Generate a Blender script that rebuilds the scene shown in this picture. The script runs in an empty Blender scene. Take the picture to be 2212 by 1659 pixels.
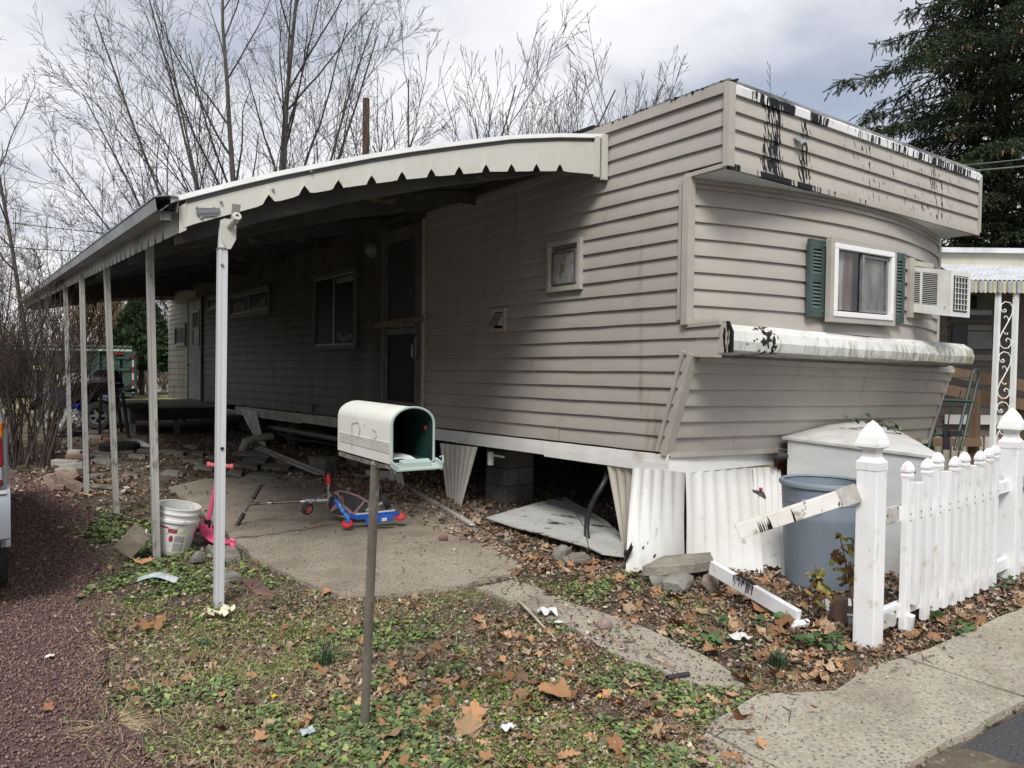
import bpy, bmesh, math, random
import numpy as np
from mathutils import Vector, Matrix, Euler
random.seed(7); np.random.seed(7)
RAD = math.radians
scene = bpy.context.scene
COL = scene.collection

# ------------------------------------------------------------------ camera, world, sun, exposure
YAW, PITCH, ROLL, FPX, EYE = RAD(34.8), RAD(1.5), RAD(0.7), 1661.0, 1.55
fwd = Vector((math.sin(YAW) * math.cos(PITCH), math.cos(YAW) * math.cos(PITCH), -math.sin(PITCH)))
_r0 = Vector((math.cos(YAW), -math.sin(YAW), 0)); _u0 = _r0.cross(fwd)
rgt = math.cos(ROLL) * _r0 + math.sin(ROLL) * _u0
upv = math.cos(ROLL) * _u0 - math.sin(ROLL) * _r0
cam_d = bpy.data.cameras.new('camera'); cam = bpy.data.objects.new('camera', cam_d); COL.objects.link(cam)
cam_d.sensor_width = 36.0; cam_d.lens = FPX / 2212 * 36; cam_d.clip_start = 0.05; cam_d.clip_end = 900
m = Matrix((rgt, upv, -fwd)).transposed().to_4x4(); m.translation = (0, 0, EYE); cam.matrix_world = m
scene.camera = cam
scene.view_settings.view_transform = 'Standard'; scene.view_settings.look = 'None'
scene.view_settings.exposure = 0.12; scene.view_settings.gamma = 1.0; scene.view_settings.use_curve_mapping = False
try:
    scene.cycles.max_bounces = 6; scene.cycles.diffuse_bounces = 2; scene.cycles.transparent_max_bounces = 8
except Exception: pass

SUN_EL, SUN_AZ = RAD(49), RAD(222)      # azimuth clockwise from +Y; behind the camera
world = bpy.data.worlds.new('World'); scene.world = world; world.use_nodes = True
wt = world.node_tree; wt.nodes.clear()
def N(t, typ, **kw):
    n = t.nodes.new(typ)
    for k, v in kw.items():
        if k in n.inputs.keys() if isinstance(k, str) else False: n.inputs[k].default_value = v
        else: setattr(n, k, v)
    return n
def L(t, a, b): t.links.new(a, b)
def ramp(t, src, stops):
    r = t.nodes.new('ShaderNodeValToRGB'); e = r.color_ramp.elements
    while len(e) > len(stops): e.remove(e[-1])
    while len(e) < len(stops): e.new(1.0)
    for el, (p, c) in zip(e, stops):
        el.position = p; el.color = (c, c, c, 1) if not isinstance(c, tuple) else (*c, 1)
    L(t, src, r.inputs[0]); return r.outputs[0]
wo = N(wt, 'ShaderNodeOutputWorld'); bg = N(wt, 'ShaderNodeBackground')
sky = N(wt, 'ShaderNodeTexSky', sky_type='NISHITA', sun_disc=False, sun_elevation=SUN_EL, sun_rotation=SUN_AZ)
skm = N(wt, 'ShaderNodeMixRGB', blend_type='MULTIPLY'); skm.inputs[0].default_value = 1; skm.inputs[2].default_value = (1, 1, 1, 1)
tc = N(wt, 'ShaderNodeTexCoord'); sx = N(wt, 'ShaderNodeSeparateXYZ'); L(wt, tc.outputs['Generated'], sx.inputs[0])
den = N(wt, 'ShaderNodeMath', operation='ADD'); L(wt, sx.outputs[2], den.inputs[0]); den.inputs[1].default_value = 0.22
mx = N(wt, 'ShaderNodeMath', operation='MAXIMUM'); L(wt, den.outputs[0], mx.inputs[0]); mx.inputs[1].default_value = 0.1
dv = N(wt, 'ShaderNodeVectorMath', operation='DIVIDE'); cmb = N(wt, 'ShaderNodeCombineXYZ')
for i in range(3): L(wt, mx.outputs[0], cmb.inputs[i])
L(wt, tc.outputs['Generated'], dv.inputs[0]); L(wt, cmb.outputs[0], dv.inputs[1])
n1 = N(wt, 'ShaderNodeTexNoise'); n1.inputs['Scale'].default_value = 1.05; n1.inputs['Detail'].default_value = 6; n1.inputs['Roughness'].default_value = 0.52
n2 = N(wt, 'ShaderNodeTexNoise'); n2.inputs['Scale'].default_value = 0.62; n2.inputs['Detail'].default_value = 4
off = N(wt, 'ShaderNodeVectorMath', operation='ADD'); off.inputs[1].default_value = (3.7, 1.3, 0.4)
L(wt, dv.outputs[0], off.inputs[0]); L(wt, off.outputs[0], n1.inputs[0])
off2 = N(wt, 'ShaderNodeVectorMath', operation='ADD'); off2.inputs[1].default_value = (9.1, 4.2, 2.0)
L(wt, dv.outputs[0], off2.inputs[0]); L(wt, off2.outputs[0], n2.inputs[0])
CLOUD = 10.0                                   # clouds stand at this radiance before the 0.1 strength
cl = N(wt, 'ShaderNodeValToRGB'); e = cl.color_ramp.elements
e[0].position = 0.36; e[0].color = (4.4, 4.85, 5.9, 1); e[1].position = 0.61; e[1].color = (9.6, 9.6, 9.7, 1)
for p, c in ((0.44, (5.7, 6.05, 6.9)), (0.52, (8.2, 8.3, 8.7))):
    q = e.new(p); q.color = (*c, 1)
L(wt, n1.outputs[0], cl.inputs[0])
gap = ramp(wt, n2.outputs[0], [(0.0, 0.0), (0.50, 0.0), (0.64, 0.5)])
mix = N(wt, 'ShaderNodeMixRGB'); L(wt, gap, mix.inputs[0]); L(wt, cl.outputs[0], mix.inputs[1])
L(wt, sky.outputs[0], skm.inputs[1]); L(wt, skm.outputs[0], mix.inputs[2])
L(wt, mix.outputs[0], bg.inputs[0]); bg.inputs[1].default_value = 0.1; L(wt, bg.outputs[0], wo.inputs[0])
sd = bpy.data.lights.new('sun', 'SUN'); sd.energy = 3.3; sd.angle = RAD(22); sd.color = (1, 0.972, 0.93)
sun = bpy.data.objects.new('sun', sd); COL.objects.link(sun)
sv = Vector((math.sin(SUN_AZ) * math.cos(SUN_EL), math.cos(SUN_AZ) * math.cos(SUN_EL), math.sin(SUN_EL)))
sun.rotation_euler = sv.to_track_quat('Z', 'Y').to_euler(); sun.location = sv * 40

# ------------------------------------------------------------------ the eye's rays meet real planes
EYEV = Vector((0, 0, EYE))
def ray(px, py): return fwd * FPX + rgt * (px - 1106) - upv * (py - 829.5)
def oz(px, py, z=0.0): d = ray(px, py); return EYEV + d * ((z - EYE) / d.z)
def ox(px, py, X): d = ray(px, py); return EYEV + d * (X / d.x)
def oy(px, py, Y): d = ray(px, py); return EYEV + d * (Y / d.y)
def od(px, py, D): return EYEV + ray(px, py) * (D / FPX)
def gd(px, D, z=0.0):
    p = od(px, 780, D); p.z = z; return p
FH = Vector((math.sin(YAW), math.cos(YAW), 0)); RH = _r0.copy()

# ------------------------------------------------------------------ materials
MATS = {}
def mat(name, col, rough=0.6, col2=None, scale=6.0, lo=0.4, hi=0.6, stretch=(1, 1, 1), bump=0.0, bscale=60.0, metal=0.0, spec=0.4,
        spot=None, spots=(), rnd=0.0, attr=None, coord='Object', detail=6, trans=0.0, bstretch=None):
    """Principled surface: two colours over noise, optional spots [(colour, scale, lo, hi, stretch)], fine bump, per-object value shift."""
    if name in MATS: return MATS[name]
    M = bpy.data.materials.new(name); M.use_nodes = True; t = M.node_tree; b = t.nodes['Principled BSDF']
    b.inputs['Roughness'].default_value = rough; b.inputs['Metallic'].default_value = metal
    b.inputs['Specular IOR Level'].default_value = spec
    if coord == 'Position': src = N(t, 'ShaderNodeNewGeometry').outputs['Position']
    else: src = N(t, 'ShaderNodeTexCoord').outputs[coord]
    def mapped(st, off=(0, 0, 0)):
        mp = N(t, 'ShaderNodeMapping'); mp.inputs['Scale'].default_value = st; mp.inputs['Location'].default_value = off
        L(t, src, mp.inputs[0]); return mp.outputs[0]
    def noise(sc, st=(1, 1, 1), off=(0, 0, 0), det=6):
        n = N(t, 'ShaderNodeTexNoise'); n.inputs['Scale'].default_value = sc; n.inputs['Detail'].default_value = det
        n.inputs['Roughness'].default_value = 0.62
        L(t, mapped(st, off), n.inputs[0]); return n.outputs[0]
    if attr:
        a = N(t, 'ShaderNodeAttribute', attribute_name=attr); cur = a.outputs['Color']
        if col2:
            mm = N(t, 'ShaderNodeMixRGB', blend_type='MULTIPLY'); mm.inputs[0].default_value = 1; L(t, cur, mm.inputs[1])
            L(t, ramp(t, noise(scale, stretch, det=detail), [(lo, col2), (hi, (1, 1, 1))]), mm.inputs[2]); cur = mm.outputs[0]
    elif col2:
        mm = N(t, 'ShaderNodeMixRGB'); mm.inputs[1].default_value = (*col, 1); mm.inputs[2].default_value = (*col2, 1)
        L(t, ramp(t, noise(scale, stretch, det=detail), [(lo, 0.0), (hi, 1.0)]), mm.inputs[0]); cur = mm.outputs[0]
    else:
        c = N(t, 'ShaderNodeRGB'); c.outputs[0].default_value = (*col, 1); cur = c.outputs[0]
    for i, (sc_, s_, l_, h_, st_) in enumerate(spots):
        mm = N(t, 'ShaderNodeMixRGB'); L(t, cur, mm.inputs[1]); mm.inputs[2].default_value = (*sc_, 1)
        L(t, ramp(t, noise(s_, st_, (3.1 * i + 1.7, 5.3 + i, 2.2)), [(l_, 0.0), (h_, 1.0)]), mm.inputs[0]); cur = mm.outputs[0]
    if rnd:
        oi = N(t, 'ShaderNodeObjectInfo'); mr = N(t, 'ShaderNodeMapRange'); L(t, oi.outputs['Random'], mr.inputs[0])
        mr.inputs[3].default_value = 1 - rnd; mr.inputs[4].default_value = 1 + rnd
        hs = N(t, 'ShaderNodeHueSaturation'); L(t, mr.outputs[0], hs.inputs['Value']); L(t, cur, hs.inputs['Color']); cur = hs.outputs[0]
    L(t, cur, b.inputs['Base Color'])
    if bump:
        bp = N(t, 'ShaderNodeBump'); bp.inputs['Strength'].default_value = min(1, bump); bp.inputs['Distance'].default_value = 0.01
        L(t, noise(bscale, bstretch or stretch, (7, 3, 1), 4), bp.inputs['Height']); L(t, bp.outputs[0], b.inputs['Normal'])
    if trans: b.inputs['Transmission Weight'].default_value = trans
    MATS[name] = M; return M

def agg(name, base, base2, chips, scale=70.0, dirt=None, dscale=0.9, dlo=0.5, dhi=0.75):
    """Exposed-aggregate concrete: pebbles of several colours bedded in mortar, with their own relief and blotches of dirt."""
    M = bpy.data.materials.new(name); M.use_nodes = True; t = M.node_tree; b = t.nodes['Principled BSDF']
    b.inputs['Roughness'].default_value = 0.85; b.inputs['Specular IOR Level'].default_value = 0.25
    src = N(t, 'ShaderNodeNewGeometry').outputs['Position']
    wn = N(t, 'ShaderNodeTexNoise'); wn.inputs['Scale'].default_value = 30; L(t, src, wn.inputs[0])
    wv = N(t, 'ShaderNodeMixRGB', blend_type='ADD'); wv.inputs[0].default_value = 0.022; L(t, src, wv.inputs[1]); L(t, wn.outputs['Color'], wv.inputs[2])
    v = N(t, 'ShaderNodeTexVoronoi'); v.inputs['Scale'].default_value = scale; L(t, wv.outputs[0], v.inputs[0])
    sp = N(t, 'ShaderNodeSeparateColor'); L(t, v.outputs['Color'], sp.inputs[0])
    cr = N(t, 'ShaderNodeValToRGB'); cr.color_ramp.interpolation = 'CONSTANT'; e = cr.color_ramp.elements
    for i, c in enumerate(chips):
        if i < 2: q = e[i]; q.position = i / len(chips)
        else: q = e.new(i / len(chips))
        q.color = (*c, 1)
    L(t, sp.outputs[0], cr.inputs[0])
    nb = N(t, 'ShaderNodeTexNoise'); nb.inputs['Scale'].default_value = 3.0; nb.inputs['Detail'].default_value = 8; L(t, src, nb.inputs[0])
    bm = N(t, 'ShaderNodeMixRGB'); bm.inputs[1].default_value = (*base, 1); bm.inputs[2].default_value = (*base2, 1); L(t, ramp(t, nb.outputs[0], [(0.35, 0.0), (0.65, 1.0)]), bm.inputs[0])
    m1 = N(t, 'ShaderNodeMixRGB'); L(t, ramp(t, v.outputs['Distance'], [(0.36, 1.0), (0.5, 0.0)]), m1.inputs[0]); L(t, bm.outputs[0], m1.inputs[1]); L(t, cr.outputs[0], m1.inputs[2])
    cur = m1.outputs[0]
    if dirt:
        nd = N(t, 'ShaderNodeTexNoise'); nd.inputs['Scale'].default_value = dscale; nd.inputs['Detail'].default_value = 9; nd.inputs['Roughness'].default_value = 0.65; L(t, src, nd.inputs[0])
        m2 = N(t, 'ShaderNodeMixRGB'); L(t, ramp(t, nd.outputs[0], [(dlo, 0.0), (dhi, 0.85)]), m2.inputs[0]); L(t, cur, m2.inputs[1]); m2.inputs[2].default_value = (*dirt, 1); cur = m2.outputs[0]
    L(t, cur, b.inputs['Base Color'])
    bp = N(t, 'ShaderNodeBump'); bp.inputs['Strength'].default_value = 0.4; bp.inputs['Distance'].default_value = 0.004
    L(t, ramp(t, v.outputs['Distance'], [(0.1, 1.0), (0.55, 0.0)]), bp.inputs['Height']); L(t, bp.outputs[0], b.inputs['Normal'])
    return M

# ------------------------------------------------------------------ objects
def root_of(o):
    while o.parent: o = o.parent
    return o
def tag(o, label=None, cat=None, group=None, kind=None):
    for k, v in (('label', label), ('category', cat), ('group', group), ('kind', kind)):
        if v: o[k] = v
    return o
def thing(name, label, cat, loc=(0, 0, 0), group=None):
    o = bpy.data.objects.new(name, None); COL.objects.link(o); o.location = loc; o.empty_display_size = 0.1
    return tag(o, label, cat, group)
def place(o, loc, rot=(0, 0, 0), s=1.0):
    o.location = loc; o.rotation_euler = rot; o.scale = (s, s, s); return o
def kids(o): return [c for c in bpy.data.objects if c.parent == o]
def copy_tree(o, parent=None, ch=None):
    c = o.copy(); COL.objects.link(c)
    if parent: c.parent = parent
    for k in (ch or {}).get(o, o.children): copy_tree(k, c)
    return c

class MB:
    """Collects shapes into one mesh."""
    def __init__(s): s.v = []; s.f = []; s.mi = []; s.cm = 0
    def add(s, vs, fs):
        b = len(s.v); s.v += [tuple(p) for p in vs]; s.f += [tuple(b + i for i in f) for f in fs]; s.mi += [s.cm] * len(fs); return s
    def box(s, c, size, rot=None, taper=1.0):
        hx, hy, hz = size[0] / 2, size[1] / 2, size[2] / 2; c = Vector(c)
        R = rot if isinstance(rot, Matrix) else (Euler(rot).to_matrix() if rot else None)
        vs = []
        for z in (-hz, hz):
            k = taper if z > 0 else 1
            for x, y in ((-hx, -hy), (hx, -hy), (hx, hy), (-hx, hy)):
                p = Vector((x * k, y * k, z)); vs.append(c + (R @ p if R else p))
        return s.add(vs, [(3, 2, 1, 0), (4, 5, 6, 7), (0, 1, 5, 4), (1, 2, 6, 5), (2, 3, 7, 6), (3, 0, 4, 7)])
    def hexa(s, a, b):
        """a, b: two loops of equal length; joined by sides and capped."""
        n = len(a); vs = list(a) + list(b)
        fs = [tuple(range(n - 1, -1, -1)), tuple(range(n, 2 * n))] + [(i, (i + 1) % n, n + (i + 1) % n, n + i) for i in range(n)]
        return s.add(vs, fs)
    def slab(s, poly, d):
        d = Vector(d); a = [Vector(p) for p in poly]; return s.hexa(a, [p + d for p in a])
    def bar(s, p, q, w, h=None, up=(0, 0, 1)):
        p = Vector(p); q = Vector(q); h = h or w; d = (q - p).normalized(); u = Vector(up)
        if abs(d.dot(u)) > 0.98: u = Vector((0, 1, 0))
        x = d.cross(u).normalized(); y = x.cross(d).normalized()
        a = [x * w / 2 + y * h / 2, -x * w / 2 + y * h / 2, -x * w / 2 - y * h / 2, x * w / 2 - y * h / 2]
        return s.hexa([p + k for k in a], [q + k for k in a])
    def tube(s, pts, r, n=8, cap=True):
        pts = [Vector(p) for p in pts]; k = len(pts)
        rs = r if isinstance(r, (list, tuple)) else [r] * k
        vs = []; d0 = (pts[1] - pts[0]).normalized(); u = Vector((0, 0, 1)) if abs(d0.z) < 0.9 else Vector((1, 0, 0))
        x = d0.cross(u).normalized()
        for i in range(k):
            d = (pts[min(i + 1, k - 1)] - pts[max(i - 1, 0)])
            d = d.normalized() if d.length > 1e-9 else d0
            x = (x - d * x.dot(d)); x = x.normalized() if x.length > 1e-6 else d.orthogonal().normalized()
            y = d.cross(x)
            for j in range(n):
                t = 2 * math.pi * j / n; vs.append(pts[i] + (x * math.cos(t) + y * math.sin(t)) * rs[i])
        fs = [(i * n + j, i * n + (j + 1) % n, (i + 1) * n + (j + 1) % n, (i + 1) * n + j) for i in range(k - 1) for j in range(n)]
        if cap: fs += [tuple(range(n - 1, -1, -1)), tuple(range((k - 1) * n, k * n))]
        return s.add(vs, fs)
    def lathe(s, prof, n=24, c=(0, 0, 0), R=None, cap0=False, cap1=False):
        c = Vector(c); vs = []
        for r, z in prof:
            for j in range(n):
                t = 2 * math.pi * j / n; p = Vector((r * math.cos(t), r * math.sin(t), z)); vs.append(c + (R @ p if R else p))
        k = len(prof)
        fs = [(i * n + j, i * n + (j + 1) % n, (i + 1) * n + (j + 1) % n, (i + 1) * n + j) for i in range(k - 1) for j in range(n)]
        if cap0: fs.append(tuple(range(n - 1, -1, -1)))
        if cap1: fs.append(tuple(range((k - 1) * n, k * n)))
        return s.add(vs, fs)
    def grid(s, P, th=None):
        """P[i][j] points; th: thickness vector for a second skin with edges."""
        ni, nj = len(P), len(P[0]); vs = [p for r in P for p in r]
        fs = [(i * nj + j, i * nj + j + 1, (i + 1) * nj + j + 1, (i + 1) * nj + j) for i in range(ni - 1) for j in range(nj - 1)]
        if th is None: return s.add(vs, fs)
        th = Vector(th); n = ni * nj; vs = [Vector(p) for p in vs]; vs += [p + th for p in vs]
        fs += [tuple(n + q for q in reversed(f)) for f in fs]
        ring = [j for j in range(nj)] + [i * nj + nj - 1 for i in range(1, ni)] + [(ni - 1) * nj + j for j in range(nj - 2, -1, -1)] + [i * nj for i in range(ni - 2, 0, -1)]
        fs += [(ring[(k + 1) % len(ring)], ring[k], n + ring[k], n + ring[(k + 1) % len(ring)]) for k in range(len(ring))]
        return s.add(vs, fs)
    def build(s, name, material, parent=None, smooth=False, bevel=0.0, bseg=2, angle=40):
        o_ = Vector((0, 0, 0))
        if parent: o_ = root_of(parent).location
        me = bpy.data.meshes.new(name); me.from_pydata([(p[0] - o_.x, p[1] - o_.y, p[2] - o_.z) for p in s.v], [], s.f)
        mats = material if isinstance(material, (list, tuple)) else [material]
        for mm in mats: me.materials.append(mm)
        if len(mats) > 1: me.polygons.foreach_set('material_index', s.mi)
        bm = bmesh.new(); bm.from_mesh(me); bmesh.ops.recalc_face_normals(bm, faces=bm.faces)
        if bevel:
            es = [e for e in bm.edges if len(e.link_faces) == 2 and e.calc_face_angle(0) > RAD(35)]
            bmesh.ops.bevel(bm, geom=es, offset=bevel, segments=bseg, profile=0.6, affect='EDGES', clamp_overlap=True)
        bm.to_mesh(me); bm.free()
        if smooth:
            me.polygons.foreach_set('use_smooth', [True] * len(me.polygons))
            try: me.set_sharp_from_angle(angle=RAD(angle))
            except Exception: pass
        o = bpy.data.objects.new(name, me); COL.objects.link(o)
        if parent: o.parent = parent
        return o

def fast_mesh(name, V, F, material, col=None, parent=None, smooth=False):
    """V (n,3), F (m,3) arrays, col (n,3) vertex colours -> one mesh object."""
    me = bpy.data.meshes.new(name); V = np.asarray(V, np.float32); F = np.asarray(F, np.int32); k = F.shape[1]
    me.vertices.add(len(V)); me.vertices.foreach_set('co', V.ravel())
    me.loops.add(F.size); me.loops.foreach_set('vertex_index', F.ravel())
    me.polygons.add(len(F)); me.polygons.foreach_set('loop_start', np.arange(0, F.size, k, dtype=np.int32))
    me.update(calc_edges=True)
    if smooth: me.polygons.foreach_set('use_smooth', np.ones(len(F), bool))
    if col is not None:
        ca = me.color_attributes.new('Col', 'FLOAT_COLOR', 'POINT')
        ca.data.foreach_set('color', np.c_[col, np.ones(len(col))].astype(np.float32).ravel())
    me.materials.append(material)
    o = bpy.data.objects.new(name, me); COL.objects.link(o)
    if parent: o.parent = parent
    return o
def rotm(rx, ry, rz):
    cx, sx_, cy, sy, cz, sz = np.cos(rx), np.sin(rx), np.cos(ry), np.sin(ry), np.cos(rz), np.sin(rz)
    R = np.empty((len(rx), 3, 3))
    R[:, 0, 0] = cz * cy; R[:, 0, 1] = cz * sy * sx_ - sz * cx; R[:, 0, 2] = cz * sy * cx + sz * sx_
    R[:, 1, 0] = sz * cy; R[:, 1, 1] = sz * sy * sx_ + cz * cx; R[:, 1, 2] = sz * sy * cx - cz * sx_
    R[:, 2, 0] = -sy; R[:, 2, 1] = cy * sx_; R[:, 2, 2] = cy * cx
    return R
def scatter(templates, pos, rot, sc, col):
    """Copies of templates [(V, F)] at pos (n,3), rot (n,3) euler, sc (n,) or (n,3), col (n,3) -> V, F, colours of one mesh."""
    n = len(pos); pick = np.random.randint(0, len(templates), n); Vs, Fs, Cs = [], [], []; base = 0
    sc = np.asarray(sc); sc = sc[:, None] if sc.ndim == 1 else sc
    R = rotm(rot[:, 0], rot[:, 1], rot[:, 2])
    for k, (TV, TF) in enumerate(templates):
        i = np.where(pick == k)[0]
        if not len(i): continue
        P = np.einsum('nij,nkj->nki', R[i], TV[None] * sc[i][:, None, :]) + pos[i][:, None, :]
        Vs.append(P.reshape(-1, 3)); Fs.append((TF[None] + (np.arange(len(i)) * len(TV))[:, None, None] + base).reshape(-1, TF.shape[1]))
        Cs.append(np.repeat(col[i], len(TV), 0)); base += len(i) * len(TV)
    return np.concatenate(Vs), np.concatenate(Fs), np.concatenate(Cs)
def in_poly(x, y, poly):
    ins = np.zeros(len(x), bool); j = len(poly) - 1
    for i in range(len(poly)):
        xi, yi = poly[i][0], poly[i][1]; xj, yj = poly[j][0], poly[j][1]
        c = ((yi > y) != (yj > y)) & (x < (xj - xi) * (y - yi) / (yj - yi + 1e-12) + xi); ins ^= c; j = i
    return ins
def vnoise(x, y, s, seed=0):
    """Smooth value noise in 0..1."""
    rs = np.random.RandomState(seed); T = rs.rand(64, 64); x = np.asarray(x) * s + 500; y = np.asarray(y) * s + 500
    i, j = np.floor(x).astype(int), np.floor(y).astype(int); u, v = x - i, y - j; u = u * u * (3 - 2 * u); v = v * v * (3 - 2 * v)
    g = lambda a, b: T[a % 64, b % 64]
    return (g(i, j) * (1 - u) + g(i + 1, j) * u) * (1 - v) + (g(i, j + 1) * (1 - u) + g(i + 1, j + 1) * u) * v
# ================================================================== the setting
def sheet(name, poly, z, material, kind='structure', th=0.0, sub=None):
    b = MB(); pts = [(p[0], p[1], z) for p in poly]
    if th: b.slab([(p[0], p[1], z - th) for p in poly], (0, 0, th))
    else: b.add(pts, [tuple(range(len(pts)))])
    return tag(b.build(name, material), kind=kind)

m_ground = mat('bare_soil', (0.075, 0.058, 0.043), 0.95, (0.15, 0.125, 0.095), 1.3, 0.38, 0.62, bump=0.9, bscale=45, coord='Position', spec=0.15,
               spots=[((0.034, 0.027, 0.022), 3.5, 0.5, 0.66, (1, 1, 1)), ((0.22, 0.19, 0.145), 22, 0.6, 0.68, (1, 1, 1))])
m_lawn = mat('winter_lawn', (0.19, 0.185, 0.085), 0.95, (0.30, 0.25, 0.15), 0.7, 0.35, 0.62, bump=0.9, bscale=30, coord='Position', spec=0.1,
             spots=[((0.12, 0.15, 0.05), 1.6, 0.5, 0.62, (1, 1, 1)), ((0.28, 0.17, 0.09), 5, 0.62, 0.7, (1, 1, 1))])
m_gravel_bed = mat('gravel_bed', (0.075, 0.048, 0.046), 0.95, (0.15, 0.10, 0.095), 60, 0.4, 0.6, bump=1, bscale=70, coord='Position', spec=0.15)
m_patio = agg('patio_concrete', (0.36, 0.315, 0.25), (0.28, 0.245, 0.195), [(0.40, 0.34, 0.26), (0.22, 0.19, 0.16), (0.10, 0.095, 0.09), (0.34, 0.28, 0.21), (0.30, 0.25, 0.19)], 62,
              dirt=(0.14, 0.11, 0.085), dscale=0.8, dlo=0.47, dhi=0.72)
m_walk = agg('walk_concrete', (0.38, 0.34, 0.27), (0.30, 0.265, 0.21), [(0.42, 0.375, 0.29), (0.19, 0.18, 0.165), (0.13, 0.128, 0.125), (0.33, 0.295, 0.235), (0.24, 0.22, 0.19), (0.42, 0.38, 0.31), (0.28, 0.25, 0.21)], 60,
             dirt=(0.20, 0.165, 0.125), dscale=1.4, dlo=0.52, dhi=0.75)
m_asphalt = mat('asphalt', (0.055, 0.056, 0.060), 0.9, (0.10, 0.10, 0.105), 90, 0.45, 0.6, bump=0.8, bscale=120, coord='Position', spec=0.2,
                spots=[((0.2, 0.19, 0.17), 70, 0.66, 0.7, (1, 1, 1)), ((0.16, 0.14, 0.08), 3, 0.6, 0.68, (1, 1, 1))])
m_farroad = mat('far_road', (0.36, 0.35, 0.34), 0.9, (0.26, 0.25, 0.24), 1, coord='Position')

# one sheet to the horizon, finer near the house, with gentle bumps away from the slabs
sheet('ground', [(-300, -120), (400, -120), (400, 500), (-300, 500)], -0.012, m_lawn)
gx = np.arange(-4, 10.001, 0.1); gy = np.arange(0.2, 26.001, 0.1); GX, GY = np.meshgrid(gx, gy, indexing='ij')
def soil_z(x, y):
    x = np.asarray(x, float); y = np.asarray(y, float)
    z = (vnoise(x, y, 1.1, 3) - 0.5) * 0.016 + (vnoise(x, y, 4.3, 5) - 0.5) * 0.008
    e = np.clip(np.minimum.reduce([x + 4, 10 - x, y - 0.2, 26 - y]) / 0.6, 0, 1)
    return z * e - (1 - e) * 0.02
GZ = soil_z(GX, GY); ni, nj = GX.shape; idx = np.arange(ni * nj).reshape(ni, nj)
Fq = np.stack([idx[:-1, :-1], idx[1:, :-1], idx[1:, 1:], idx[:-1, 1:]], -1).reshape(-1, 4)
tag(fast_mesh('yard_soil', np.stack([GX, GY, GZ], -1).reshape(-1, 3), Fq, m_ground, smooth=True), kind='structure')

GRAVEL = [(0.62, 1.0), (0.55, 3.1), (0.48, 3.6), (0.48, 4.0), (0.56, 4.7), (0.50, 5.5), (0.74, 6.5), (0.72, 7.4), (0.95, 8.6), (0.78, 10.2), (0.3, 12.6), (-0.4, 14), (-3.6, 14), (-3.6, 1.0)]
PATIO = [(1.86, 9.82), (2.36, 10.28), (3.29, 10.2), (4.3, 8.9), (4.6, 7.6), (4.3, 6.6), (3.80, 6.05), (3.62, 5.35), (3.45, 4.82), (3.17, 4.55), (2.77, 4.50), (2.15, 4.56), (1.93, 4.76), (1.85, 5.13), (1.74, 5.81), (1.77, 6.5), (1.85, 8.25)]
WALK = [(2.78, 4.40), (2.83, 3.41), (2.76, 2.94), (2.81, 2.73), (2.80, 2.50), (3.02, 2.36), (3.13, 2.62), (3.17, 2.96), (3.19, 3.27), (3.15, 3.6), (3.1, 3.87), (3.14, 4.22), (3.08, 4.43)]
SIDEW = [(0.2, 1.52), (9.5, 1.52), (9.5, 2.12), (5.48, 2.13), (4.6, 2.10), (4.1, 2.10), (3.73, 2.13), (3.31, 2.06), (2.97, 2.24), (2.58, 2.17), (2.36, 2.06), (0.2, 2.1)]
def wob(poly, n=5, a=0.02, seed=1):
    rs = np.random.RandomState(seed); out = []
    for i, p in enumerate(poly):
        q = poly[(i + 1) % len(poly)]; ln = math.hypot(q[0] - p[0], q[1] - p[1])
        k = max(1, min(n, int(ln / 0.12)))
        for j in range(k):
            t = j / k; s = a if j else a * 0.4
            out.append((p[0] + (q[0] - p[0]) * t + rs.uniform(-s, s), p[1] + (q[1] - p[1]) * t + rs.uniform(-s, s)))
    return out
sheet('gravel_driveway', wob(GRAVEL, 6, 0.04, 2), 0.016, m_gravel_bed, th=0.05)
PATIO_W = wob(PATIO, 8, 0.02, 3)
sheet('patio', PATIO_W, 0.030, m_patio, th=0.08)
pc = MB(); cp_ = [oz(x, y, 0.0312) for x, y in ((488, 1166), (520, 1160), (548, 1160), (575, 1155), (600, 1153), (625, 1147), (655, 1145), (690, 1137), (722, 1132), (760, 1124), (800, 1117), (850, 1112))]; rr_ = random.Random(1)
pc.grid([[p + FH * w_, p - FH * w_] for p in cp_ for w_ in (rr_.uniform(0.010, 0.026),)]); tag(pc.build('patio_crack', mat('crack_soil', (0.055, 0.042, 0.032), 0.95, (0.10, 0.08, 0.06), 40, bump=0.6)), kind='structure')
sheet('garden_path', wob(WALK, 6, 0.015, 4), 0.024, m_walk, th=0.08)
# sidewalk in slabs with open joints
def slab_between(x0, x1, seed):
    up = [p for p in SIDEW[2:] if x0 < p[0] < x1]
    def yat(x):
        pts = sorted(SIDEW[2:]); 
        for a, b in zip(pts, pts[1:]):
            if a[0] <= x <= b[0]: return a[1] + (b[1] - a[1]) * (x - a[0]) / max(1e-6, b[0] - a[0])
        return 2.1
    poly = [(x0, 1.52), (x1, 1.52), (x1, yat(x1))] + sorted(up, reverse=True) + [(x0, yat(x0))]
    return poly
for i, (a, b) in enumerate([(0.2, 2.47), (2.49, 3.985), (4.0, 5.49), (5.505, 7.0), (7.015, 9.5)]):
    sheet('sidewalk', wob(slab_between(a, b, i), 8, 0.010, 10 + i), 0.034 - 0.003 * (i % 2), m_walk, th=0.16)
sheet('road', [(-40, -14), (60, -14), (60, 1.50), (-40, 1.50)], 0.0, m_asphalt, th=0.012)
a_ = gd(-2500, 40); 
pr = [oz(-900, 846), oz(900, 846), oz(900, 833), oz(-900, 833)]
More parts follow.
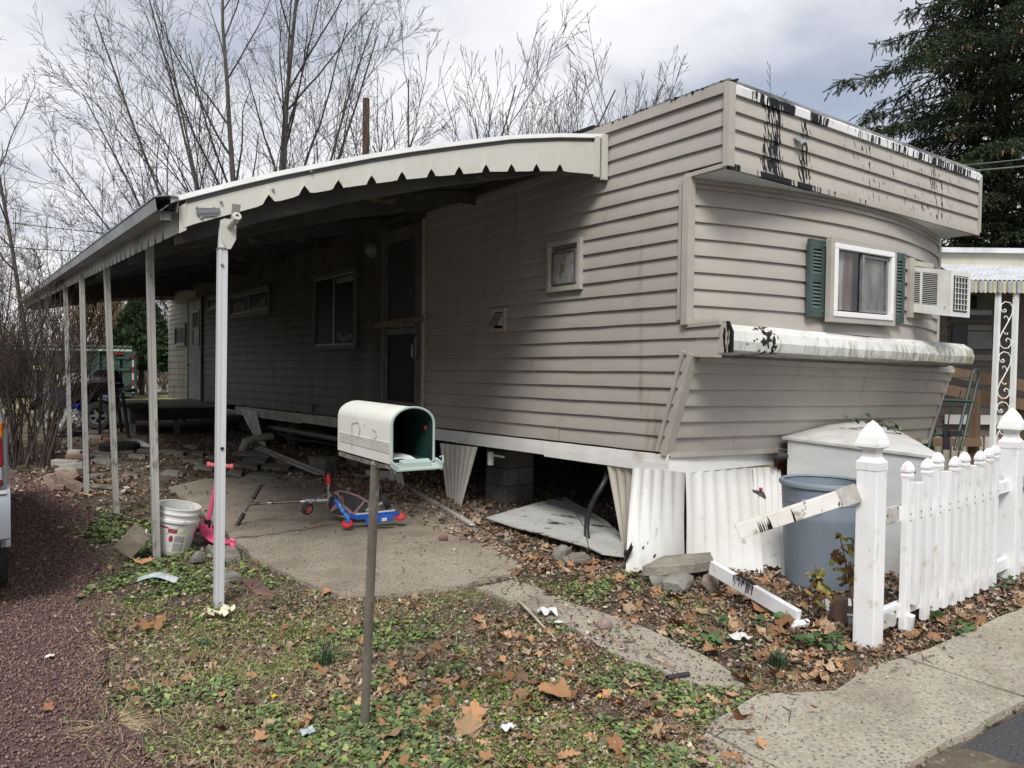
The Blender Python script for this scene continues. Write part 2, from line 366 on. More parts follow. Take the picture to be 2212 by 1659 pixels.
sheet('back_road', [(p.x, p.y) for p in pr], -0.004, m_farroad)

# ================================================================== the mobile home
SX = 4.40; YB = 23.2
m_side = mat('tan_vinyl', (0.385, 0.360, 0.325), 0.5, (0.33, 0.307, 0.276), 1.1, 0.35, 0.7, bump=0.12, bscale=120, bstretch=(1, 0.04, 1), coord='Position',
             spots=[((0.28, 0.25, 0.205), 0.9, 0.52, 0.8, (1, 1, 2.0)), ((0.25, 0.22, 0.18), 2.6, 0.60, 0.74, (1, 2.4, 0.3))])
m_sideF = mat('tan_vinyl_front', (0.395, 0.366, 0.325), 0.5, (0.345, 0.32, 0.283), 1.3, 0.35, 0.7, bump=0.12, bscale=120, bstretch=(0.04, 0.04, 1), coord='Position',
              spots=[((0.28, 0.25, 0.20), 1.2, 0.54, 0.8, (1, 1, 2.0)), ((0.25, 0.22, 0.18), 2.6, 0.60, 0.74, (2.4, 1, 0.3))])
m_sideD = mat('grimy_shaded_vinyl', (0.100, 0.090, 0.082), 0.55, (0.062, 0.056, 0.052), 2.2, 0.38, 0.62, stretch=(1, 1.6, 0.6), bump=0.12, bscale=120, bstretch=(1, 0.04, 1), coord='Position',
              spots=[((0.16, 0.145, 0.13), 3.0, 0.60, 0.72, (1, 3.4, 0.22)), ((0.04, 0.035, 0.032), 1.0, 0.52, 0.7, (1, 1.4, 0.6))])  # streaky grime, darkened further: carport shade is put into the colour
m_sideA = mat('algae_vinyl', (0.43, 0.39, 0.33), 0.55, (0.36, 0.335, 0.28), 2.0, coord='Position',
              spots=[((0.22, 0.23, 0.10), 2.0, 0.5, 0.66, (1, 2.5, 0.5)), ((0.16, 0.145, 0.12), 2.4, 0.6, 0.7, (1, 2, 1))])
m_trim = mat('tan_trim', (0.42, 0.39, 0.345), 0.5, (0.36, 0.335, 0.295), 3)
m_white = mat('white_metal', (0.78, 0.78, 0.76), 0.45, (0.66, 0.65, 0.61), 2.2, 0.4, 0.75, bump=0.1, bscale=20, spots=[((0.42, 0.36, 0.27), 1.6, 0.62, 0.8, (1, 1, 1.2))])
m_soffit = mat('soffit', (0.62, 0.64, 0.66), 0.6)
m_black = mat('black_tar', (0.012, 0.012, 0.013), 0.6, spec=0.2)
m_roof = mat('roof_coating', (0.30, 0.30, 0.30), 0.7, (0.10, 0.10, 0.10), 2)
m_frame = mat('grey_aluminium', (0.26, 0.265, 0.27), 0.45, (0.20, 0.20, 0.20), 8, metal=0.3)
m_dark = mat('dark_inside', (0.012, 0.012, 0.014), 0.9)
m_glass = mat('window_glass', (0.008, 0.009, 0.012), 0.10, spec=0.3, bump=0.02, bscale=3)
m_wframe = mat('white_vinyl', (0.80, 0.80, 0.79), 0.35, (0.70, 0.69, 0.65), 6, 0.5, 0.8)
m_core = mat('house_core', (0.05, 0.045, 0.04), 0.95)

def tar_mat(name, base, base2, stops, axis=0, lo=4.4, hi=8.1, zs=7.0, xs=34.0, moss=None, z0=None):
    """White or tan metal with runs of black roofing tar: an amount that varies along the wall against tall thin noise."""
    M = bpy.data.materials.new(name); M.use_nodes = True; t = M.node_tree; b = t.nodes['Principled BSDF']; b.inputs['Roughness'].default_value = 0.55; b.inputs['Specular IOR Level'].default_value = 0.2
    P = N(t, 'ShaderNodeNewGeometry').outputs['Position']; sp = N(t, 'ShaderNodeSeparateXYZ'); L(t, P, sp.inputs[0])
    mr = N(t, 'ShaderNodeMapRange'); mr.inputs[1].default_value = lo; mr.inputs[2].default_value = hi; L(t, sp.outputs[axis], mr.inputs[0])
    amt = ramp(t, mr.outputs[0], stops)
    mp = N(t, 'ShaderNodeMapping'); mp.inputs['Scale'].default_value = (xs, xs, zs); L(t, P, mp.inputs[0])
    n = N(t, 'ShaderNodeTexNoise'); n.inputs['Scale'].default_value = 1; n.inputs['Detail'].default_value = 3; L(t, mp.outputs[0], n.inputs[0])
    ad = N(t, 'ShaderNodeMath', operation='ADD'); L(t, n.outputs[0], ad.inputs[0]); L(t, amt, ad.inputs[1])
    k = ramp(t, ad.outputs[0], [(0.0, 0.0), (0.84, 0.0), (0.87, 1.0)])
    nb = N(t, 'ShaderNodeTexNoise'); nb.inputs['Scale'].default_value = 2.5; nb.inputs['Detail'].default_value = 6; L(t, P, nb.inputs[0])
    mb_ = N(t, 'ShaderNodeMixRGB'); mb_.inputs[1].default_value = (*base, 1); mb_.inputs[2].default_value = (*base2, 1); L(t, ramp(t, nb.outputs[0], [(0.4, 0.0), (0.7, 1.0)]), mb_.inputs[0]); cur = mb_.outputs[0]
    if moss:
        mp2 = N(t, 'ShaderNodeMapping'); mp2.inputs['Scale'].default_value = (24, 24, 4); L(t, P, mp2.inputs[0])
        n3 = N(t, 'ShaderNodeTexNoise'); n3.inputs['Scale'].default_value = 1; n3.inputs['Detail'].default_value = 8; n3.inputs['Roughness'].default_value = 0.7; L(t, mp2.outputs[0], n3.inputs[0])
        g = N(t, 'ShaderNodeMapRange'); g.inputs[1].default_value = lo; g.inputs[2].default_value = hi; g.inputs[3].default_value = -0.05; g.inputs[4].default_value = 0.10; L(t, sp.outputs[axis], g.inputs[0])
        gz = N(t, 'ShaderNodeMapRange'); gz.inputs[1].default_value = z0; gz.inputs[2].default_value = z0 + 0.2; gz.inputs[3].default_value = 0.13; gz.inputs[4].default_value = -0.04; L(t, sp.outputs[2], gz.inputs[0])
        a1 = N(t, 'ShaderNodeMath', operation='ADD'); L(t, n3.outputs[0], a1.inputs[0]); L(t, g.outputs[0], a1.inputs[1])
        a2 = N(t, 'ShaderNodeMath', operation='ADD'); L(t, a1.outputs[0], a2.inputs[0]); L(t, gz.outputs[0], a2.inputs[1])
        mm = N(t, 'ShaderNodeMixRGB'); L(t, ramp(t, a2.outputs[0], [(0.5, 0.0), (0.72, 0.9)]), mm.inputs[0]); L(t, cur, mm.inputs[1]); mm.inputs[2].default_value = (*moss, 1); cur = mm.outputs[0]
    mk = N(t, 'ShaderNodeMixRGB'); L(t, k, mk.inputs[0]); L(t, cur, mk.inputs[1]); mk.inputs[2].default_value = (0.012, 0.012, 0.013, 1); L(t, mk.outputs[0], b.inputs['Base Color'])
    return M
m_fascia = tar_mat('tarred_fascia', (0.425, 0.395, 0.35), (0.37, 0.345, 0.305), [(0.0, 0.0), (0.075, 0.08), (0.10, 0.36), (0.15, 0.41), (0.17, 0.05), (0.21, 0.10), (0.222, 0.36), (0.25, 0.32), (0.27, 0.10), (0.45, 0.22), (0.62, 0.19), (0.80, 0.27), (0.88, 0.16), (1.0, 0.06)], zs=3.2, xs=52)
m_ftrim = tar_mat('tarred_fascia_trim', (0.43, 0.405, 0.36), (0.37, 0.345, 0.305), [(0.0, 0.45), (0.02, 0.45), (0.03, 0.1), (0.08, 0.25), (0.10, 0.6), (0.18, 0.6), (0.19, 0.25), (0.21, 0.6), (0.25, 0.6), (0.26, 0.3), (0.33, 0.25), (0.45, 0.2), (0.6, 0.1), (1.0, 0.05)], zs=3.5, xs=30)
m_drip = tar_mat('tarred_drip_edge', (0.80, 0.81, 0.82), (0.66, 0.66, 0.65), [(0.0, 0.20), (0.055, 0.30), (0.085, 0.44), (0.19, 0.50), (0.20, 0.10), (0.245, 0.10), (0.25, 0.50), (0.30, 0.45), (0.31, 0.20), (0.47, 0.26), (0.58, 0.32), (0.62, 0.42), (0.70, 0.30), (0.80, 0.40), (0.86, 0.44), (1.0, 0.2)], zs=3.0, xs=44)
m_ledge = tar_mat('mossy_ledge', (0.68, 0.68, 0.66), (0.52, 0.52, 0.475), [(0.0, 0.12), (0.08, 0.20), (0.11, 0.40), (0.135, 0.40), (0.155, 0.12), (1.0, 0.0)], zs=26, xs=26, moss=(0.20, 0.20, 0.12), z0=1.58)

home = thing('mobile_home', 'long tan vinyl sided mobile home with green shuttered window and torn white skirting', 'mobile home', (SX, 4.2, 0))
def warp(Y, z0): return z0 - max(0.0, 2.1 - z0) / 1.25 * 0.021 * (Y - 4.0)
def course(path, zb, zt, name, material, parent, d=0.024):
    """One clapboard course along path [(x, y, nx, ny)]; zb, zt bottom and top heights at each point."""
    b = MB(); P = []
    for (x, y, nx, ny), a, c in zip(path, zb, zt):
        P.append([(x + nx * k, y + ny * k, z) for k, z in ((0.001, c + 0.012), (0.004, c), (d * 0.60, a + (c - a) * 0.45), (d, a + 0.006), (d, a), (0.003, a - 0.001))])
    b.grid(P); return b.build(name, material, parent, smooth=True, angle=25)
NC = 21; ZK = [0.880 + 0.1256 * k for k in range(NC + 1)]
def yfront(z):
    if z > 2.97: return 3.665
    if z > 1.83: return 4.03
    if z > 1.60: return 3.70
    return 3.955 + (1.60 - z) / 0.73 * 0.245
rs = random.Random(3)
for k in range(NC):
    z0, z1 = ZK[k], ZK[k + 1]; ya = yfront((z0 + z1) / 2)
    cuts = [ya] + ([rs.uniform(4.9, 7.6)] if k % 3 != 1 and k != 12 else []); y = 8.13
    cuts.append(y); cuts += [9.25 + 3.6 * j + rs.uniform(-0.9, 0.9) for j in range(1, 3)] + [19.9, YB]
    for j, (a, b_) in enumerate(zip(cuts, cuts[1:])):
        n = 9 if j < 2 else 4
        ys = [a + (b_ - a) * i / (n - 1) for i in range(n)]
        yl = ys[:]
        if z0 < 1.60 and j == 0:        # sloping nose: bottom edge ends further back
            pass
        path = [(SX - 0.0018 * (j % 2) + rs.uniform(-0.0022, 0.0022), yy, -1, 0) for yy in ys]; wz = [rs.uniform(-0.0022, 0.0022) for yy in ys]
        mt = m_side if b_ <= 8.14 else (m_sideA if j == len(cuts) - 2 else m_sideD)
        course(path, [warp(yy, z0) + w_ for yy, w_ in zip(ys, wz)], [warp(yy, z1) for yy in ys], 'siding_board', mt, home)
# front window wall: bowed in plan
XR = 8.10
def bowY(X, amt=0.33): t = (X - SX) / (XR - SX) * 2 - 1; return 4.03 - amt * (1 - t * t)
def tilt(X): return -0.022 * (X - SX)
XS = [SX + (XR - SX) * i / 14 for i in range(15)]
def npath(fy, xs=XS):
    out = []
    for x in xs:
        d = (fy(x + 0.01) - fy(x - 0.01)) / 0.02; n = Vector((d, -1)).normalized(); out.append((x, fy(x), n.x, n.y))
    return out
for k in range(8, 17):
    z0, z1 = ZK[k] - (0.02 if k == 8 else 0), min(ZK[k + 1], 2.965)
    course(npath(bowY), [z0 + tilt(x) for x in XS], [z1 + tilt(x) for x in XS], 'siding_board', m_sideF, home)
# fascia of the overhang
for k in range(4):
    z0 = 2.99 + 0.126 * k; path = [(x, 3.66, 0, -1) for x in XS]
    course(path, [z0 + tilt(x) for x in XS], [z0 + 0.126 + tilt(x) for x in XS], 'siding_board', m_fascia, home)
b = MB(); b.grid([[(x, 3.664, 3.488 + tilt(x)), (x, 3.632, 3.486 + tilt(x)), (x, 3.628, 3.545 + tilt(x)), (x, 3.66, 3.575 + tilt(x)), (x, 3.78, 3.585 + tilt(x))] for x in [SX - 0.02 + (XR - SX + 0.03) * i / 30 for i in range(31)]])
b.build('drip_edge', m_drip, home)
b = MB(); b.slab([(x, 3.650, 2.962 + tilt(x)) for x in (SX, XR)] + [(XR, 4.1, 2.962 + tilt(XR)), (SX, 4.1, 2.962)], (0, 0, 0.02)); b.build('soffit', m_soffit, home)
b = MB(); b.hexa([(SX - 0.02, 3.630, 2.952), (SX - 0.02, 3.662, 2.952), (SX - 0.02, 3.662, 2.992), (SX - 0.02, 3.630, 2.992)], [(XR, 3.630, 2.952 + tilt(XR)), (XR, 3.662, 2.952 + tilt(XR)), (XR, 3.662, 2.992 + tilt(XR)), (XR, 3.630, 2.992 + tilt(XR))]); b.build('fascia_trim', m_ftrim, home)
# corner posts and J-trim
def strip(name, pts, w, h, material=m_trim, up=(0, 0, 1), parent=None):
    b = MB()
    for p, q in zip(pts, pts[1:]): b.bar(p, q, w, h, up)
    return b.build(name, material, parent or home)
strip('corner_trim', [(SX - 0.012, 3.652, 2.97), (SX - 0.012, 3.652, 3.56)], 0.07, 0.05, up=(0, 1, 0))
strip('corner_trim', [(SX - 0.014, 4.015, 1.86), (SX - 0.014, 4.015, 2.96)], 0.075, 0.06, up=(0, 1, 0))
strip('corner_trim', [(SX - 0.022, 4.085, 1.90), (SX - 0.022, 4.085, 2.955)], 0.02, 0.03, up=(0, 1, 0))
strip('corner_trim', [(XR + 0.01, 3.655, 2.90), (XR + 0.01, 3.655, 3.46)], 0.05, 0.05, up=(0, 1, 0))
strip('corner_trim', [(XR + 0.01, 4.03, 1.76), (XR + 0.01, 4.03, 2.87)], 0.05, 0.05, up=(0, 1, 0))
strip('corner_trim', [(SX - 0.012, 3.95, 1.64), (SX - 0.012, 4.205, 0.86)], 0.075, 0.05, up=(0, 1, 0))
strip('corner_trim', [(SX - 0.02, 4.035, 1.66), (SX - 0.02, 4.285, 0.88)], 0.035, 0.03, up=(0, 1, 0))
strip('corner_trim', [(8.27, 3.95, 1.58), (8.33, 4.205, 0.79)], 0.05, 0.05, up=(0, 1, 0))
strip('edge_trim', [(SX - 0.026, 8.155, 0.86), (SX - 0.026, 8.155, 3.26)], 0.05, 0.03, up=(0, 1, 0))
strip('edge_trim', [(SX - 0.016, 4.05, 2.975), (SX - 0.016, 3.66, 2.985)], 0.03, 0.03)
strip('edge_trim', [(SX - 0.016, 4.03, 1.852), (SX - 0.016, 3.69, 1.865)], 0.03, 0.03)
strip('edge_trim', [(SX - 0.016, 3.95, 1.63), (SX - 0.016, 3.69, 1.625)], 0.03, 0.02)
strip('edge_trim', [(SX - 0.018, 3.66, 3.535), (SX - 0.018, 5.0, 3.545), (SX - 0.018, 12, 3.56), (SX - 0.018, YB, 3.55)], 0.035, 0.075)
strip('edge_trim', [(x, bowY(x) - 0.012, 2.945 + tilt(x)) for x in XS], 0.03, 0.035)
# the ledge under the window: a white metal hood with faceted round front
prof = [(3.82, 1.872), (3.70, 1.860), (3.618, 1.805), (3.598, 1.735), (3.612, 1.668), (3.64, 1.655), (3.93, 1.64)]
b = MB(); xs = [SX + 0.012 + (XR - SX - 0.11) * i / 40 for i in range(41)]
P = [[(x, y + 0.003 * math.sin(x * 3.1) * (1 if y < 3.7 else 0), z + tilt(x) * 0.8 + 0.0015 * math.sin(x * 9)) for y, z in prof] for x in xs]; b.grid(P)
b.add(P[-1], [tuple(range(len(prof)))]); b.build('window_ledge', m_ledge, home)
b = MB(); b.slab([(SX - 0.01, y, z) for y, z in [(3.93, 1.872), (3.63, 1.875), (3.592, 1.80), (3.592, 1.65), (3.93, 1.64)]], (0.02, 0, 0)); b.build('ledge_end', tar_mat('tarred_end', (0.44, 0.40, 0.34), (0.38, 0.34, 0.29), [(0, 0.5), (0.25, 0.45), (0.3, 0.0), (1, 0.0)], axis=1, lo=3.55, hi=4.0, zs=8, xs=40), home)
# sloping lower front
def lowY(z): return 3.955 + (1.60 - z) / 0.73 * 0.245
LXS = [SX + 0.02 + (8.30 - SX) * i / 10 for i in range(11)]
for k in range(6):
    z0 = 0.868 + 0.1256 * k; z1 = z0 + 0.1256; b = MB(); P = []
    for x in LXS:
        tt = (x - SX) / 3.9 * 2 - 1; bw = 0.06 * (1 - tt * tt); q = []
        for kk, z in ((0.001, z1 + 0.012), (0.004, z1), (0.014, z0 + 0.05), (0.024, z0 + 0.006), (0.024, z0), (0.003, z0 - 0.001)):
            zz = z + tilt(x) * 0.8 + (0.012 * (1 - tt * tt) if k > 3 else 0); q.append((x, lowY(z) - bw - kk, zz))
        P.append(q)
    b.grid(P); b.build('siding_board', m_sideF, home, smooth=True, angle=25)
strip('edge_trim', [(SX, 4.19, 0.858), (5.7, 4.13, 0.83), (8.3, 4.19, 0.78)], 0.04, 0.04)
strip('edge_trim', [(SX + 0.02, 3.93, 1.60), (6.3, 3.87, 1.565), (8.28, 3.93, 1.535)], 0.04, 0.04)
# body, roof, chassis
b = MB()
b.hexa([(SX + 0.004, 4.26, 0.87), (8.3, 4.26, 0.80), (8.3, 4.26, 3.46), (SX + 0.004, 4.26, 3.54)], [(SX + 0.004, YB, 0.49), (8.3, YB, 0.46), (8.3, YB, 3.46), (SX + 0.004, YB, 3.54)])
b.hexa([(SX + 0.004, 3.67, 2.985), (XR, 3.67, 2.905), (XR, 3.67, 3.46), (SX + 0.004, 3.67, 3.54)], [(SX + 0.004, 4.255, 2.985), (XR, 4.255, 2.905), (XR, 4.255, 3.46), (SX + 0.004, 4.255, 3.54)])
b.build('wall_core', m_core, home)
b = MB(); R_ = []
for y in (3.65, 6, 10, 16, YB + 0.05):
    R_.append([(SX - 0.03 + (XR + 0.06 - SX) * i / 8, y, 3.565 + tilt(SX + (XR - SX) * i / 8) + 0.12 * (1 - (i / 4 - 1) ** 2) * min(1, (y - 3.65) / 1.5)) for i in range(9)])
b.grid(R_, (0, 0, 0.025)); b.build('roof', m_roof, home)
b = MB(); rr = random.Random(8)
for i in range(60):                       # lumpy tar along the near roof edge
    y = 3.66 + i * 0.026 + rr.uniform(-0.02, 0.02); b.box((SX + 0.0 + rr.uniform(-0.012, 0.012), y, 3.580 + rr.uniform(-0.006, 0.006)), (0.05, rr.uniform(0.03, 0.09), 0.012), (rr.uniform(-0.3, 0.3), rr.uniform(-0.2, 0.2), rr.random()))
for i in range(110):
    x = SX + i * 0.0335 + rr.uniform(-0.02, 0.02); b.box((x, 3.72 + rr.uniform(-0.03, 0.03), 3.584 + tilt(x) + rr.uniform(-0.006, 0.006)), (rr.uniform(0.02, 0.10), 0.05, 0.011), (rr.uniform(-0.2, 0.2), rr.uniform(-0.12, 0.12), rr.random()))
b.bar((SX - 0.01, 5.1, 3.60), (SX - 0.01, 13, 3.615), 0.06, 0.03)
b.build('roof_tar', m_black, home)
for xx in (5.3, 7.2):
    b = MB(); b.hexa([(xx - 0.05, 4.6, 0.60), (xx + 0.05, 4.6, 0.60), (xx + 0.05, 4.6, 0.86), (xx - 0.05, 4.6, 0.86)], [(xx - 0.05, YB, 0.25), (xx + 0.05, YB, 0.25), (xx + 0.05, YB, 0.49), (xx - 0.05, YB, 0.49)])
    b.build('chassis_beam', mat('rusty_steel', (0.06, 0.045, 0.035), 0.8, (0.13, 0.06, 0.03), 6), home)

# skirting trim along the side and the front
m_dirtywhite = mat('dirty_white_metal', (0.50, 0.475, 0.43), 0.55, (0.30, 0.265, 0.22), 2.2, 0.38, 0.65, spots=[((0.2, 0.16, 0.12), 3.0, 0.6, 0.72, (1, 1, 1))], bump=0.1, bscale=15)
def trim_side(y0, y1, h, material, n=5, dd=0.02, seed=0):
    b = MB(); r_ = random.Random(seed); P = []
    for i in range(n):
        y = y0 + (y1 - y0) * i / (n - 1); zt = warp(y, 0.865) ; w = r_.uniform(-0.004, 0.004)
        P.append([(SX - 0.004, y, zt), (SX - dd, y, zt - 0.004), (SX - dd - 0.002 + w, y, zt - h * 0.5), (SX - dd + w * 2, y, zt - h), (SX - 0.002, y, zt - h - 0.004)])
    b.grid(P); return b.build('skirt_trim', material, home)
trim_side(4.16, 5.75, 0.145, m_white, 6, 0.026, 1); trim_side(5.72, 9.1, 0.13, m_white, 8, 0.022, 2)
trim_side(9.05, 12.4, 0.15, m_dirtywhite, 6, 0.024, 3); trim_side(12.35, 16.3, 0.17, m_dirtywhite, 6, 0.028, 4)
b = MB(); b.grid([[(x, 4.205 - 0.02 * t - 0.006 * math.sin(x * 5), z) for t, z in ((0, 0.845), (1, 0.84), (1.1, 0.775), (1, 0.70 + 0.004 * (x - SX)))] for x in [SX - 0.026 + i * 0.37 for i in range(5)]]); b.build('skirt_trim', m_white, home)

# corrugated skirting sheets, bent and torn
m_skirt = mat('skirting_white', (0.60, 0.60, 0.585), 0.6, (0.50, 0.49, 0.455), 2.0, 0.42, 0.72, stretch=(1, 1, 0.4), bump=0.08, bscale=30,
              spots=[((0.36, 0.30, 0.22), 2.2, 0.58, 0.78, (1.5, 1.5, 0.3)), ((0.30, 0.28, 0.24), 9, 0.62, 0.74, (1.5, 1.5, 0.2))])
m_skirt2 = mat('skirting_grimy', (0.60, 0.57, 0.51), 0.55, (0.38, 0.34, 0.285), 2.5, 0.4, 0.65, stretch=(1, 1, 0.3))
def skirt(name, tl, tr, bl, br, ribs, out, material=m_skirt, bulge=0.0, curl=0.0, th=0.004, amp=0.013, nv=7, holes=()):
    tl, tr, bl, br, out = (Vector(p) for p in (tl, tr, bl, br, out)); nu = ribs * 6; P = []
    for i in range(nu + 1):
        u = i / nu; ph = (u * ribs) % 1; c = amp if 0.12 < ph < 0.42 else (amp * 0.15 if 0.5 < ph < 0.95 else amp * 0.5); q = []
        for j in range(nv + 1):
            v = j / nv; p = tl.lerp(tr, u).lerp(bl.lerp(br, u), v)
            p = p + out * (c + bulge * math.sin(math.pi * v) + curl * (u ** 3) * v)
            q.append(p)
        P.append(q)
    b = MB(); b.grid(P, -out * th); return b.build(name, material, home)
o_ = (-1, 0, 0)
skirt('skirting_panel', ox(1313, 1006, 4.40), ox(1372, 1010, 4.42), ox(1354, 1215, 4.47), ox(1362, 1216, 4.52), 3, o_, m_skirt2, amp=0.02)
skirt('skirting_panel', ox(1368, 1010, 4.372), ox(1480, 1020, 4.376), oz(1353, 1240, -0.01), oz(1480, 1228, -0.01), 5, o_, m_skirt, bulge=0.01)
fY = 4.20
skirt('skirting_panel', oy(1480, 1020, fY), oy(1624, 1008, fY), oz(1481, 1229, -0.01), oz(1648, 1245, -0.01), 6, (0, -1, 0), m_skirt, bulge=0.01)
skirt('skirting_panel', oy(1625, 1010, 4.16), oy(1684, 1008, 4.16), oz(1636, 1236, -0.01), oz(1694, 1248, -0.01), 4, (0, -1, 0), m_skirt, amp=0.02)
skirt('skirting_panel', ox(951, 957, 4.36), ox(1032, 966, 4.36), ox(970, 1108, 4.32), ox(1003, 1133, 4.20), 7, o_, mat('skirting_mid', (0.70, 0.67, 0.61), 0.5, (0.55, 0.51, 0.44), 2), curl=0.10, amp=0.012)
skirt('skirting_panel', ox(520, 885, 4.37), ox(556, 887, 4.37), ox(566, 966, 4.30), ox(577, 968, 4.28), 3, o_, m_skirt2, bulge=0.03)
skirt('skirting_panel', ox(790, 1015, 4.38), ox(852, 1018, 4.38), ox(794, 1058, 4.34), ox(858, 1060, 4.34), 5, o_, m_skirt2)
skirt('skirting_panel', ox(852, 1018, 4.32), ox(868, 1018, 4.32), ox(868, 1070, 4.22), ox(880, 1072, 4.22), 4, o_, m_skirt2)
b = MB(); rr = random.Random(5)            # rust holes eaten through the foot of the skirting, dark edges
def blot(c, w, h, plane, seed):
    r_ = random.Random(seed); n = 11; pts = []
    for i in range(n):
        a = 2 * math.pi * i / n; k = r_.uniform(0.45, 1.0)
        du, dv = math.cos(a) * w * k, math.sin(a) * h * k
        pts.append((c[0], c[1] + du, c[2] + dv) if plane == 'x' else (c[0] + du, c[1], c[2] + dv))
    return pts
def on_sheet(px, py, tl, tr, bl, br, out, lift=0.020):
    """Where the eye's ray meets a skirting sheet, just proud of it."""
    tl, tr, bl = Vector(tl), Vector(tr), Vector(bl); n = (tr - tl).cross(bl - tl).normalized(); n = n if n.dot(Vector(out)) > 0 else -n
    d = ray(px, py); p = EYEV + d * ((tl - EYEV).dot(n) / d.dot(n)); return p + n * lift, n
SHL = (ox(1368, 1010, 4.372), ox(1480, 1020, 4.376), oz(1353, 1240, -0.01), oz(1480, 1228, -0.01), o_); SHF = (oy(1480, 1020, fY), oy(1624, 1008, fY), oz(1481, 1229, -0.01), oz(1648, 1245, -0.01), (0, -1, 0))
for px, py, w, h, S_ in [(1364, 1195, 0.030, 0.09, SHL), (1395, 1187, 0.012, 0.018, SHL), (1420, 1205, 0.014, 0.02, SHL), (1510, 1182, 0.045, 0.04, SHF), (1530, 1172, 0.018, 0.02, SHF), (1502, 1166, 0.01, 0.03, SHF), (1405, 1176, 0.006, 0.02, SHL)]:
    c, n = on_sheet(px, py, *S_); r_ = random.Random(px); uu = n.cross(Vector((0, 0, 1))).normalized(); vv_ = uu.cross(n); b = MB()
    c = c + n * (0.024 if px > 1480 else 0.010); b.slab([c + uu * (math.cos(a) * w * k) + vv_ * (math.sin(a) * h * k) for a, k in [(2 * math.pi * i / 13, r_.uniform(0.4, 1.0)) for i in range(13)]], n * 0.002); b.build('rust_hole', m_black, home)
# fallen channel strips of the skirting on the ground
b = MB(); b.bar(oz(903, 1064, 0.05), oz(1020, 1133, 0.06), 0.05, 0.02); b.bar(oz(893, 1062, 0.05), oz(1008, 1130, 0.045), 0.02, 0.05); t_ = thing('skirting_channel', 'long pale channel strip fallen beside the patio under the hanging skirting', 'metal strip', oz(960, 1098)); b.build('channel', m_dirtywhite, t_)
b = MB(); b.bar(oz(553, 968, 0.06), oz(690, 1024, 0.05), 0.07, 0.03); b.bar(oz(560, 966, 0.07), oz(700, 1024, 0.05), 0.02, 0.06); t_ = thing('skirting_channel', 'pale rotted strip on the dirt beside the trailer wheel', 'metal strip', oz(620, 996)); b.build('channel', m_dirtywhite, t_)
# ------------------------------------------------------------------ openings of the home
m_curtain = mat('net_curtain', (0.36, 0.34, 0.33), 0.9, (0.12, 0.11, 0.105), 3, stretch=(6, 6, 0.6), bump=0.3, bscale=20)
m_curtainb = mat('brown_curtain', (0.19, 0.135, 0.12), 0.9, (0.09, 0.065, 0.06), 3, stretch=(9, 9, 0.5))
m_screen = mat('insect_screen', (0.030, 0.030, 0.032), 0.55, (0.045, 0.044, 0.044), 1.6, 0.4, 0.7, bump=0.1, bscale=300)
m_sglass = mat('screened_glass', (0.010, 0.011, 0.014), 0.45, spec=0.08)
m_dframe = mat('dull_frame', (0.12, 0.11, 0.10), 0.55, (0.085, 0.08, 0.075), 5)
m_cloth = mat('pale_cloth', (0.30, 0.30, 0.31), 0.9, (0.14, 0.14, 0.15), 20)
def frame_x(b, Y0, Y1, Z0, Z1, w, d, x0=SX - 0.012):
    """Rectangular frame on the long wall, standing d proud."""
    x = x0 - d / 2
    b.box((x, (Y0 + Y1) / 2, Z1 - w / 2), (d, Y1 - Y0, w)); b.box((x, (Y0 + Y1) / 2, Z0 + w / 2), (d, Y1 - Y0, w))
    b.box((x, Y0 + w / 2, (Z0 + Z1) / 2), (d, w, Z1 - Z0 - 2 * w)); b.box((x, Y1 - w / 2, (Z0 + Z1) / 2), (d, w, Z1 - Z0 - 2 * w))
def pane_x(Y0, Y1, Z0, Z1, parent, material=None, x=SX - 0.03, name='pane'):
    b = MB(); b.box((x, (Y0 + Y1) / 2, (Z0 + Z1) / 2), (0.006, Y1 - Y0, Z1 - Z0)); return b.build(name, material or m_glass, parent)
def win_x(Y0, Y1, Z0, Z1, n=2, w=0.06, label=None, fm=None, trim=True, sash=0.03):
    b = MB(); frame_x(b, Y0, Y1, Z0, Z1, w, 0.05); f = b.build('window', fm or m_dframe, home, bevel=0.004)
    if label: f['label'] = label
    wd = (Y1 - Y0 - 2 * w) / n
    for i in range(n):
        a = Y0 + w + i * wd
        b = MB(); frame_x(b, a, a + wd, Z0 + w, Z1 - w, sash, 0.03); b.build('sash', m_frame, f)
        pane_x(a + sash, a + wd - sash, Z0 + w + sash, Z1 - w - sash, f, m_sglass)
    return f
w1 = win_x(10.12, 11.78, 1.735, 2.885, 2, 0.055)
b = MB(); b.box((SX - 0.036, 10.55, 2.74), (0.006, 0.62, 0.08)); b.build('blind', m_cloth, w1)
b = MB(); b.grid([[(SX - 0.036, 10.26 + 0.07 * i, 1.87 + 0.02 * math.sin(i) + 0.08 * j - 0.02 * math.sin(i * 0.45 + 0.4)) for j in range(2)] for i in range(9)]); b.build('valance_cloth', m_cloth, w1)
w2 = win_x(14.0, 16.7, 2.41, 2.95, 2, 0.09)
for y0, pts in ((14.25, [(0, 0), (0.9, 0), (0.9, 0.06), (0.5, 0.07), (0.25, 0.17), (0.05, 0.2)]), (15.55, [(0, 0), (0.95, 0), (0.9, 0.12), (0.55, 0.24), (0.3, 0.17), (0.05, 0.15)])):
    b = MB(); b.slab([(SX - 0.036, y0 + y, 2.535 + z) for y, z in reversed(pts)], (-0.003, 0, 0)); b.build('lace_cloth', m_cloth, w2)
w3 = win_x(20.92, 22.2, 1.90, 2.48, 2, 0.07, fm=m_trim)
win_x(17.6, 18.6, 2.66, 3.02, 1, 0.08)
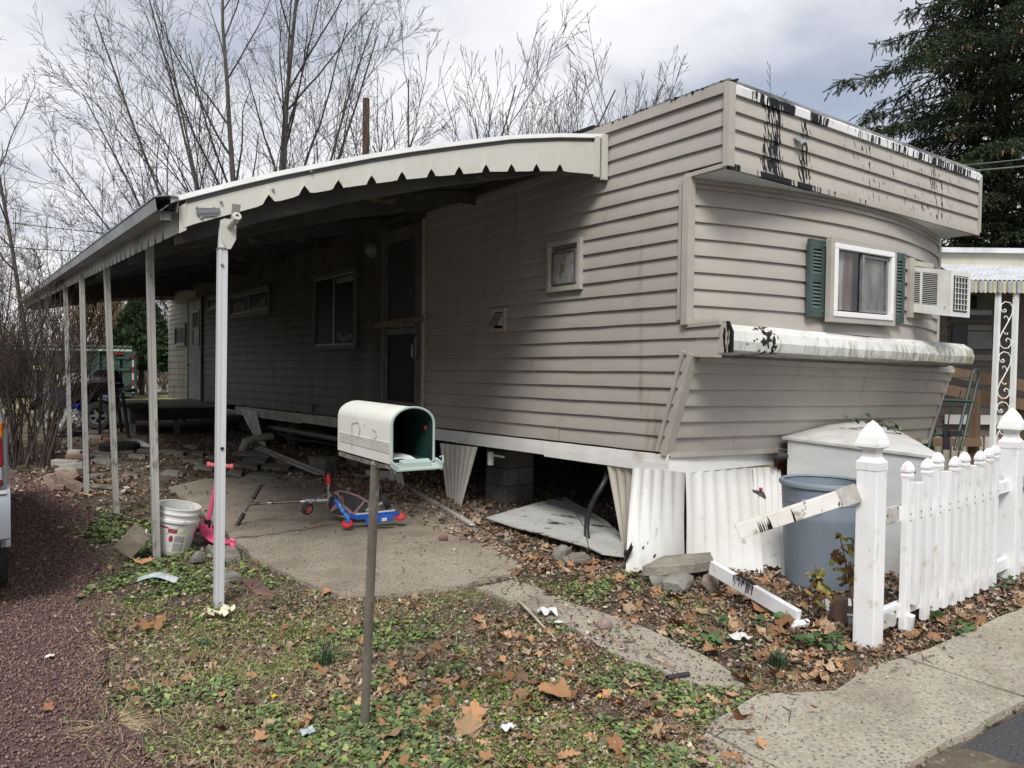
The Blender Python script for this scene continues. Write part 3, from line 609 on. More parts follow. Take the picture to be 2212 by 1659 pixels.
# small square window with a stained pane, and its tilted storm sash
Ya, Yb_ = ox(1263, 570, SX).y, ox(1191, 580, SX).y
b = MB(); frame_x(b, Ya, Yb_, 2.215, 2.675, 0.045, 0.045); ws = b.build('window', m_trim, home, bevel=0.003, )
ws['label'] = 'small square window with a stained pane'
b = MB(); frame_x(b, Ya + 0.045, Yb_ - 0.045, 2.26, 2.63, 0.03, 0.02); b.build('sash', m_frame, ws)
m_stain = mat('stained_glass', (0.22, 0.235, 0.235), 0.35, (0.30, 0.30, 0.29), 14, spots=[((0.16, 0.095, 0.045), 9, 0.52, 0.62, (1, 1, 0.6)), ((0.10, 0.055, 0.03), 22, 0.6, 0.68, (1, 1, 0.5))])
pane_x(Ya + 0.075, Yb_ - 0.075, 2.29, 2.585, ws, m_stain, SX - 0.034)
b = MB(); frame_x(b, Ya + 0.085, Yb_ - 0.065, 2.275, 2.575, 0.012, 0.012, SX - 0.034); b.build('gasket', m_dframe, ws)
# exhaust hood
Yv0, Yv1 = ox(1097, 690, SX).y, ox(1068, 690, SX).y; zt, zb_ = ox(1082, 667, SX).z, ox(1082, 717, SX).z
b = MB(); frame_x(b, Yv0, Yv1, zb_, zt, 0.035, 0.03); vt = b.build('vent', m_trim, home, bevel=0.003)
b = MB(); b.box((SX - 0.02, (Yv0 + Yv1) / 2, (zt + zb_) / 2), (0.006, Yv1 - Yv0 - 0.06, zt - zb_ - 0.06)); b.build('opening', m_dark, vt)
a, c = Yv0 + 0.04, Yv1 - 0.04; zz0, zz1 = zb_ + 0.06, zt - 0.045
b = MB(); b.hexa([(SX - 0.024, a, zz1), (SX - 0.024, c, zz1), (SX - 0.028, c, zz1), (SX - 0.028, a, zz1)], [(SX - 0.10, a, zz0), (SX - 0.10, c, zz0), (SX - 0.105, c, zz0), (SX - 0.105, a, zz0)])
b.add([(SX - 0.024, a, zz1), (SX - 0.10, a, zz0), (SX - 0.024, a, zz0)], [(0, 1, 2)]); b.build('flap', mat('galvanised', (0.42, 0.42, 0.42), 0.4, (0.3, 0.3, 0.3), 8, metal=0.4), vt)
# storm door near the front, barred by a plank
D0, D1 = 8.17, 9.27
b = MB(); frame_x(b, D0, D1, 0.92, 3.23, 0.10, 0.05); dr = b.build('door', m_dframe, home, bevel=0.004); dr['label'] = 'dark storm door with a plank nailed across'
b = MB(); frame_x(b, D0 + 0.10, D1 - 0.10, 1.00, 3.13, 0.06, 0.03, SX - 0.02); b.box((SX - 0.036, (D0 + D1) / 2, 1.94), (0.03, 0.78, 0.075)); b.build('storm_frame', mat('worn_aluminium', (0.15, 0.148, 0.145), 0.5, (0.10, 0.10, 0.097), 7, metal=0.35), dr)
b = MB(); b.box((SX - 0.03, (D0 + D1) / 2, 2.53), (0.006, 0.80, 1.10)); b.build('screen', m_screen, dr)
b = MB(); b.box((SX - 0.03, (D0 + D1) / 2, 1.45), (0.006, 0.80, 0.90)); b.build('pane', m_sglass, dr)
b = MB(); b.tube([(SX - 0.05, D0 + 0.14, 1.78), (SX - 0.10, D0 + 0.14, 1.76), (SX - 0.10, D0 + 0.14, 1.62), (SX - 0.05, D0 + 0.14, 1.60)], 0.012, 6); b.box((SX - 0.052, D0 + 0.13, 1.74), (0.02, 0.05, 0.22)); b.build('handle', m_frame, dr)
b = MB(); b.grid([[(SX - 0.036, D0 + 0.2 + 0.07 * i, z + 0.012 * abs(math.sin(i * 1.3))) for z in (1.985, 2.09)] for i in range(11)]); b.build('valance_cloth', m_cloth, dr)
m_wood = mat('weathered_wood', (0.24, 0.19, 0.145), 0.85, (0.13, 0.10, 0.08), 5, 0.35, 0.65, stretch=(1, 0.12, 1), bump=0.4, bscale=50)
b = MB(); b.bar((SX - 0.085, D0 - 0.10, 2.075), (SX - 0.085, D1 + 0.12, 2.03), 0.03, 0.075); b.build('plank', m_wood, home, bevel=0.004)
b = MB(); p = ox(806, 538, SX - 0.02); b.lathe([(0.0, 0.10), (0.06, 0.095), (0.10, 0.06), (0.115, 0.02), (0.12, 0.0)], 14, p, Matrix.Rotation(RAD(-90), 3, 'Y')); b.build('porch_lamp', m_frame, home, smooth=True)
p = ox(675, 880, SX - 0.03); b = MB(); b.box(p, (0.05, 0.10, 0.13)); b.box(p + Vector((0, 0, -0.09)), (0.02, 0.03, 0.08)); b.build('outlet_box', m_dframe, home, bevel=0.006)
# far door
b = MB(); frame_x(b, 19.15, 20.6, 0.53, 3.06, 0.07, 0.05); fd = b.build('door', m_dframe, home); fd['label'] = 'pale far door with a small window'
m_door = mat('pale_door', (0.38, 0.40, 0.40), 0.6, (0.30, 0.31, 0.30), 3)
b = MB(); b.box((SX - 0.035, 19.87, 1.79), (0.03, 1.28, 2.38)); b.build('door_leaf', m_door, fd)
b = MB(); frame_x(b, 19.35, 20.05, 1.85, 2.75, 0.05, 0.02, SX - 0.05); frame_x(b, 19.36, 20.04, 2.28, 2.33, 0.02, 0.02, SX - 0.05); fw_ = b.build('window', m_frame, fd)
b = MB(); b.tube([(SX - 0.06, 20.35, 1.42), (SX - 0.12, 20.35, 1.42), (SX - 0.12, 20.48, 1.42)], 0.02, 6); b.build('handle', m_frame, fd)
b = MB(); b.box((SX - 0.052, 19.7, 2.07), (0.006, 0.6, 0.40)); b.build('pane', m_glass, fd)
b = MB(); b.box((SX - 0.052, 19.7, 2.53), (0.006, 0.6, 0.36)); b.build('pane', m_cloth, fd)

# front window with white frame and two green shutters
wx0, wx1, wz0, wz1 = 5.66, 6.545, 1.965, 2.555
wy = bowY(6.1) - 0.032
def bx(b, x0, x1, z0, z1, y, d): b.box(((x0 + x1) / 2, y - d / 2, (z0 + z1) / 2), (x1 - x0, d, z1 - z0))
def frame_y(b, x0, x1, z0, z1, w, y, d):
    bx(b, x0, x1, z1 - w, z1, y, d); bx(b, x0, x1, z0, z0 + w, y, d); bx(b, x0, x0 + w, z0 + w, z1 - w, y, d); bx(b, x1 - w, x1, z0 + w, z1 - w, y, d)
b = MB(); frame_y(b, wx0 - 0.045, wx1 + 0.045, wz0 - 0.045, wz1 + 0.05, 0.05, wy, 0.05); wf = b.build('window', m_trim, home, bevel=0.004); wf['label'] = 'white sliding window between green shutters'
b = MB(); frame_y(b, wx0, wx1, wz0, wz1, 0.044, wy - 0.004, 0.055); b.build('frame', m_wframe, wf, bevel=0.006)
xm = (wx0 + wx1) / 2 - 0.02
b = MB(); bx(b, xm - 0.014, xm + 0.014, wz0 + 0.055, wz1 - 0.055, wy - 0.02, 0.025); frame_y(b, xm + 0.01, wx1 - 0.056, wz0 + 0.056, wz1 - 0.056, 0.022, wy - 0.012, 0.02); b.build('sash', m_frame, wf)
b = MB(); bx(b, wx0 + 0.05, wx1 - 0.05, wz0 + 0.05, wz1 - 0.05, wy + 0.012, 0.004); b.build('dark_room', m_dark, wf)
def drape(x0, x1, z0, z1, y, amp, k, material):
    b = MB(); n = 28; b.grid([[(x0 + (x1 - x0) * i / n, y - amp * math.sin(i * k), z) for z in (z0, (z0 + z1) / 2, z1)] for i in range(n + 1)]); return b.build('curtain', material, wf)
drape(wx0 + 0.06, wx0 + 0.20, wz0 + 0.06, wz1 - 0.06, wy - 0.004, 0.005, 1.9, m_curtain); drape(wx0 + 0.19, wx0 + 0.33, wz0 + 0.06, wz1 - 0.06, wy - 0.006, 0.007, 1.1, m_curtainb)
drape(xm + 0.02, wx1 - 0.07, wz0 + 0.08, wz1 - 0.08, wy - 0.004, 0.002, 0.5, mat('window_screen', (0.26, 0.25, 0.235), 0.6, (0.14, 0.135, 0.125), 5, stretch=(2, 2, 0.7)))
m_clear = bpy.data.materials.new('clear_pane'); m_clear.use_nodes = True; t = m_clear.node_tree; t.nodes.clear()
o = N(t, 'ShaderNodeOutputMaterial'); mxs = N(t, 'ShaderNodeMixShader'); tr = N(t, 'ShaderNodeBsdfTransparent'); gl = N(t, 'ShaderNodeBsdfGlossy'); gl.inputs['Roughness'].default_value = 0.04
tr.inputs[0].default_value = (0.92, 0.92, 0.92, 1); 
mxs.inputs[0].default_value = 0.10; L(t, tr.outputs[0], mxs.inputs[1]); L(t, gl.outputs[0], mxs.inputs[2]); L(t, mxs.outputs[0], o.inputs[0])
b = MB(); b.add([(wx0 + 0.055, wy - 0.024, wz0 + 0.056), (xm - 0.01, wy - 0.024, wz0 + 0.056), (xm - 0.01, wy - 0.024, wz1 - 0.056), (wx0 + 0.055, wy - 0.024, wz1 - 0.056)], [(0, 1, 2, 3)]); b.build('pane', m_clear, wf)
b = MB(); b.add([(xm + 0.03, wy - 0.019, wz0 + 0.075), (wx1 - 0.076, wy - 0.019, wz0 + 0.075), (wx1 - 0.076, wy - 0.019, wz1 - 0.075), (xm + 0.03, wy - 0.019, wz1 - 0.075)], [(0, 1, 2, 3)]); b.build('pane', m_clear, wf)
m_green = mat('shutter_green', (0.045, 0.074, 0.070), 0.5, (0.058, 0.09, 0.085), 5, bump=0.1, bscale=80, bstretch=(1, 1, 0.1))
m_slat = mat('sky_lit_slat', (0.13, 0.175, 0.17), 0.35, (0.10, 0.14, 0.135), 8)  # lighter than the shutter green: reflected sky put into the slat colour
def shutter(x0, x1):
    z0, z1 = 1.955, 2.575; y = bowY((x0 + x1) / 2) - 0.03; w = 0.042
    b = MB(); bx(b, x0, x0 + w, z0, z1, y, 0.035); bx(b, x1 - w, x1, z0, z1, y, 0.035)
    for a, c in ((z1 - 0.075, z1), (2.235, 2.305), (z0, z0 + 0.075)): bx(b, x0 + w, x1 - w, a, c, y - 0.002, 0.028)
    bx(b, x0 + w, x1 - w, z0 + 0.07, z1 - 0.07, y + 0.002, 0.006)
    s_ = b.build('shutter', m_green, home, bevel=0.004)
    for a, c in ((2.03, 2.235), (2.305, 2.50)):
        for i in range(7):
            z = a + (c - a) * (i + 0.5) / 7; b = MB(); b.box(((x0 + x1) / 2, y - 0.016, z), (x1 - x0 - 2 * w, 0.005, 0.034), (RAD(-38), 0, 0)); b.build('slat', m_slat, s_)
    for xx, z in ((x0 + 0.021, z1 - 0.045), (x1 - 0.021, z1 - 0.045), (x0 + 0.021, z0 + 0.05), (x1 - 0.021, z0 + 0.05)):
        b = MB(); b.lathe([(0.0, 0.008), (0.008, 0.006), (0.011, 0)], 8, (xx, y - 0.035, z), Matrix.Rotation(RAD(90), 3, 'X')); b.build('rivet', m_green, s_)
xs0 = 5.43; shutter(xs0, xs0 + 0.205); shutter(6.625, 6.80)
# black hole and bent flap on the fascia
b = MB(); b.add([(5.115, 3.639, 3.315), (5.20, 3.637, 3.312), (5.215, 3.58, 3.275), (5.155, 3.585, 3.255), (5.10, 3.60, 3.27)], [(0, 1, 2, 3, 4)]); b.build('bent_flap', mat('bare_tin', (0.40, 0.42, 0.44), 0.35, metal=0.5), home)

# window air conditioner
ac = thing('air_conditioner', 'white boxy air conditioner sticking out of the front wall right of the shutters', 'air conditioner', (7.25, 3.76, 2.25))
m_ac = mat('ac_enamel', (0.72, 0.72, 0.70), 0.4, (0.62, 0.61, 0.57), 6, spots=[((0.30, 0.17, 0.08), 12, 0.66, 0.72, (1, 1, 1))])
ax0, ax1, ay0, ay1 = 7.06, 7.42, 3.40, 3.80; zt0, zb0, zt1, zb1 = 2.425, 2.02, 2.50, 2.085   # front, back
def ap(x, u, v):     # u 0 at front .. 1 at wall, v 0 bottom .. 1 top
    return (x, ay0 + (ay1 - ay0) * u, (zb0 + (zb1 - zb0) * u) * (1 - v) + (zt0 + (zt1 - zt0) * u) * v)
b = MB()
for u0, u1, v0, v1 in ((0, 1, 0.90, 1), (0, 1, 0, 0.20), (0, 0.26, 0.2, 0.9), (0.60, 0.65, 0.2, 0.9), (0.97, 1, 0.2, 0.9)):
    b.hexa([ap(ax0, u0, v0), ap(ax0, u1, v0), ap(ax0, u1, v1), ap(ax0, u0, v1)], [ap(ax0 + 0.012, u0, v0), ap(ax0 + 0.012, u1, v0), ap(ax0 + 0.012, u1, v1), ap(ax0 + 0.012, u0, v1)])
b.hexa([ap(ax0 + 0.012, 0, 0.965), ap(ax0 + 0.012, 1, 0.965), ap(ax0 + 0.012, 1, 1), ap(ax0 + 0.012, 0, 1)], [ap(ax1, 0, 0.965), ap(ax1, 1, 0.965), ap(ax1, 1, 1), ap(ax1, 0, 1)])
b.hexa([ap(ax0 + 0.012, 0, 0), ap(ax0 + 0.012, 1, 0), ap(ax0 + 0.012, 1, 0.03), ap(ax0 + 0.012, 0, 0.03)], [ap(ax1, 0, 0), ap(ax1, 1, 0), ap(ax1, 1, 0.03), ap(ax1, 0, 0.03)])
b.hexa([ap(ax1 - 0.012, 0, 0.03), ap(ax1 - 0.012, 1, 0.03), ap(ax1 - 0.012, 1, 0.965), ap(ax1 - 0.012, 0, 0.965)], [ap(ax1, 0, 0.03), ap(ax1, 1, 0.03), ap(ax1, 1, 0.965), ap(ax1, 0, 0.965)])
for x0, x1, v0, v1 in ((ax0, ax1, 0.90, 1.0), (ax0, ax1, 0.0, 0.10), (ax0, ax0 + 0.05, 0.1, 0.9), (ax1 - 0.04, ax1, 0.1, 0.9)):
    b.hexa([(x0, ay0 - 0.012, ap(0, 0, v0)[2]), (x1, ay0 - 0.012, ap(0, 0, v0)[2]), (x1, ay0 - 0.012, ap(0, 0, v1)[2]), (x0, ay0 - 0.012, ap(0, 0, v1)[2])], [(x0, ay0 - 0.001, ap(0, 0, v0)[2]), (x1, ay0 - 0.001, ap(0, 0, v0)[2]), (x1, ay0 - 0.001, ap(0, 0, v1)[2]), (x0, ay0 - 0.001, ap(0, 0, v1)[2])])
b.build('casing', m_ac, ac)
b = MB(); b.hexa([ap(ax0 + 0.03, 0.02, 0.05), ap(ax0 + 0.03, 0.98, 0.05), ap(ax0 + 0.03, 0.98, 0.95), ap(ax0 + 0.03, 0.02, 0.95)], [ap(ax1 - 0.02, 0.02, 0.05), ap(ax1 - 0.02, 0.98, 0.05), ap(ax1 - 0.02, 0.98, 0.95), ap(ax1 - 0.02, 0.02, 0.95)]); b.build('coil', mat('ac_coil', (0.025, 0.025, 0.027), 0.6, (0.06, 0.06, 0.06), 40), ac)
for c0, c1 in ((0.26, 0.60), (0.65, 0.97)):
    for i in range(17):
        v = 0.2 + 0.7 * (i + 0.5) / 17; b = MB(); p, q = Vector(ap(ax0 + 0.006, c0, v)), Vector(ap(ax0 + 0.006, c1, v)); b.bar(p, q, 0.010, 0.0048); b.build('louver', m_ac, ac)
for i in range(5):
    x = ax0 + 0.07 + 0.055 * i; b = MB(); b.tube([(x, ay0 - 0.02, zb0 + 0.05), (x, ay0 - 0.02, zt0 - 0.05)], 0.0035, 5); b.build('grille_wire', m_ac, ac)
for i in range(7):
    z = zb0 + 0.06 + 0.048 * i; b = MB(); b.tube([(ax0 + 0.05, ay0 - 0.024, z), (ax1 - 0.05, ay0 - 0.024, z)], 0.0035, 5); b.build('grille_wire', m_ac, ac)
b = MB(); bx(b, 6.98, 7.06, 2.02, 2.56, bowY(7.0) - 0.015, 0.03); bx(b, 7.06, 7.5, 2.51, 2.555, bowY(7.3) - 0.015, 0.03); bx(b, 7.06, 7.5, 2.02, 2.07, bowY(7.3) - 0.015, 0.03); b.build('ac_sleeve', m_trim, home)

# ================================================================== the carport roof
cp = thing('carport', 'long cream metal carport roof with scalloped valance and slim posts along the home', 'carport', (1.1, 5.0, 0))
m_cream = mat('cream_enamel', (0.53, 0.525, 0.47), 0.45, (0.48, 0.47, 0.415), 1.5, 0.4, 0.7, spots=[((0.42, 0.38, 0.28), 2.5, 0.6, 0.8, (1, 1, 2))])
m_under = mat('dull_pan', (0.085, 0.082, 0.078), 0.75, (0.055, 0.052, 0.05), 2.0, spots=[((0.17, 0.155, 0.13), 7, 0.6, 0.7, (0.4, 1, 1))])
m_gut = mat('grey_gutter', (0.27, 0.275, 0.28), 0.45, (0.17, 0.17, 0.165), 2, 0.4, 0.7, spots=[((0.12, 0.11, 0.10), 4, 0.58, 0.7, (1, 1, 1))])
m_whitepaint = mat('white_paint', (0.74, 0.75, 0.75), 0.45, (0.66, 0.67, 0.66), 5)
CY0, CY1 = 5.0, 22.5
PX = [0.95, 1.31, 1.60, 1.92, 2.25, 2.61, 3.0, 3.42, 3.88, 4.42]; PZ = [2.515, 2.66, 2.77, 2.88, 2.99, 3.10, 3.21, 3.325, 3.42, 3.51]
BX = [0.95, 1.07, 1.47, 1.78, 2.12, 2.5, 2.84, 3.25, 3.88, 4.36]; BZ = [2.31, 2.37, 2.53, 2.65, 2.75, 2.85, 2.93, 3.02, 3.12, 3.16]
def topz(x, y=5.0):
    k = 0.028 * (y - 5.0) * max(0, min(1, (4.4 - x) / 3.4)); return float(np.interp(x, PX, PZ)) + k
def botz(x): return float(np.interp(x, BX, BZ))
# roof pans, laid side by side along the home
ny = 29
for i in range(ny):
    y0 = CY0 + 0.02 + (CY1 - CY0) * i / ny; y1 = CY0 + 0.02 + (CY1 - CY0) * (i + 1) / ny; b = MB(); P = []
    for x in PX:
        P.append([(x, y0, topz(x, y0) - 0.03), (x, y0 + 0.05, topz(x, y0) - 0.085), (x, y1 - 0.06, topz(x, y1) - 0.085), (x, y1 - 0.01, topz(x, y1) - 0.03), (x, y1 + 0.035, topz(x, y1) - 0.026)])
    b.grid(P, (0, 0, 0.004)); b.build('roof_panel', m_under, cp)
# front edge: white cap, dark channel strip, scalloped valance
xs = [PX[0] + (PX[-1] - PX[0]) * i / 40 for i in range(41)]
b = MB(); b.grid([[(x, 5.02, topz(x) + 0.0), (x, 4.955, topz(x) + 0.004), (x, 4.95, topz(x) - 0.028), (x, 4.965, topz(x) - 0.032)] for x in xs]); b.build('edge_cap', m_whitepaint, cp)
b = MB(); b.grid([[(x, 4.985, topz(x) - 0.005), (x, 4.985, topz(x) - 0.075), (x, 4.97, topz(x) - 0.085)] for x in xs if x > 1.02]); b.build('edge_channel', mat('dark_channel', (0.17, 0.17, 0.165), 0.5), cp)
def valance(name, pts_top, pts_bot, notches, out, half=0.042, depth=0.06, material=m_cream, round_=0.035):
    """Sheet between a top and a bottom line (functions of u); pointed notches with round shoulders cut into the lower edge at u."""
    b = MB(); us = []
    for u in notches: us += [u - half - round_, u - half, u - half * 0.55, u - half * 0.22, u, u + half * 0.22, u + half * 0.55, u + half, u + half + round_]
    lo, hi = pts_top[1], pts_top[2]
    us = sorted([u for u in us if lo < u < hi] + [lo + (hi - lo) * i / 60 for i in range(61)])
    P = []
    for u in us:
        z = pts_bot(u).z; c = min((abs(u - q), q) for q in notches)
        dd = 0
        if c[0] < half: dd = depth * (1 - c[0] / half) ** 0.75 * (1.0 if u <= c[1] else 0.95)
        elif c[0] < half + round_: dd = 0.006 * (1 - (c[0] - half) / round_) ** 2
        t_ = pts_top[0](u); q = pts_bot(u) + Vector((0, 0, dd)); P.append([t_, t_.lerp(q, 0.5), q])
    b.grid(P, Vector(out) * 0.004); return b.build(name, material, cp)
nX = [oy(px, py, 4.975).x for px, py in [(579, 430), (656, 410), (729, 394), (801, 378), (866.5, 369), (930, 362), (990, 356), (1048, 352), (1103, 349), (1157, 347), (1207.7, 347)]]
valance('front_valance', (lambda u: Vector((u, 4.975, topz(u) - 0.06)), 1.03, 4.26), lambda u: Vector((u, 4.965, botz(u))), nX, (0, -1, 0), half=0.038, depth=0.06)
b = MB(); bx(b, 4.26, 4.31, 3.13, 3.47, 4.972, 0.03); bx(b, 4.325, 4.375, 3.11, 3.49, 4.955, 0.04); b.build('wall_bracket', m_cream, cp, bevel=0.003)
# left eave: gutter, valance with narrower scallops
def eavez(y): return 2.50 + 0.028 * (y - 5)
b = MB(); Y_ = [4.93, 5.5, 8, 11, 15, 19, CY1]
b.grid([[(0.99, y, eavez(y) + 0.01), (0.985, y, eavez(y) - 0.07), (0.87, y, eavez(y) - 0.07), (0.86, y, eavez(y) + 0.0), (0.87, y, eavez(y) + 0.006)] for y in Y_], None); b.build('gutter', m_gut, cp)
b = MB(); b.lathe([(0.032, 0), (0.032, -0.05), (0.028, -0.05)], 12, (0.93, 4.99, eavez(5) - 0.07)); b.build('downspout_stub', m_gut, cp)
b = MB(); b.grid([[(0.99, y, eavez(y) + 0.02), (0.93, y, eavez(y) + 0.022), (0.855, y, eavez(y) + 0.005)] for y in Y_], (0, 0, 0.006)); b.build('eave_flashing', m_gut, cp)
m_val = mat('side_valance_enamel', (0.44, 0.425, 0.375), 0.5, (0.30, 0.28, 0.245), 1.4, 0.35, 0.65, stretch=(1, 1, 0.8), spots=[((0.17, 0.155, 0.135), 2.2, 0.58, 0.75, (1, 1, 0.6))])
segs = [(5.0, 6.55), (6.57, 8.5), (8.52, 10.45), (10.47, 12.4), (12.42, 14.4), (14.42, 16.4), (16.42, 18.4), (18.42, 20.4), (20.42, CY1)]
for a, c in segs:
    n = int((c - a) / 0.222); nn = [a + (c - a) * (i + 0.75) / n for i in range(n)]
    if a == 5.0: nn = [q for q in nn if q > 5.25]
    valance('side_valance', (lambda u: Vector((1.0, u, eavez(u) + 0.02)), a, c), lambda u: Vector((1.0, u, eavez(u) - 0.185)), nn, (-1, 0, 0), half=0.036, depth=0.09, material=m_val, round_=0.03)
b = MB(); b.slab([(0.998, 4.968, 2.31), (1.04, 4.968, 2.335), (1.04, 4.968, 2.50), (0.998, 4.968, 2.47)], (0, -0.004, 0)); b.build('corner_flashing', m_cream, cp)
# rafters under the pans, tapered ends at the wall
for i, y in enumerate([5.25, 7.07, 9.11, 11.24, 13.35, 15.62, 17.8, 20.11, 22.35]):
    b = MB(); prev = None; P = []
    for x in [1.02, 1.6, 2.25, 3.0, 3.7, 4.2, 4.385]:
        zt_ = topz(x, y) - 0.095; d = 0.17 if x < 3.9 else 0.17 - (x - 3.9) * 0.16
        P.append([(x, y - 0.03, zt_ - 0.005), (x, y + 0.03, zt_ - 0.005), (x, y + 0.03, zt_ - d), (x, y + 0.07, zt_ - d), (x, y + 0.07, zt_ - d - 0.012), (x, y - 0.03, zt_ - d - 0.012), (x, y - 0.03, zt_ - 0.005)])
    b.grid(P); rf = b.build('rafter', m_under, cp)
    b = MB(); b.box((4.30, y - 0.04, topz(4.3, y) - 0.18), (0.16, 0.02, 0.14)); b.build('bracket', m_under, rf)
for y in (6.1, 8.1, 10.2, 12.3, 14.5, 16.7, 19.0, 21.2):
    b = MB(); b.tube([(x, y, topz(x, y) - 0.13) for x in (1.02, 1.6, 2.25, 3.0, 3.7, 4.38)], 0.028, 6); b.build('purlin', m_under, cp, smooth=True)
b = MB(); b.bar((1.05, 5.03, eavez(5) - 0.08), (1.05, CY1, eavez(CY1) - 0.08), 0.06, 0.10); b.build('eave_beam', m_under, cp)
b = MB(); b.bar((4.36, 5.05, 3.36), (4.36, CY1, 3.36), 0.03, 0.06); b.build('wall_ledger', m_under, cp)
b = MB(); b.grid([[(x, CY1, topz(x, CY1)), (x, CY1 + 0.005, topz(x, CY1) - (0.35 if x > 1.2 else 0.25))] for x in PX], (0, 0.004, 0)); b.build('end_valance', m_val, cp)
# posts
m_alu = mat('chalky_aluminium', (0.62, 0.635, 0.65), 0.45, (0.52, 0.53, 0.54), 4, stretch=(1, 1, 0.1), metal=0.1)
m_post = mat('weathered_post', (0.42, 0.41, 0.385), 0.6, (0.28, 0.27, 0.25), 3, 0.35, 0.65, stretch=(2, 2, 0.25), bump=0.15, bscale=40, spots=[((0.17, 0.155, 0.14), 18, 0.56, 0.66, (1, 1, 0.4))])
PT = [(oz(472, 1310), Vector((1.255, 4.985, 2.25))), (oz(338, 1205), Vector((1.09, 6.48, 2.45))), (oz(252, 1112), Vector((1.04, 8.49, 2.49))), (oz(187, 1065), Vector((0.98, 10.05, 2.52))),
      (gd(152, 10.75), Vector((1.0, 12.3, 2.58))), (gd(105, 14.0), Vector((1.02, 16.2, 2.66))), (Vector((1.15, 18.6, 0)), Vector((1.04, 18.5, 2.72))), (Vector((1.1, 20.6, 0)), Vector((1.04, 20.5, 2.78)))]
for i, (p, q) in enumerate(PT):
    b = MB(); w = 0.054 if i == 0 else 0.052
    d = (q - p); P = []
    sec = [(-1, -1), (-0.35, -1), (-0.3, -0.86), (0.3, -0.86), (0.35, -1), (1, -1), (1, 1), (0.35, 1), (0.3, 0.86), (-0.3, 0.86), (-0.35, 1), (-1, 1), (-1, -1)]
    for t_ in (0, 1): P.append([p + d * t_ + Vector((a * w / 2, c * w / 2, -0.03 * (1 - t_))) for a, c in sec])
    b.grid(P); po = b.build('post', m_alu if i == 0 else m_post, cp)
    if i == 0:
        po['label'] = 'bright aluminium front post'
        q2 = Vector((1.265, 4.985, 2.42)); b = MB(); b.bar(q - Vector((0, 0, 0.02)), q2, 0.047, 0.047, (0, 1, 0)); b.build('post_insert', m_whitepaint, po)
        b = MB(); pl = [(-0.045, 0.06), (-0.03, 0.10), (0.03, 0.10), (0.045, 0.06), (0.045, -0.02), (0.012, -0.085), (-0.012, -0.085), (-0.045, -0.02)]
        b.slab([(1.28 + u, 4.938, 2.325 + v) for u, v in pl], (0, -0.006, 0)); b.tube([(1.285, 4.93, 2.38), (1.30, 4.86, 2.41), (1.305, 4.83, 2.43)], 0.021, 10)
        b.slab([(1.28, 4.90, 2.40), (1.33, 4.90, 2.40), (1.325, 4.84, 2.50), (1.275, 4.84, 2.50)], (0, -0.006, 0.002)); b.build('flag_bracket', m_cream, po, smooth=True)
        b = MB(); b.lathe([(0.012, 0), (0.024, 0), (0.028, 0.006), (0.024, 0.012), (0.012, 0.012)], 14, (1.30, 4.828, 2.425), Matrix.Rotation(RAD(70), 3, 'X')); b.build('ring', m_cream, po)
        b = MB(); b.box((1.255, 4.985, 2.245), (0.062, 0.062, 0.008)); b.build('collar', m_frame, po)
        for dx, z in ((-0.003, 2.14), (0.0, 1.0)):
            b = MB(); b.lathe([(0.0, 0.006), (0.009, 0.005), (0.011, 0)], 8, (1.25 + dx, 4.957, z), Matrix.Rotation(RAD(90), 3, 'X')); b.build('bolt', m_frame if z > 2 else m_black, po)
for px, py in [(478, 437), (426, 449), (435, 470), (672, 370), (590, 410)]:
    p = oy(px, py, 4.956); b = MB(); b.lathe([(0.0, 0.006), (0.009, 0.004), (0.011, 0)], 8, p, Matrix.Rotation(RAD(90), 3, 'X')); b.build('rivet', m_frame, cp)
# maker's emblem: a small grey slanted badge of looping letters over a shorter underline
m_emb = mat('badge_grey', (0.14, 0.15, 0.17), 0.5); m_embl = mat('badge_light', (0.34, 0.36, 0.38), 0.5)
e0, e1 = oy(424, 460, 4.957), oy(474, 452, 4.957); ex = (e1 - e0)
def ep(u, v): return Vector((e0.x + ex.x * u, 4.956, e0.z + ex.z * u * 0.62 + v))
b = MB(); b.slab([ep(0, -0.012), ep(1.02, -0.012), ep(1.0, 0.025), ep(0.9, 0.022), ep(0.72, 0.030), ep(0.68, 0.024), ep(0.16, 0.030), ep(0.1, 0.022), ep(0, 0.022)], (0, -0.003, 0)); b.slab([ep(0.16, -0.026), ep(0.86, -0.026), ep(0.94, -0.014), ep(0.1, -0.014)], (0, -0.003, 0)); bd = b.build('badge', m_emb, cp)
b = MB(); q = []
for i in range(30):
    u = i / 29; q.append(ep(0.05 + 0.9 * u, 0.005 + 0.011 * math.sin(u * 40)) + Vector((0, -0.005, 0)))
b.tube(q, 0.0022, 4); b.build('badge_script', m_embl, bd)
# ================================================================== things in the front yard
m_plastic_w = mat('white_vinyl_fence', (0.80, 0.805, 0.81), 0.4, (0.70, 0.70, 0.685), 3, 0.45, 0.75, stretch=(1, 1, 0.6), spots=[((0.55, 0.52, 0.44), 14, 0.58, 0.74, (1, 1, 0.7)), ((0.46, 0.44, 0.35), 4, 0.60, 0.74, (1.5, 1.5, 0.5)), ((0.22, 0.2, 0.17), 60, 0.70, 0.74, (1, 1, 0.6))], rnd=0.04)
m_grey_zinc = mat('zinc', (0.55, 0.545, 0.53), 0.45, (0.42, 0.39, 0.34), 14, metal=0.1)
m_screw = mat('rusty_screw', (0.10, 0.05, 0.03), 0.7)
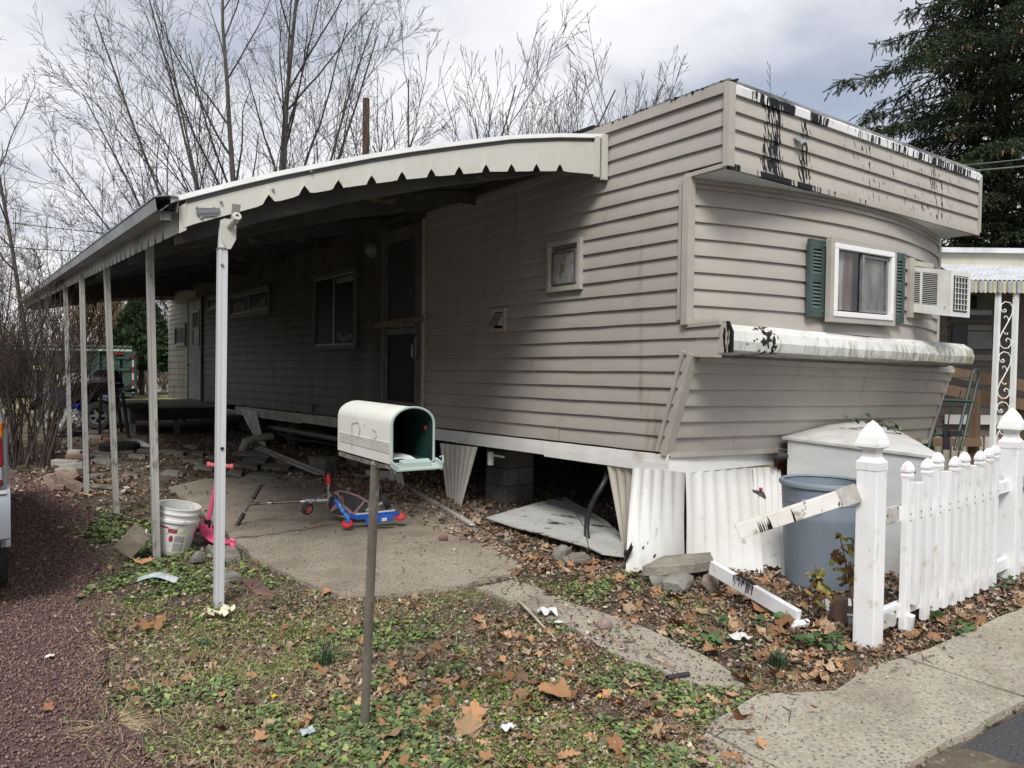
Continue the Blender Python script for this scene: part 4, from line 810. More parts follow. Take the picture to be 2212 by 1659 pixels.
# ---- mailbox
mp0 = oz(787, 1566, 0.0)
mb_t = thing('mailbox', 'old cream mailbox with open door on a grey wooden pole, faint writing on its side', 'mailbox', (mp0.x, mp0.y, 0))
m_cream2 = mat('mailbox_cream', (0.64, 0.64, 0.585), 0.45, (0.56, 0.555, 0.50), 4, 0.4, 0.7, spots=[((0.42, 0.40, 0.34), 9, 0.62, 0.75, (1, 1, 1))], bump=0.05, bscale=60)
m_mgreen = mat('mailbox_inside', (0.012, 0.040, 0.033), 0.5, (0.016, 0.05, 0.042), 5)
m_mlip = mat('mailbox_lip', (0.36, 0.44, 0.41), 0.45, (0.28, 0.36, 0.33), 6)
# the box runs away from the viewer to the left: measured on its own axes
mdep = 2.75
A = od(845, 1000, 2.60); A.z = 0; th_ = RAD(33)
W, Ln = 0.160, 0.51; ux = RH * math.cos(th_) + FH * math.sin(th_); uy = -RH * math.sin(th_) + FH * math.cos(th_)
zb, hh = 1.208, 0.200
def mpnt(u, v, z): return A + ux * u + uy * v + Vector((0, 0, z))
def arch(u0, u1, z0, zs, v, n=10):
    r = (u1 - u0) / 2; q = [mpnt(u0, v, z0), mpnt(u0, v, zs)]
    for i in range(1, n): a = math.pi * (1 - i / n); q.append(mpnt((u0 + u1) / 2 + r * math.cos(a), v, zs + r * 0.72 * math.sin(a)))
    return q + [mpnt(u1, v, zs), mpnt(u1, v, z0)]
zs = zb + hh * 0.66; th = 0.006
outer = [arch(0, W, zb, zs, v) for v in (0, Ln)]; inner = [arch(th, W - th, zb + th, zs, v) for v in (0.0, Ln - 0.01)]
b = MB(); b.grid([[outer[0][i], outer[1][i]] for i in range(len(outer[0]))]); b.add(outer[1], [tuple(range(len(outer[1])))])
b.hexa([mpnt(0, 0, zb - 0.004), mpnt(W, 0, zb - 0.004), mpnt(W, Ln, zb - 0.004), mpnt(0, Ln, zb - 0.004)], [mpnt(0, 0, zb), mpnt(W, 0, zb), mpnt(W, Ln, zb), mpnt(0, Ln, zb)])
for i in range(6): z = zb + 0.035 + 0.0065 * i; b.bar(mpnt(-0.001, 0.012, z), mpnt(-0.001, Ln - 0.02, z), 0.003, 0.0025)
b.build('box', m_cream2, mb_t, smooth=True)
b = MB(); b.grid([[inner[0][i], inner[1][i]] for i in range(len(inner[0]))]); b.add(inner[1], [tuple(range(len(inner[1])))]); b.hexa([mpnt(th, 0, zb + 0.001), mpnt(W - th, 0, zb + 0.001), mpnt(W - th, Ln - 0.01, zb + 0.001), mpnt(th, Ln - 0.01, zb + 0.001)], [mpnt(th, 0, zb + 0.006), mpnt(W - th, 0, zb + 0.006), mpnt(W - th, Ln - 0.01, zb + 0.006), mpnt(th, Ln - 0.01, zb + 0.006)])
b.build('inside', m_mgreen, mb_t, smooth=True)
b = MB(); b.tube(arch(0.001, W - 0.001, zb, zs, -0.002, 14), 0.0045, 6); b.build('rim', m_mlip, mb_t, smooth=True)
b = MB(); dz = zb - 0.012
b.slab([mpnt(0.0, -0.005, dz), mpnt(W + 0.006, -0.005, dz), mpnt(W + 0.006, -0.055, dz - 0.010), mpnt(0.0, -0.055, dz - 0.010)], (0, 0, 0.008))
b.slab([mpnt(0.02, -0.02, dz + 0.004), mpnt(W - 0.03, -0.02, dz + 0.004), mpnt(W - 0.032, -0.045, dz - 0.004), mpnt(0.022, -0.045, dz - 0.004)], (0, 0, 0.022))
b.bar(mpnt(0.0, 0, dz + 0.01), mpnt(0.0, -0.055, dz), 0.006, 0.022); b.bar(mpnt(W + 0.006, 0, dz + 0.01), mpnt(W + 0.006, -0.055, dz), 0.006, 0.03)
b.build('door', mat('door_pale_green', (0.42, 0.50, 0.47), 0.45, (0.34, 0.42, 0.39), 5), mb_t, bevel=0.002)
b = MB(); b.tube([mpnt(W + 0.002, -0.045, dz - 0.005), mpnt(W + 0.008, -0.056, dz + 0.015), mpnt(W + 0.008, -0.054, dz + 0.035), mpnt(W + 0.002, -0.045, dz + 0.03)], 0.004, 5); b.build('latch', m_mlip, mb_t)
b = MB(); b.lathe([(0, 0.004), (0.008, 0.003), (0.010, 0)], 10, mpnt(W - th - 0.002, 0.05, zs - 0.02), Matrix.Rotation(RAD(-90), 3, 'Y')); b.build('reflector', mat('red_reflector', (0.35, 0.05, 0.02), 0.3), mb_t)
b = MB(); r_ = random.Random(2)
b.grid([[mpnt(u, v, zb - 0.026 + 0.006 * math.sin(v * 31) * math.cos(u * 40) - 0.02 * (0.47 - v) * 0.0) for u in (0.0, 0.05, 0.10, W - 0.01)] for v in (-0.035, -0.01, 0.03, 0.1, 0.2, 0.3, 0.4, 0.50)], (0, 0, 0.014)); b.build('board', mat('rotten_board', (0.10, 0.09, 0.075), 0.95, (0.20, 0.185, 0.155), 30, bump=1, bscale=60), mb_t)
top = mpnt(0.05, 0.12, zb - 0.028); m_pole = mat('grey_pole', (0.235, 0.215, 0.18), 0.85, (0.145, 0.13, 0.11), 3, 0.35, 0.65, stretch=(4, 4, 0.5), bump=0.4, bscale=60, bstretch=(1, 1, 0.1), spots=[((0.62, 0.64, 0.62), 9, 0.66, 0.69, (1.5, 1.5, 0.28))])
tp = od(811, 1022, (top - EYEV).dot(fwd)); b = MB(); tp.z = zb - 0.014; b.tube([(mp0.x, mp0.y, -0.05), Vector(mp0).lerp(tp, 0.5), tp], [0.0195, 0.0185, 0.0168], 14); b.build('pole', m_pole, mb_t, smooth=True)
# smeared letters on the side, thin film of dark dust
b = MB()
def stroke(pts, w=0.004):
    for p, q in zip(pts, pts[1:]):
        p = mpnt(-0.0022, p[0], p[1]); q = mpnt(-0.0022, q[0], q[1]); d = (q - p).normalized(); s_ = d.cross(ux).normalized() * w; b.add([p + s_, q + s_, q - s_, p - s_], [(0, 1, 2, 3)])
vv = lambda f: Ln * (1 - f); zz = lambda f: zb + 0.012 + f * (hh * 0.66 - 0.02)
stroke([(vv(.30), zz(0.0)), (vv(.30), zz(.9))], 0.0022); stroke([(vv(.30), zz(.88)), (vv(.42), zz(.96)), (vv(.46), zz(.72)), (vv(.42), zz(.48)), (vv(.32), zz(.44))], 0.0020); stroke([(vv(.34), zz(.44)), (vv(.44), zz(.45))], 0.0055)
stroke([(vv(.68), zz(.82)), (vv(.74), zz(.78)), (vv(.76), zz(.62)), (vv(.68), zz(.46))], 0.0018); stroke([(vv(.64), zz(.44)), (vv(.67), zz(.36))], 0.006); stroke([(vv(.53), zz(.93)), (vv(.535), zz(.87))], 0.003)
b.build('faded_writing', mat('pencil_smear', (0.33, 0.325, 0.295), 0.7, (0.50, 0.49, 0.43), 40), mb_t)
lt = thing('letter', 'white folded letter lying inside the open mailbox', 'letter', mpnt(0.06, 0.08, zb + 0.008))
b = MB(); b.grid([[mpnt(u, v, zb + 0.009 + 0.006 * math.sin(u * 50 + v * 30)) for u in (0.012, 0.04, 0.07, 0.10)] for v in (0.005, 0.06, 0.12, 0.17)], (0, 0, 0.003)); b.build('paper', m_whitepaint, lt)

# ---- picket fence
f0 = oz(1874, 1392); f1 = oz(2176, 1250); fdir = (f1 - f0); fdir.z = 0; flen = fdir.length; fdir.normalize(); fn = Vector((fdir.y, -fdir.x, 0))
fence = thing('picket_fence', 'white vinyl picket fence with pointed posts and some caps missing', 'fence', (f0.x, f0.y, 0))
fang = math.atan2(fdir.y, fdir.x); RF = Matrix.Rotation(fang, 3, 'Z')
def gothic(b, c, w, h):
    """Square gothic finial: collar, neck, flared and pointed head."""
    prof = [(0.52, 0), (0.52, 0.16), (0.47, 0.18), (0.34, 0.26), (0.31, 0.36), (0.36, 0.42), (0.58, 0.47), (0.57, 0.52), (0.48, 0.66), (0.34, 0.80), (0.17, 0.92), (0.0, 1.0)]
    P = []
    for r, z in prof: P.append([c + RF @ Vector((sx_ * r * w, sy * r * w, z * h)) for sx_, sy in ((-1, -1), (1, -1), (1, 1), (-1, 1), (-1, -1))])
    b.grid(P)
def fpost(c, h, w, lean=(0, 0)):
    b = MB(); b.box(c + Vector((lean[0] * h / 2, lean[1] * h / 2, h / 2 - 0.04)), (w, w, h + 0.08), RF @ Euler((0, lean[0], 0)).to_matrix()); p = b.build('post', m_plastic_w, fence, bevel=0.006)
    b = MB(); gothic(b, c + Vector((lean[0] * h, lean[1] * h, h)), w, w * 2.35); b.build('cap', m_plastic_w, p, bevel=0.003, bseg=1); return p
p0 = fpost(f0, 0.985, 0.118); p1 = fpost(f1, 0.975, 0.127); p2 = fpost(f1 + fdir * 2.35, 1.0, 0.127)
def picket(s, h0, h1, cap=True, w=0.068, dz=0.0, lean=0.0):
    c = f0 + fdir * s + fn * 0.035; b = MB(); b.box(c + Vector((0, 0, (h0 + h1) / 2)), (w, 0.038, h1 - h0), RF @ Euler((0, lean, 0)).to_matrix()); p = b.build('picket', m_plastic_w, fence, bevel=0.004)
    if cap:
        b = MB(); prof = [(0.50, 0), (0.50, 0.08), (0.54, 0.12), (0.54, 0.22), (0.50, 0.26), (0.49, 0.36), (0.57, 0.42), (0.56, 0.54), (0.42, 0.78), (0.22, 0.94), (0, 1.0)]
        P = [[c + Vector((lean * h1 / 2, 0, h1)) + RF @ Vector((a * r * w, d * r * 0.045, z * 0.105)) for a, d in ((-1, -1), (1, -1), (1, 1), (-1, 1), (-1, -1))] for r, z in prof]; b.grid(P); b.build('cap', m_plastic_w, p)
    else: p['label'] = 'picket without its cap'
    for z in (0.70, 0.66):
        b = MB(); b.lathe([(0, 0.003), (0.005, 0.002), (0.006, 0)], 6, c + fn * 0.019 + Vector((0, 0, z)) + fdir * 0.012, Matrix.Rotation(RAD(90), 3, 'X')); b.build('screw', m_screw, p)
    return p
caps = [1, 0, 1, 1, 0, 1, 1, 0, 1, 1, 1, 1, 1]
s_ = 0.335; pitch = (flen - 0.42) / 12; base_h = [0.02, 0.14, 0.02, 0.05, 0.04, 0.03, 0.03, 0.03, 0.03, 0.03, 0.03, 0.12, 0.03]
for i in range(11):
    h = 0.905 - 0.02 * math.sin(i * 1.7) + (0.012 * math.sin(i * 5)); picket(0.375 + 0.139 * i, base_h[i], h - (0.0 if caps[i] else 0.0), bool(caps[i]), lean=0.012 * math.sin(i * 2.3))
for i in range(13): picket(flen + 0.23 + 0.155 * i, 0.03, 0.9, True)
for z in (0.70, 0.13):
    b = MB(); b.bar(f0 + fdir * 0.06 + Vector((0, 0, z)), f1 - fdir * 0.06 + Vector((0, 0, z)), 0.04, 0.085); b.build('rail', m_plastic_w, fence, bevel=0.004)
    b = MB(); b.bar(f1 + fdir * 0.06 + Vector((0, 0, z)), f1 + fdir * 2.3 + Vector((0, 0, z)), 0.04, 0.085); b.build('rail', m_plastic_w, fence, bevel=0.004)
for c, z in ((f0, 0.72), (f0, 0.12), (f1, 0.72)):
    b = MB(); k = c + fdir * 0.15 + fn * 0.045 + Vector((0, 0, z)); b.box(k, (0.19, 0.004, 0.085), RF); b.box(k + fdir * 0.02 + fn * 0.012, (0.035, 0.02, 0.07), RF); b.box(k + fdir * 0.05 + fn * 0.010, (0.02, 0.016, 0.04), RF); hb = b.build('hinge', m_grey_zinc, fence)
    for dx, dz in ((-0.08, 0.03), (-0.08, -0.03), (-0.05, 0), (0.08, 0.03), (0.08, -0.02)):
        b = MB(); b.lathe([(0, 0.004), (0.006, 0.003), (0.007, 0)], 6, k + fdir * dx + fn * 0.002 + Vector((0, 0, dz)), Matrix.Rotation(RAD(90), 3, 'X')); b.build('screw', m_screw, hb)
# lower end of first picket kicked out, and the purple bug ornament on the second
b = MB(); b.box(f0 + fdir * 0.39 + fn * 0.055 + Vector((0, 0, 0.03)), (0.045, 0.04, 0.16), RF @ Euler((0.18, -0.12, 0)).to_matrix()); b.build('picket', m_plastic_w, fence, bevel=0.004)['label'] = 'broken picket foot'
# hanging rail, still bracketed to the post, pointing down and left
m_railmark = mat('scuffed_rail', (0.78, 0.77, 0.74), 0.45, (0.66, 0.63, 0.57), 5, spots=[((0.36, 0.34, 0.28), 9, 0.60, 0.66, (1, 1, 1)), ((0.012, 0.012, 0.013), 26, 0.66, 0.68, (0.35, 1, 0.35))])
RA = od(1846, 1066, 4.28); RB = od(1592, 1148, 4.42)
b = MB(); b.bar(RA, RB, 0.038, 0.088); b.build('rail', m_railmark, fence, bevel=0.004)['label'] = 'loose rail hanging from the post'
b = MB(); b.bar(RA + (RB - RA).normalized() * 0.085, RA - (RB - RA).normalized() * 0.02, 0.046, 0.096); b.build('bracket', m_grey_zinc, fence)
bd = (RB - RA).normalized()
b = MB(); q = RA.lerp(RB, 0.72); n_ = bd.cross(Vector((0, 0, 1))).normalized(); n_ = n_ if n_.dot(EYEV - q) > 0 else -n_; u_ = n_.cross(bd); r_ = random.Random(6)
for i in range(9):
    k = RA.lerp(RB, [0.52, 0.72, 0.745, 0.76, 0.78, 0.80, 0.815, 0.72, 0.735][i]) + n_ * 0.0203; w = r_.uniform(0.002, 0.006); hz = 0.04 if i in (0, 1, 7) else r_.uniform(0.015, 0.038); top_ = 0.042
    b.slab([k + u_ * top_ - bd * w, k + u_ * top_ + bd * w * 1.4, k + u_ * (top_ - hz * 1.1) + bd * w * 0.8, k + u_ * (top_ - hz * 2) + bd * w * 0.3, k + u_ * (top_ - hz) - bd * w], n_ * 0.001)
b.build('tar_drip', m_black, fence)
# fallen rail on the leaves
fr0, fr1 = oz(1537, 1225, 0.19), oz(1725, 1335, 0.06)
t_ = thing('fence_rail', 'white tar-streaked fence rail lying on the leaves below the torn skirting', 'fence rail', (fr0 + fr1) / 2)
b = MB(); b.bar(fr0, fr1, 0.04, 0.09); b.build('rail', m_plastic_w, t_, bevel=0.004)
b = MB(); bd = (fr1 - fr0).normalized(); n_ = Vector((bd.y, -bd.x, 0)).normalized(); n_ = n_ if n_.dot(EYEV - fr0) > 0 else -n_; u_ = n_.cross(bd); u_ = u_ if u_.z > 0 else -u_
r_ = random.Random(9)
b.slab([fr0.lerp(fr1, 0.30) + u_ * 0.046 - n_ * 0.018, fr0.lerp(fr1, 0.52) + u_ * 0.046 - n_ * 0.018, fr0.lerp(fr1, 0.52) + u_ * 0.046 + n_ * 0.019, fr0.lerp(fr1, 0.30) + u_ * 0.046 + n_ * 0.019], u_ * 0.001)
for i in range(14):
    k = fr0.lerp(fr1, 0.30 + 0.017 * i) + n_ * 0.0208; w = r_.uniform(0.003, 0.008); hz = r_.uniform(0.02, 0.08)
    b.slab([k + u_ * 0.045 - bd * w, k + u_ * 0.045 + bd * w, k + u_ * (0.045 - hz) + bd * w * 0.4, k + u_ * (0.045 - hz) - bd * w * 0.5], n_ * 0.001)
b.build('tar_drip', m_black, t_)
b = MB(); b.tube([fr1 + Vector((-0.10, 0.0, -0.03)), fr1 + Vector((0.06, -0.02, -0.03))], 0.022, 8); b.build('tube_end', m_plastic_w, t_)

# ---- grey bin
bc = oz(1772, 1262); bc.z = 0
t_ = thing('trash_can', 'tall blue grey round trash can without lid behind the fence post', 'trash can', bc)
m_bin = mat('bin_grey', (0.215, 0.255, 0.305), 0.6, (0.175, 0.21, 0.255), 2.5, 0.35, 0.7, stretch=(1, 1, 0.4), bump=0.1, bscale=60, spots=[((0.24, 0.28, 0.32), 4, 0.6, 0.75, (2, 2, 0.3))])
b = MB(); b.lathe([(0.215, 0.0), (0.235, 0.02), (0.262, 0.48), (0.266, 0.49), (0.266, 0.52), (0.268, 0.60), (0.272, 0.605), (0.274, 0.66), (0.276, 0.665), (0.278, 0.725)], 40, bc); b.lathe([(0.270, 0.73), (0.225, 0.02), (0, 0.02)], 40, bc); b.build('body', m_bin, t_, smooth=True, angle=30)
b = MB(); b.lathe([(0.268, 0.722), (0.292, 0.715), (0.297, 0.735), (0.290, 0.750), (0.272, 0.752), (0.266, 0.738)], 40, bc); b.build('rim', m_bin, t_, smooth=True)
for a in (RAD(200), RAD(20)):
    b = MB(); b.box(bc + Vector((0.285 * math.cos(a), 0.285 * math.sin(a), 0.62)), (0.05, 0.14, 0.05), (0, 0, a)); b.build('handle', m_bin, t_, bevel=0.01)

# ---- white plywood hitch box
hb0, hb1, hb2 = Vector((5.66, 4.02, 0)), Vector((5.62, 2.72, 0)), Vector((7.15, 3.86, 0))
t_ = thing('hitch_box', 'white painted plywood box with sloping lid against the sloping front wall', 'wooden box', (5.9, 3.6, 0))
m_ply = mat('white_plywood', (0.66, 0.675, 0.675), 0.6, (0.57, 0.59, 0.585), 2.2, 0.4, 0.7, stretch=(1, 1, 4), bump=0.15, bscale=40, bstretch=(1, 1, 8), spots=[((0.40, 0.40, 0.36), 5, 0.66, 0.78, (1, 1, 2))])
U = Vector((0, 0, 1))
b = MB(); b.hexa([hb0, hb1, hb1 + Vector((0.02, 0, 0)), hb0 + Vector((0.02, 0, 0))], [hb0 + U * 0.93, hb1 + U * 0.90, hb1 + U * 0.90 + Vector((0.02, 0, 0)), hb0 + U * 0.93 + Vector((0.02, 0, 0))]); b.build('side_panel', m_ply, t_)
b = MB(); dn = Vector((-0.01, 0.02, 0)); b.hexa([hb1, hb2, hb2 + dn, hb1 + dn], [hb1 + U * 0.90, hb2 + U * 0.92, hb2 + U * 0.92 + dn, hb1 + U * 0.90 + dn]); b.build('front_panel', m_ply, t_)
b = MB(); tp_ = [hb0 + Vector((-0.015, 0.05, 0.935)), hb1 + Vector((-0.015, -0.02, 0.905)), hb2 + Vector((0.02, -0.02, 0.925)), Vector((6.75, 4.0, 1.04)), Vector((6.25, 4.02, 1.02))]
mid = sum(tp_, Vector()) / 5 + Vector((0, 0, 0.03)); vs = tp_ + [mid] + [p + U * 0.02 for p in tp_] + [mid + U * 0.02]
fs = [(i, (i + 1) % 5, 5) for i in range(5)] + [(6 + i, 6 + (i + 1) % 5, 11) for i in range(5)] + [(i, (i + 1) % 5, 6 + (i + 1) % 5, 6 + i) for i in range(5)]; b.add(vs, fs); b.build('lid', mat('grey_white_lid', (0.60, 0.60, 0.575), 0.65, (0.48, 0.475, 0.44), 3, spots=[((0.30, 0.31, 0.24), 7, 0.64, 0.75, (1, 1, 1))]), t_)
# rusty tongue and pipe between the box and the skirting
t_ = thing('tow_hitch', 'rusty steel hitch frame between the skirting and white box', 'hitch', (5.75, 4.1, 0))
b = MB(); b.box((5.80, 4.16, 0.55), (0.20, 0.05, 0.62)); b.build('plate', mat('rust_brown', (0.16, 0.075, 0.03), 0.9, (0.07, 0.04, 0.025), 8, bump=0.5), t_)
b = MB(); b.tube([(5.55, 4.06, 0.80), (5.74, 4.02, 0.79)], 0.028, 10); b.tube([(5.60, 4.06, 0.84), (5.70, 4.03, 0.845)], 0.012, 6); b.build('pipe', mat('dark_pipe', (0.05, 0.05, 0.05), 0.6), t_)
b = MB(); b.grid([[(5.66 + 0.02 * i, 4.00 - 0.012 * (i % 2), 0.80 - 0.03 * j) for j in range(3)] for i in range(5)], (0, 0.003, 0)); b.build('rag', m_whitepaint, t_)
# garden tap on the front skirting
p = on_sheet(1630, 1066, oy(1625, 1010, 4.16), oy(1684, 1008, 4.16), oz(1636, 1236, -0.01), oz(1694, 1248, -0.01), (0, -1, 0), 0.03)[0]; t_ = thing('garden_tap', 'brass garden tap with red handle poking through the white skirting', 'tap', p)
b = MB(); b.tube([p + Vector((0, 0.10, 0)), p, p + Vector((0.03, -0.03, -0.005)), p + Vector((0.05, -0.04, -0.05))], [0.012, 0.014, 0.013, 0.011], 8); b.build('spout', mat('old_brass', (0.10, 0.095, 0.08), 0.5, metal=0.5), t_, smooth=True)
b = MB(); b.box(p + Vector((0.02, -0.02, 0.024)), (0.055, 0.02, 0.02), (0, 0.3, 0.4)); b.box(p + Vector((0.02, -0.02, 0.022)), (0.018, 0.018, 0.03)); b.build('handle', mat('red_handle', (0.40, 0.02, 0.03), 0.4), t_, bevel=0.004)
# black bug ornament
p = f0 + fdir * (0.375 + 0.139) + Vector((0, 0, 0.90)); t_ = thing('butterfly_ornament', 'small black and purple butterfly ornament on a capless picket', 'ornament', p)
b = MB()
for s in (-1, 1): b.slab([p + fdir * (s * 0.004), p + fdir * (s * 0.03) + U * 0.055, p + fdir * (s * 0.046) + U * 0.03, p + fdir * (s * 0.03) + U * 0.0], fn * 0.004)
b.build('wings', mat('purple_black', (0.03, 0.015, 0.05), 0.4, (0.15, 0.05, 0.25), 60, 0.55, 0.6), t_)
# ================================================================== toys and bucket on the patio
def P_(mb, *a, **k): mb.tube(*a, **k)
m_pink = mat('pink_plastic', (0.72, 0.09, 0.22), 0.4, (0.62, 0.10, 0.20), 6); m_salmon = mat('salmon_rubber', (0.62, 0.13, 0.13), 0.55, (0.5, 0.16, 0.15), 30)
m_blackp = mat('black_plastic', (0.015, 0.015, 0.016), 0.5); m_chrome = mat('chrome', (0.62, 0.62, 0.63), 0.2, metal=1.0); m_silver = mat('silver_paint', (0.40, 0.405, 0.41), 0.35, (0.32, 0.32, 0.325), 12, metal=0.5)
m_tyre = mat('tyre_rubber', (0.022, 0.022, 0.023), 0.85, (0.045, 0.043, 0.04), 9, bump=0.5, bscale=60)
def wheel(parent, c, r, w, axis, mt, mr, rimname='rim'):
    axis = Vector(axis).normalized(); R = axis.to_track_quat('Z', 'Y').to_matrix()
    b = MB(); b.lathe([(r * 0.62, -w / 2), (r * 0.9, -w / 2), (r, -w * 0.32), (r * 1.0, w * 0.32), (r * 0.9, w / 2), (r * 0.62, w / 2)], 20, c, R); t = b.build('wheel', mt, parent, smooth=True)
    b = MB(); b.lathe([(r * 0.62, -w * 0.42), (r * 0.55, -w * 0.40), (r * 0.5, -w * 0.2), (r * 0.5, w * 0.2), (r * 0.55, w * 0.4), (r * 0.62, w * 0.42)], 20, c, R)
    for k in range(6): a = k * math.pi / 3; b.bar(Vector(c) + R @ Vector((r * 0.1 * math.cos(a), r * 0.1 * math.sin(a), 0)), Vector(c) + R @ Vector((r * 0.55 * math.cos(a), r * 0.55 * math.sin(a), 0)), w * 0.7, r * 0.16)
    b.lathe([(0, -w * 0.55), (r * 0.16, -w * 0.52), (r * 0.18, w * 0.52), (0, w * 0.55)], 10, c, R); b.build(rimname, mr, t); return t
# pink scooter
D = 6.55; t_ = thing('kick_scooter', 'pink three wheeled toddler scooter standing behind the bright front post', 'scooter', oz(450, 1165))
base = od(448, 1131, D); hnd = od(476, 1005, D - 0.03); dk0 = od(443, 1153, D); dk1 = od(492, 1181, 6.25)
b = MB(); b.tube([base, hnd], 0.017, 10); b.build('stem', m_pink, t_, smooth=True)
b = MB(); b.tube([base - U * 0.04, base + U * 0.035], 0.027, 10); b.build('clamp', m_blackp, t_)
b = MB(); b.tube([od(452, 1004, D), od(502, 1008, D - 0.04)], 0.019, 10); b.tube([od(449, 1003.5, D), od(455, 1004, D)], 0.026, 10); b.tube([od(499, 1007.5, D - 0.04), od(504, 1008, D - 0.04)], 0.025, 10); b.build('handlebar', m_salmon, t_, smooth=True)
dd = (dk1 - dk0).normalized(); sd_ = dd.cross(U).normalized()
b = MB(); P = []
for u, w, h, z in ((-0.10, 0.035, 0.035, 0.055), (0.0, 0.055, 0.05, 0.045), (0.12, 0.06, 0.03, 0.005), (0.5, 0.065, 0.02, 0.0), (0.85, 0.055, 0.02, 0.0), (1.0, 0.03, 0.02, 0.005)):
    c = dk0.lerp(dk1, u) + U * z; P.append([c + sd_ * w * a + U * h * d for a, d in ((-1, 0.3), (-0.8, 1), (0.8, 1), (1, 0.3), (0.8, -0.6), (-0.8, -0.6), (-1, 0.3))])
b.grid(P); b.tube([dk0 + U * 0.03, base], [0.045, 0.026], 10); b.build('deck', m_pink, t_, smooth=True)
wa = od(413, 1147, 6.62); wb = od(467, 1141, 6.85); b = MB(); b.bar(wa, wb, 0.05, 0.035); b.build('axle', m_blackp, t_)
wheel(t_, wa, 0.056, 0.035, (wb - wa), m_pink, m_salmon); wheel(t_, wb, 0.056, 0.035, (wb - wa), m_pink, m_salmon); wheel(t_, od(500, 1181, 6.2), 0.04, 0.03, sd_, m_pink, m_salmon)
b = MB(); b.tube([od(493, 1172, 6.2), od(500, 1165, 6.2), od(508, 1168, 6.2)], 0.014, 8); b.build('brake', m_pink, t_)
# silver three wheeled carving scooter lying on its side
D = 7.15; t_ = thing('carving_scooter', 'silver three wheeled scooter tipped on its side showing a black and pink board', 'scooter', oz(740, 1110))
m_brown = mat('brown_tube', (0.10, 0.065, 0.05), 0.35, (0.15, 0.11, 0.09), 9, metal=0.3)
b = MB(); b.tube([od(536, 1089, 7.15), od(653, 1083, 7.15)], 0.013, 8); b.tube([od(530, 1104, 7.1), od(549, 1073, 7.2)], 0.012, 8); b.build('stem', m_brown, t_, smooth=True)
for p, q in (((511, 1138), (527, 1109)), ((547, 1077), (564, 1048))):
    b = MB(); b.tube([od(*p, 7.08), od(*q, 7.16)], 0.020, 10); b.build('grip', m_blackp, t_, smooth=True)
for px, py in ((583, 1086), (655, 1083)):
    c = od(px, py, 7.13); b = MB(); b.tube([c - rgt * 0.02, c + rgt * 0.02], 0.021, 10); b.tube([c, c - upv * -0.035 + rgt * 0.005], 0.006, 6); b.build('clamp', m_chrome, t_)
b = MB(); b.tube([od(657, 1082, 7.15), od(708, 1081, 7.2)], 0.022, 10); b.tube([od(672, 1082, 7.15), od(664, 1098, 7.1)], 0.013, 8); b.tube([od(680, 1081, 7.15), od(707, 1066, 7.4)], 0.014, 8); b.tube([od(790, 1104, 7.1), od(826, 1086, 7.2)], 0.02, 8); b.build('frame', m_silver, t_, smooth=True)
wheel(t_, od(664, 1099, 7.08), 0.056, 0.05, rgt * 0.9 - fwd * 0.6 - upv * 0.2, m_tyre, m_salmon); wheel(t_, od(710, 1063, 7.45), 0.05, 0.045, rgt * 0.8 - fwd * 0.6, m_tyre, m_salmon); wheel(t_, od(832, 1083, 7.25), 0.075, 0.05, rgt * 0.8 + upv * 0.45 + fwd * 0.2, m_tyre, m_blackp)
bo = [(704, 1091), (706, 1075), (716, 1064), (733, 1059), (750, 1062), (773, 1070), (797, 1083), (800, 1090), (798, 1106), (785, 1114), (760, 1118), (735, 1117), (718, 1107)]
def bp(px, py, k=0.0): return od(px, py, 7.22 - k + (1118 - py) * 0.002)
b = MB(); b.slab([bp(*p) for p in bo], fwd * 0.02); b.build('board', mat('faded_pink', (0.40, 0.21, 0.235), 0.6, (0.28, 0.15, 0.17), 14), t_)
cx, cy = 752, 1091
for poly in ([(709, 1090), (712, 1075), (722, 1066), (728, 1070), (735, 1082), (722, 1090), (712, 1104)], [(731, 1062), (748, 1064), (772, 1073), (786, 1081), (772, 1096), (763, 1107), (752, 1096), (738, 1086)], [(788, 1083), (796, 1087), (794, 1106), (780, 1112), (772, 1104), (784, 1090)], [(714, 1106), (735, 1094), (748, 1102), (757, 1113), (735, 1114)]):
    b = MB(); b.slab([bp(*p, 0.003) for p in poly], fwd * 0.003); b.build('grip_tape', mat('grip_tape', (0.035, 0.035, 0.036), 0.95, (0.06, 0.06, 0.06), 40), t_)
b = MB(); b.slab([bp(738 + 5 * math.cos(a), 1089 + 19 * math.sin(a), 0.006) for a in [k * math.pi / 8 for k in range(16)]], fwd * 0.003); b.build('badge', mat('mauve', (0.30, 0.13, 0.16), 0.6), t_)
def text(name, body, size, loc, xdir, ydir, material, parent, ext=0.001):
    c = bpy.data.curves.new(name, 'FONT'); c.body = body; c.size = size; c.extrude = ext; c.align_x = 'CENTER'; c.align_y = 'CENTER'; c.materials.append(material)
    tmp = bpy.data.objects.new(name + '_curve', c); COL.objects.link(tmp); dg = bpy.context.evaluated_depsgraph_get(); me = bpy.data.meshes.new_from_object(tmp.evaluated_get(dg)); bpy.data.objects.remove(tmp); me.materials.clear(); me.materials.append(material)
    o = bpy.data.objects.new(name, me); COL.objects.link(o); z = xdir.cross(ydir).normalized(); M_ = Matrix((xdir.normalized(), z.cross(xdir).normalized(), z)).transposed().to_4x4()
    M_.translation = Vector(loc) - root_of(parent).location; o.matrix_local = M_; o.parent = parent; return o
text('lettering', 'RIZON', 0.042, bp(738, 1089, 0.010), upv, -rgt, mat('dark_print', (0.08, 0.03, 0.05), 0.6), t_)
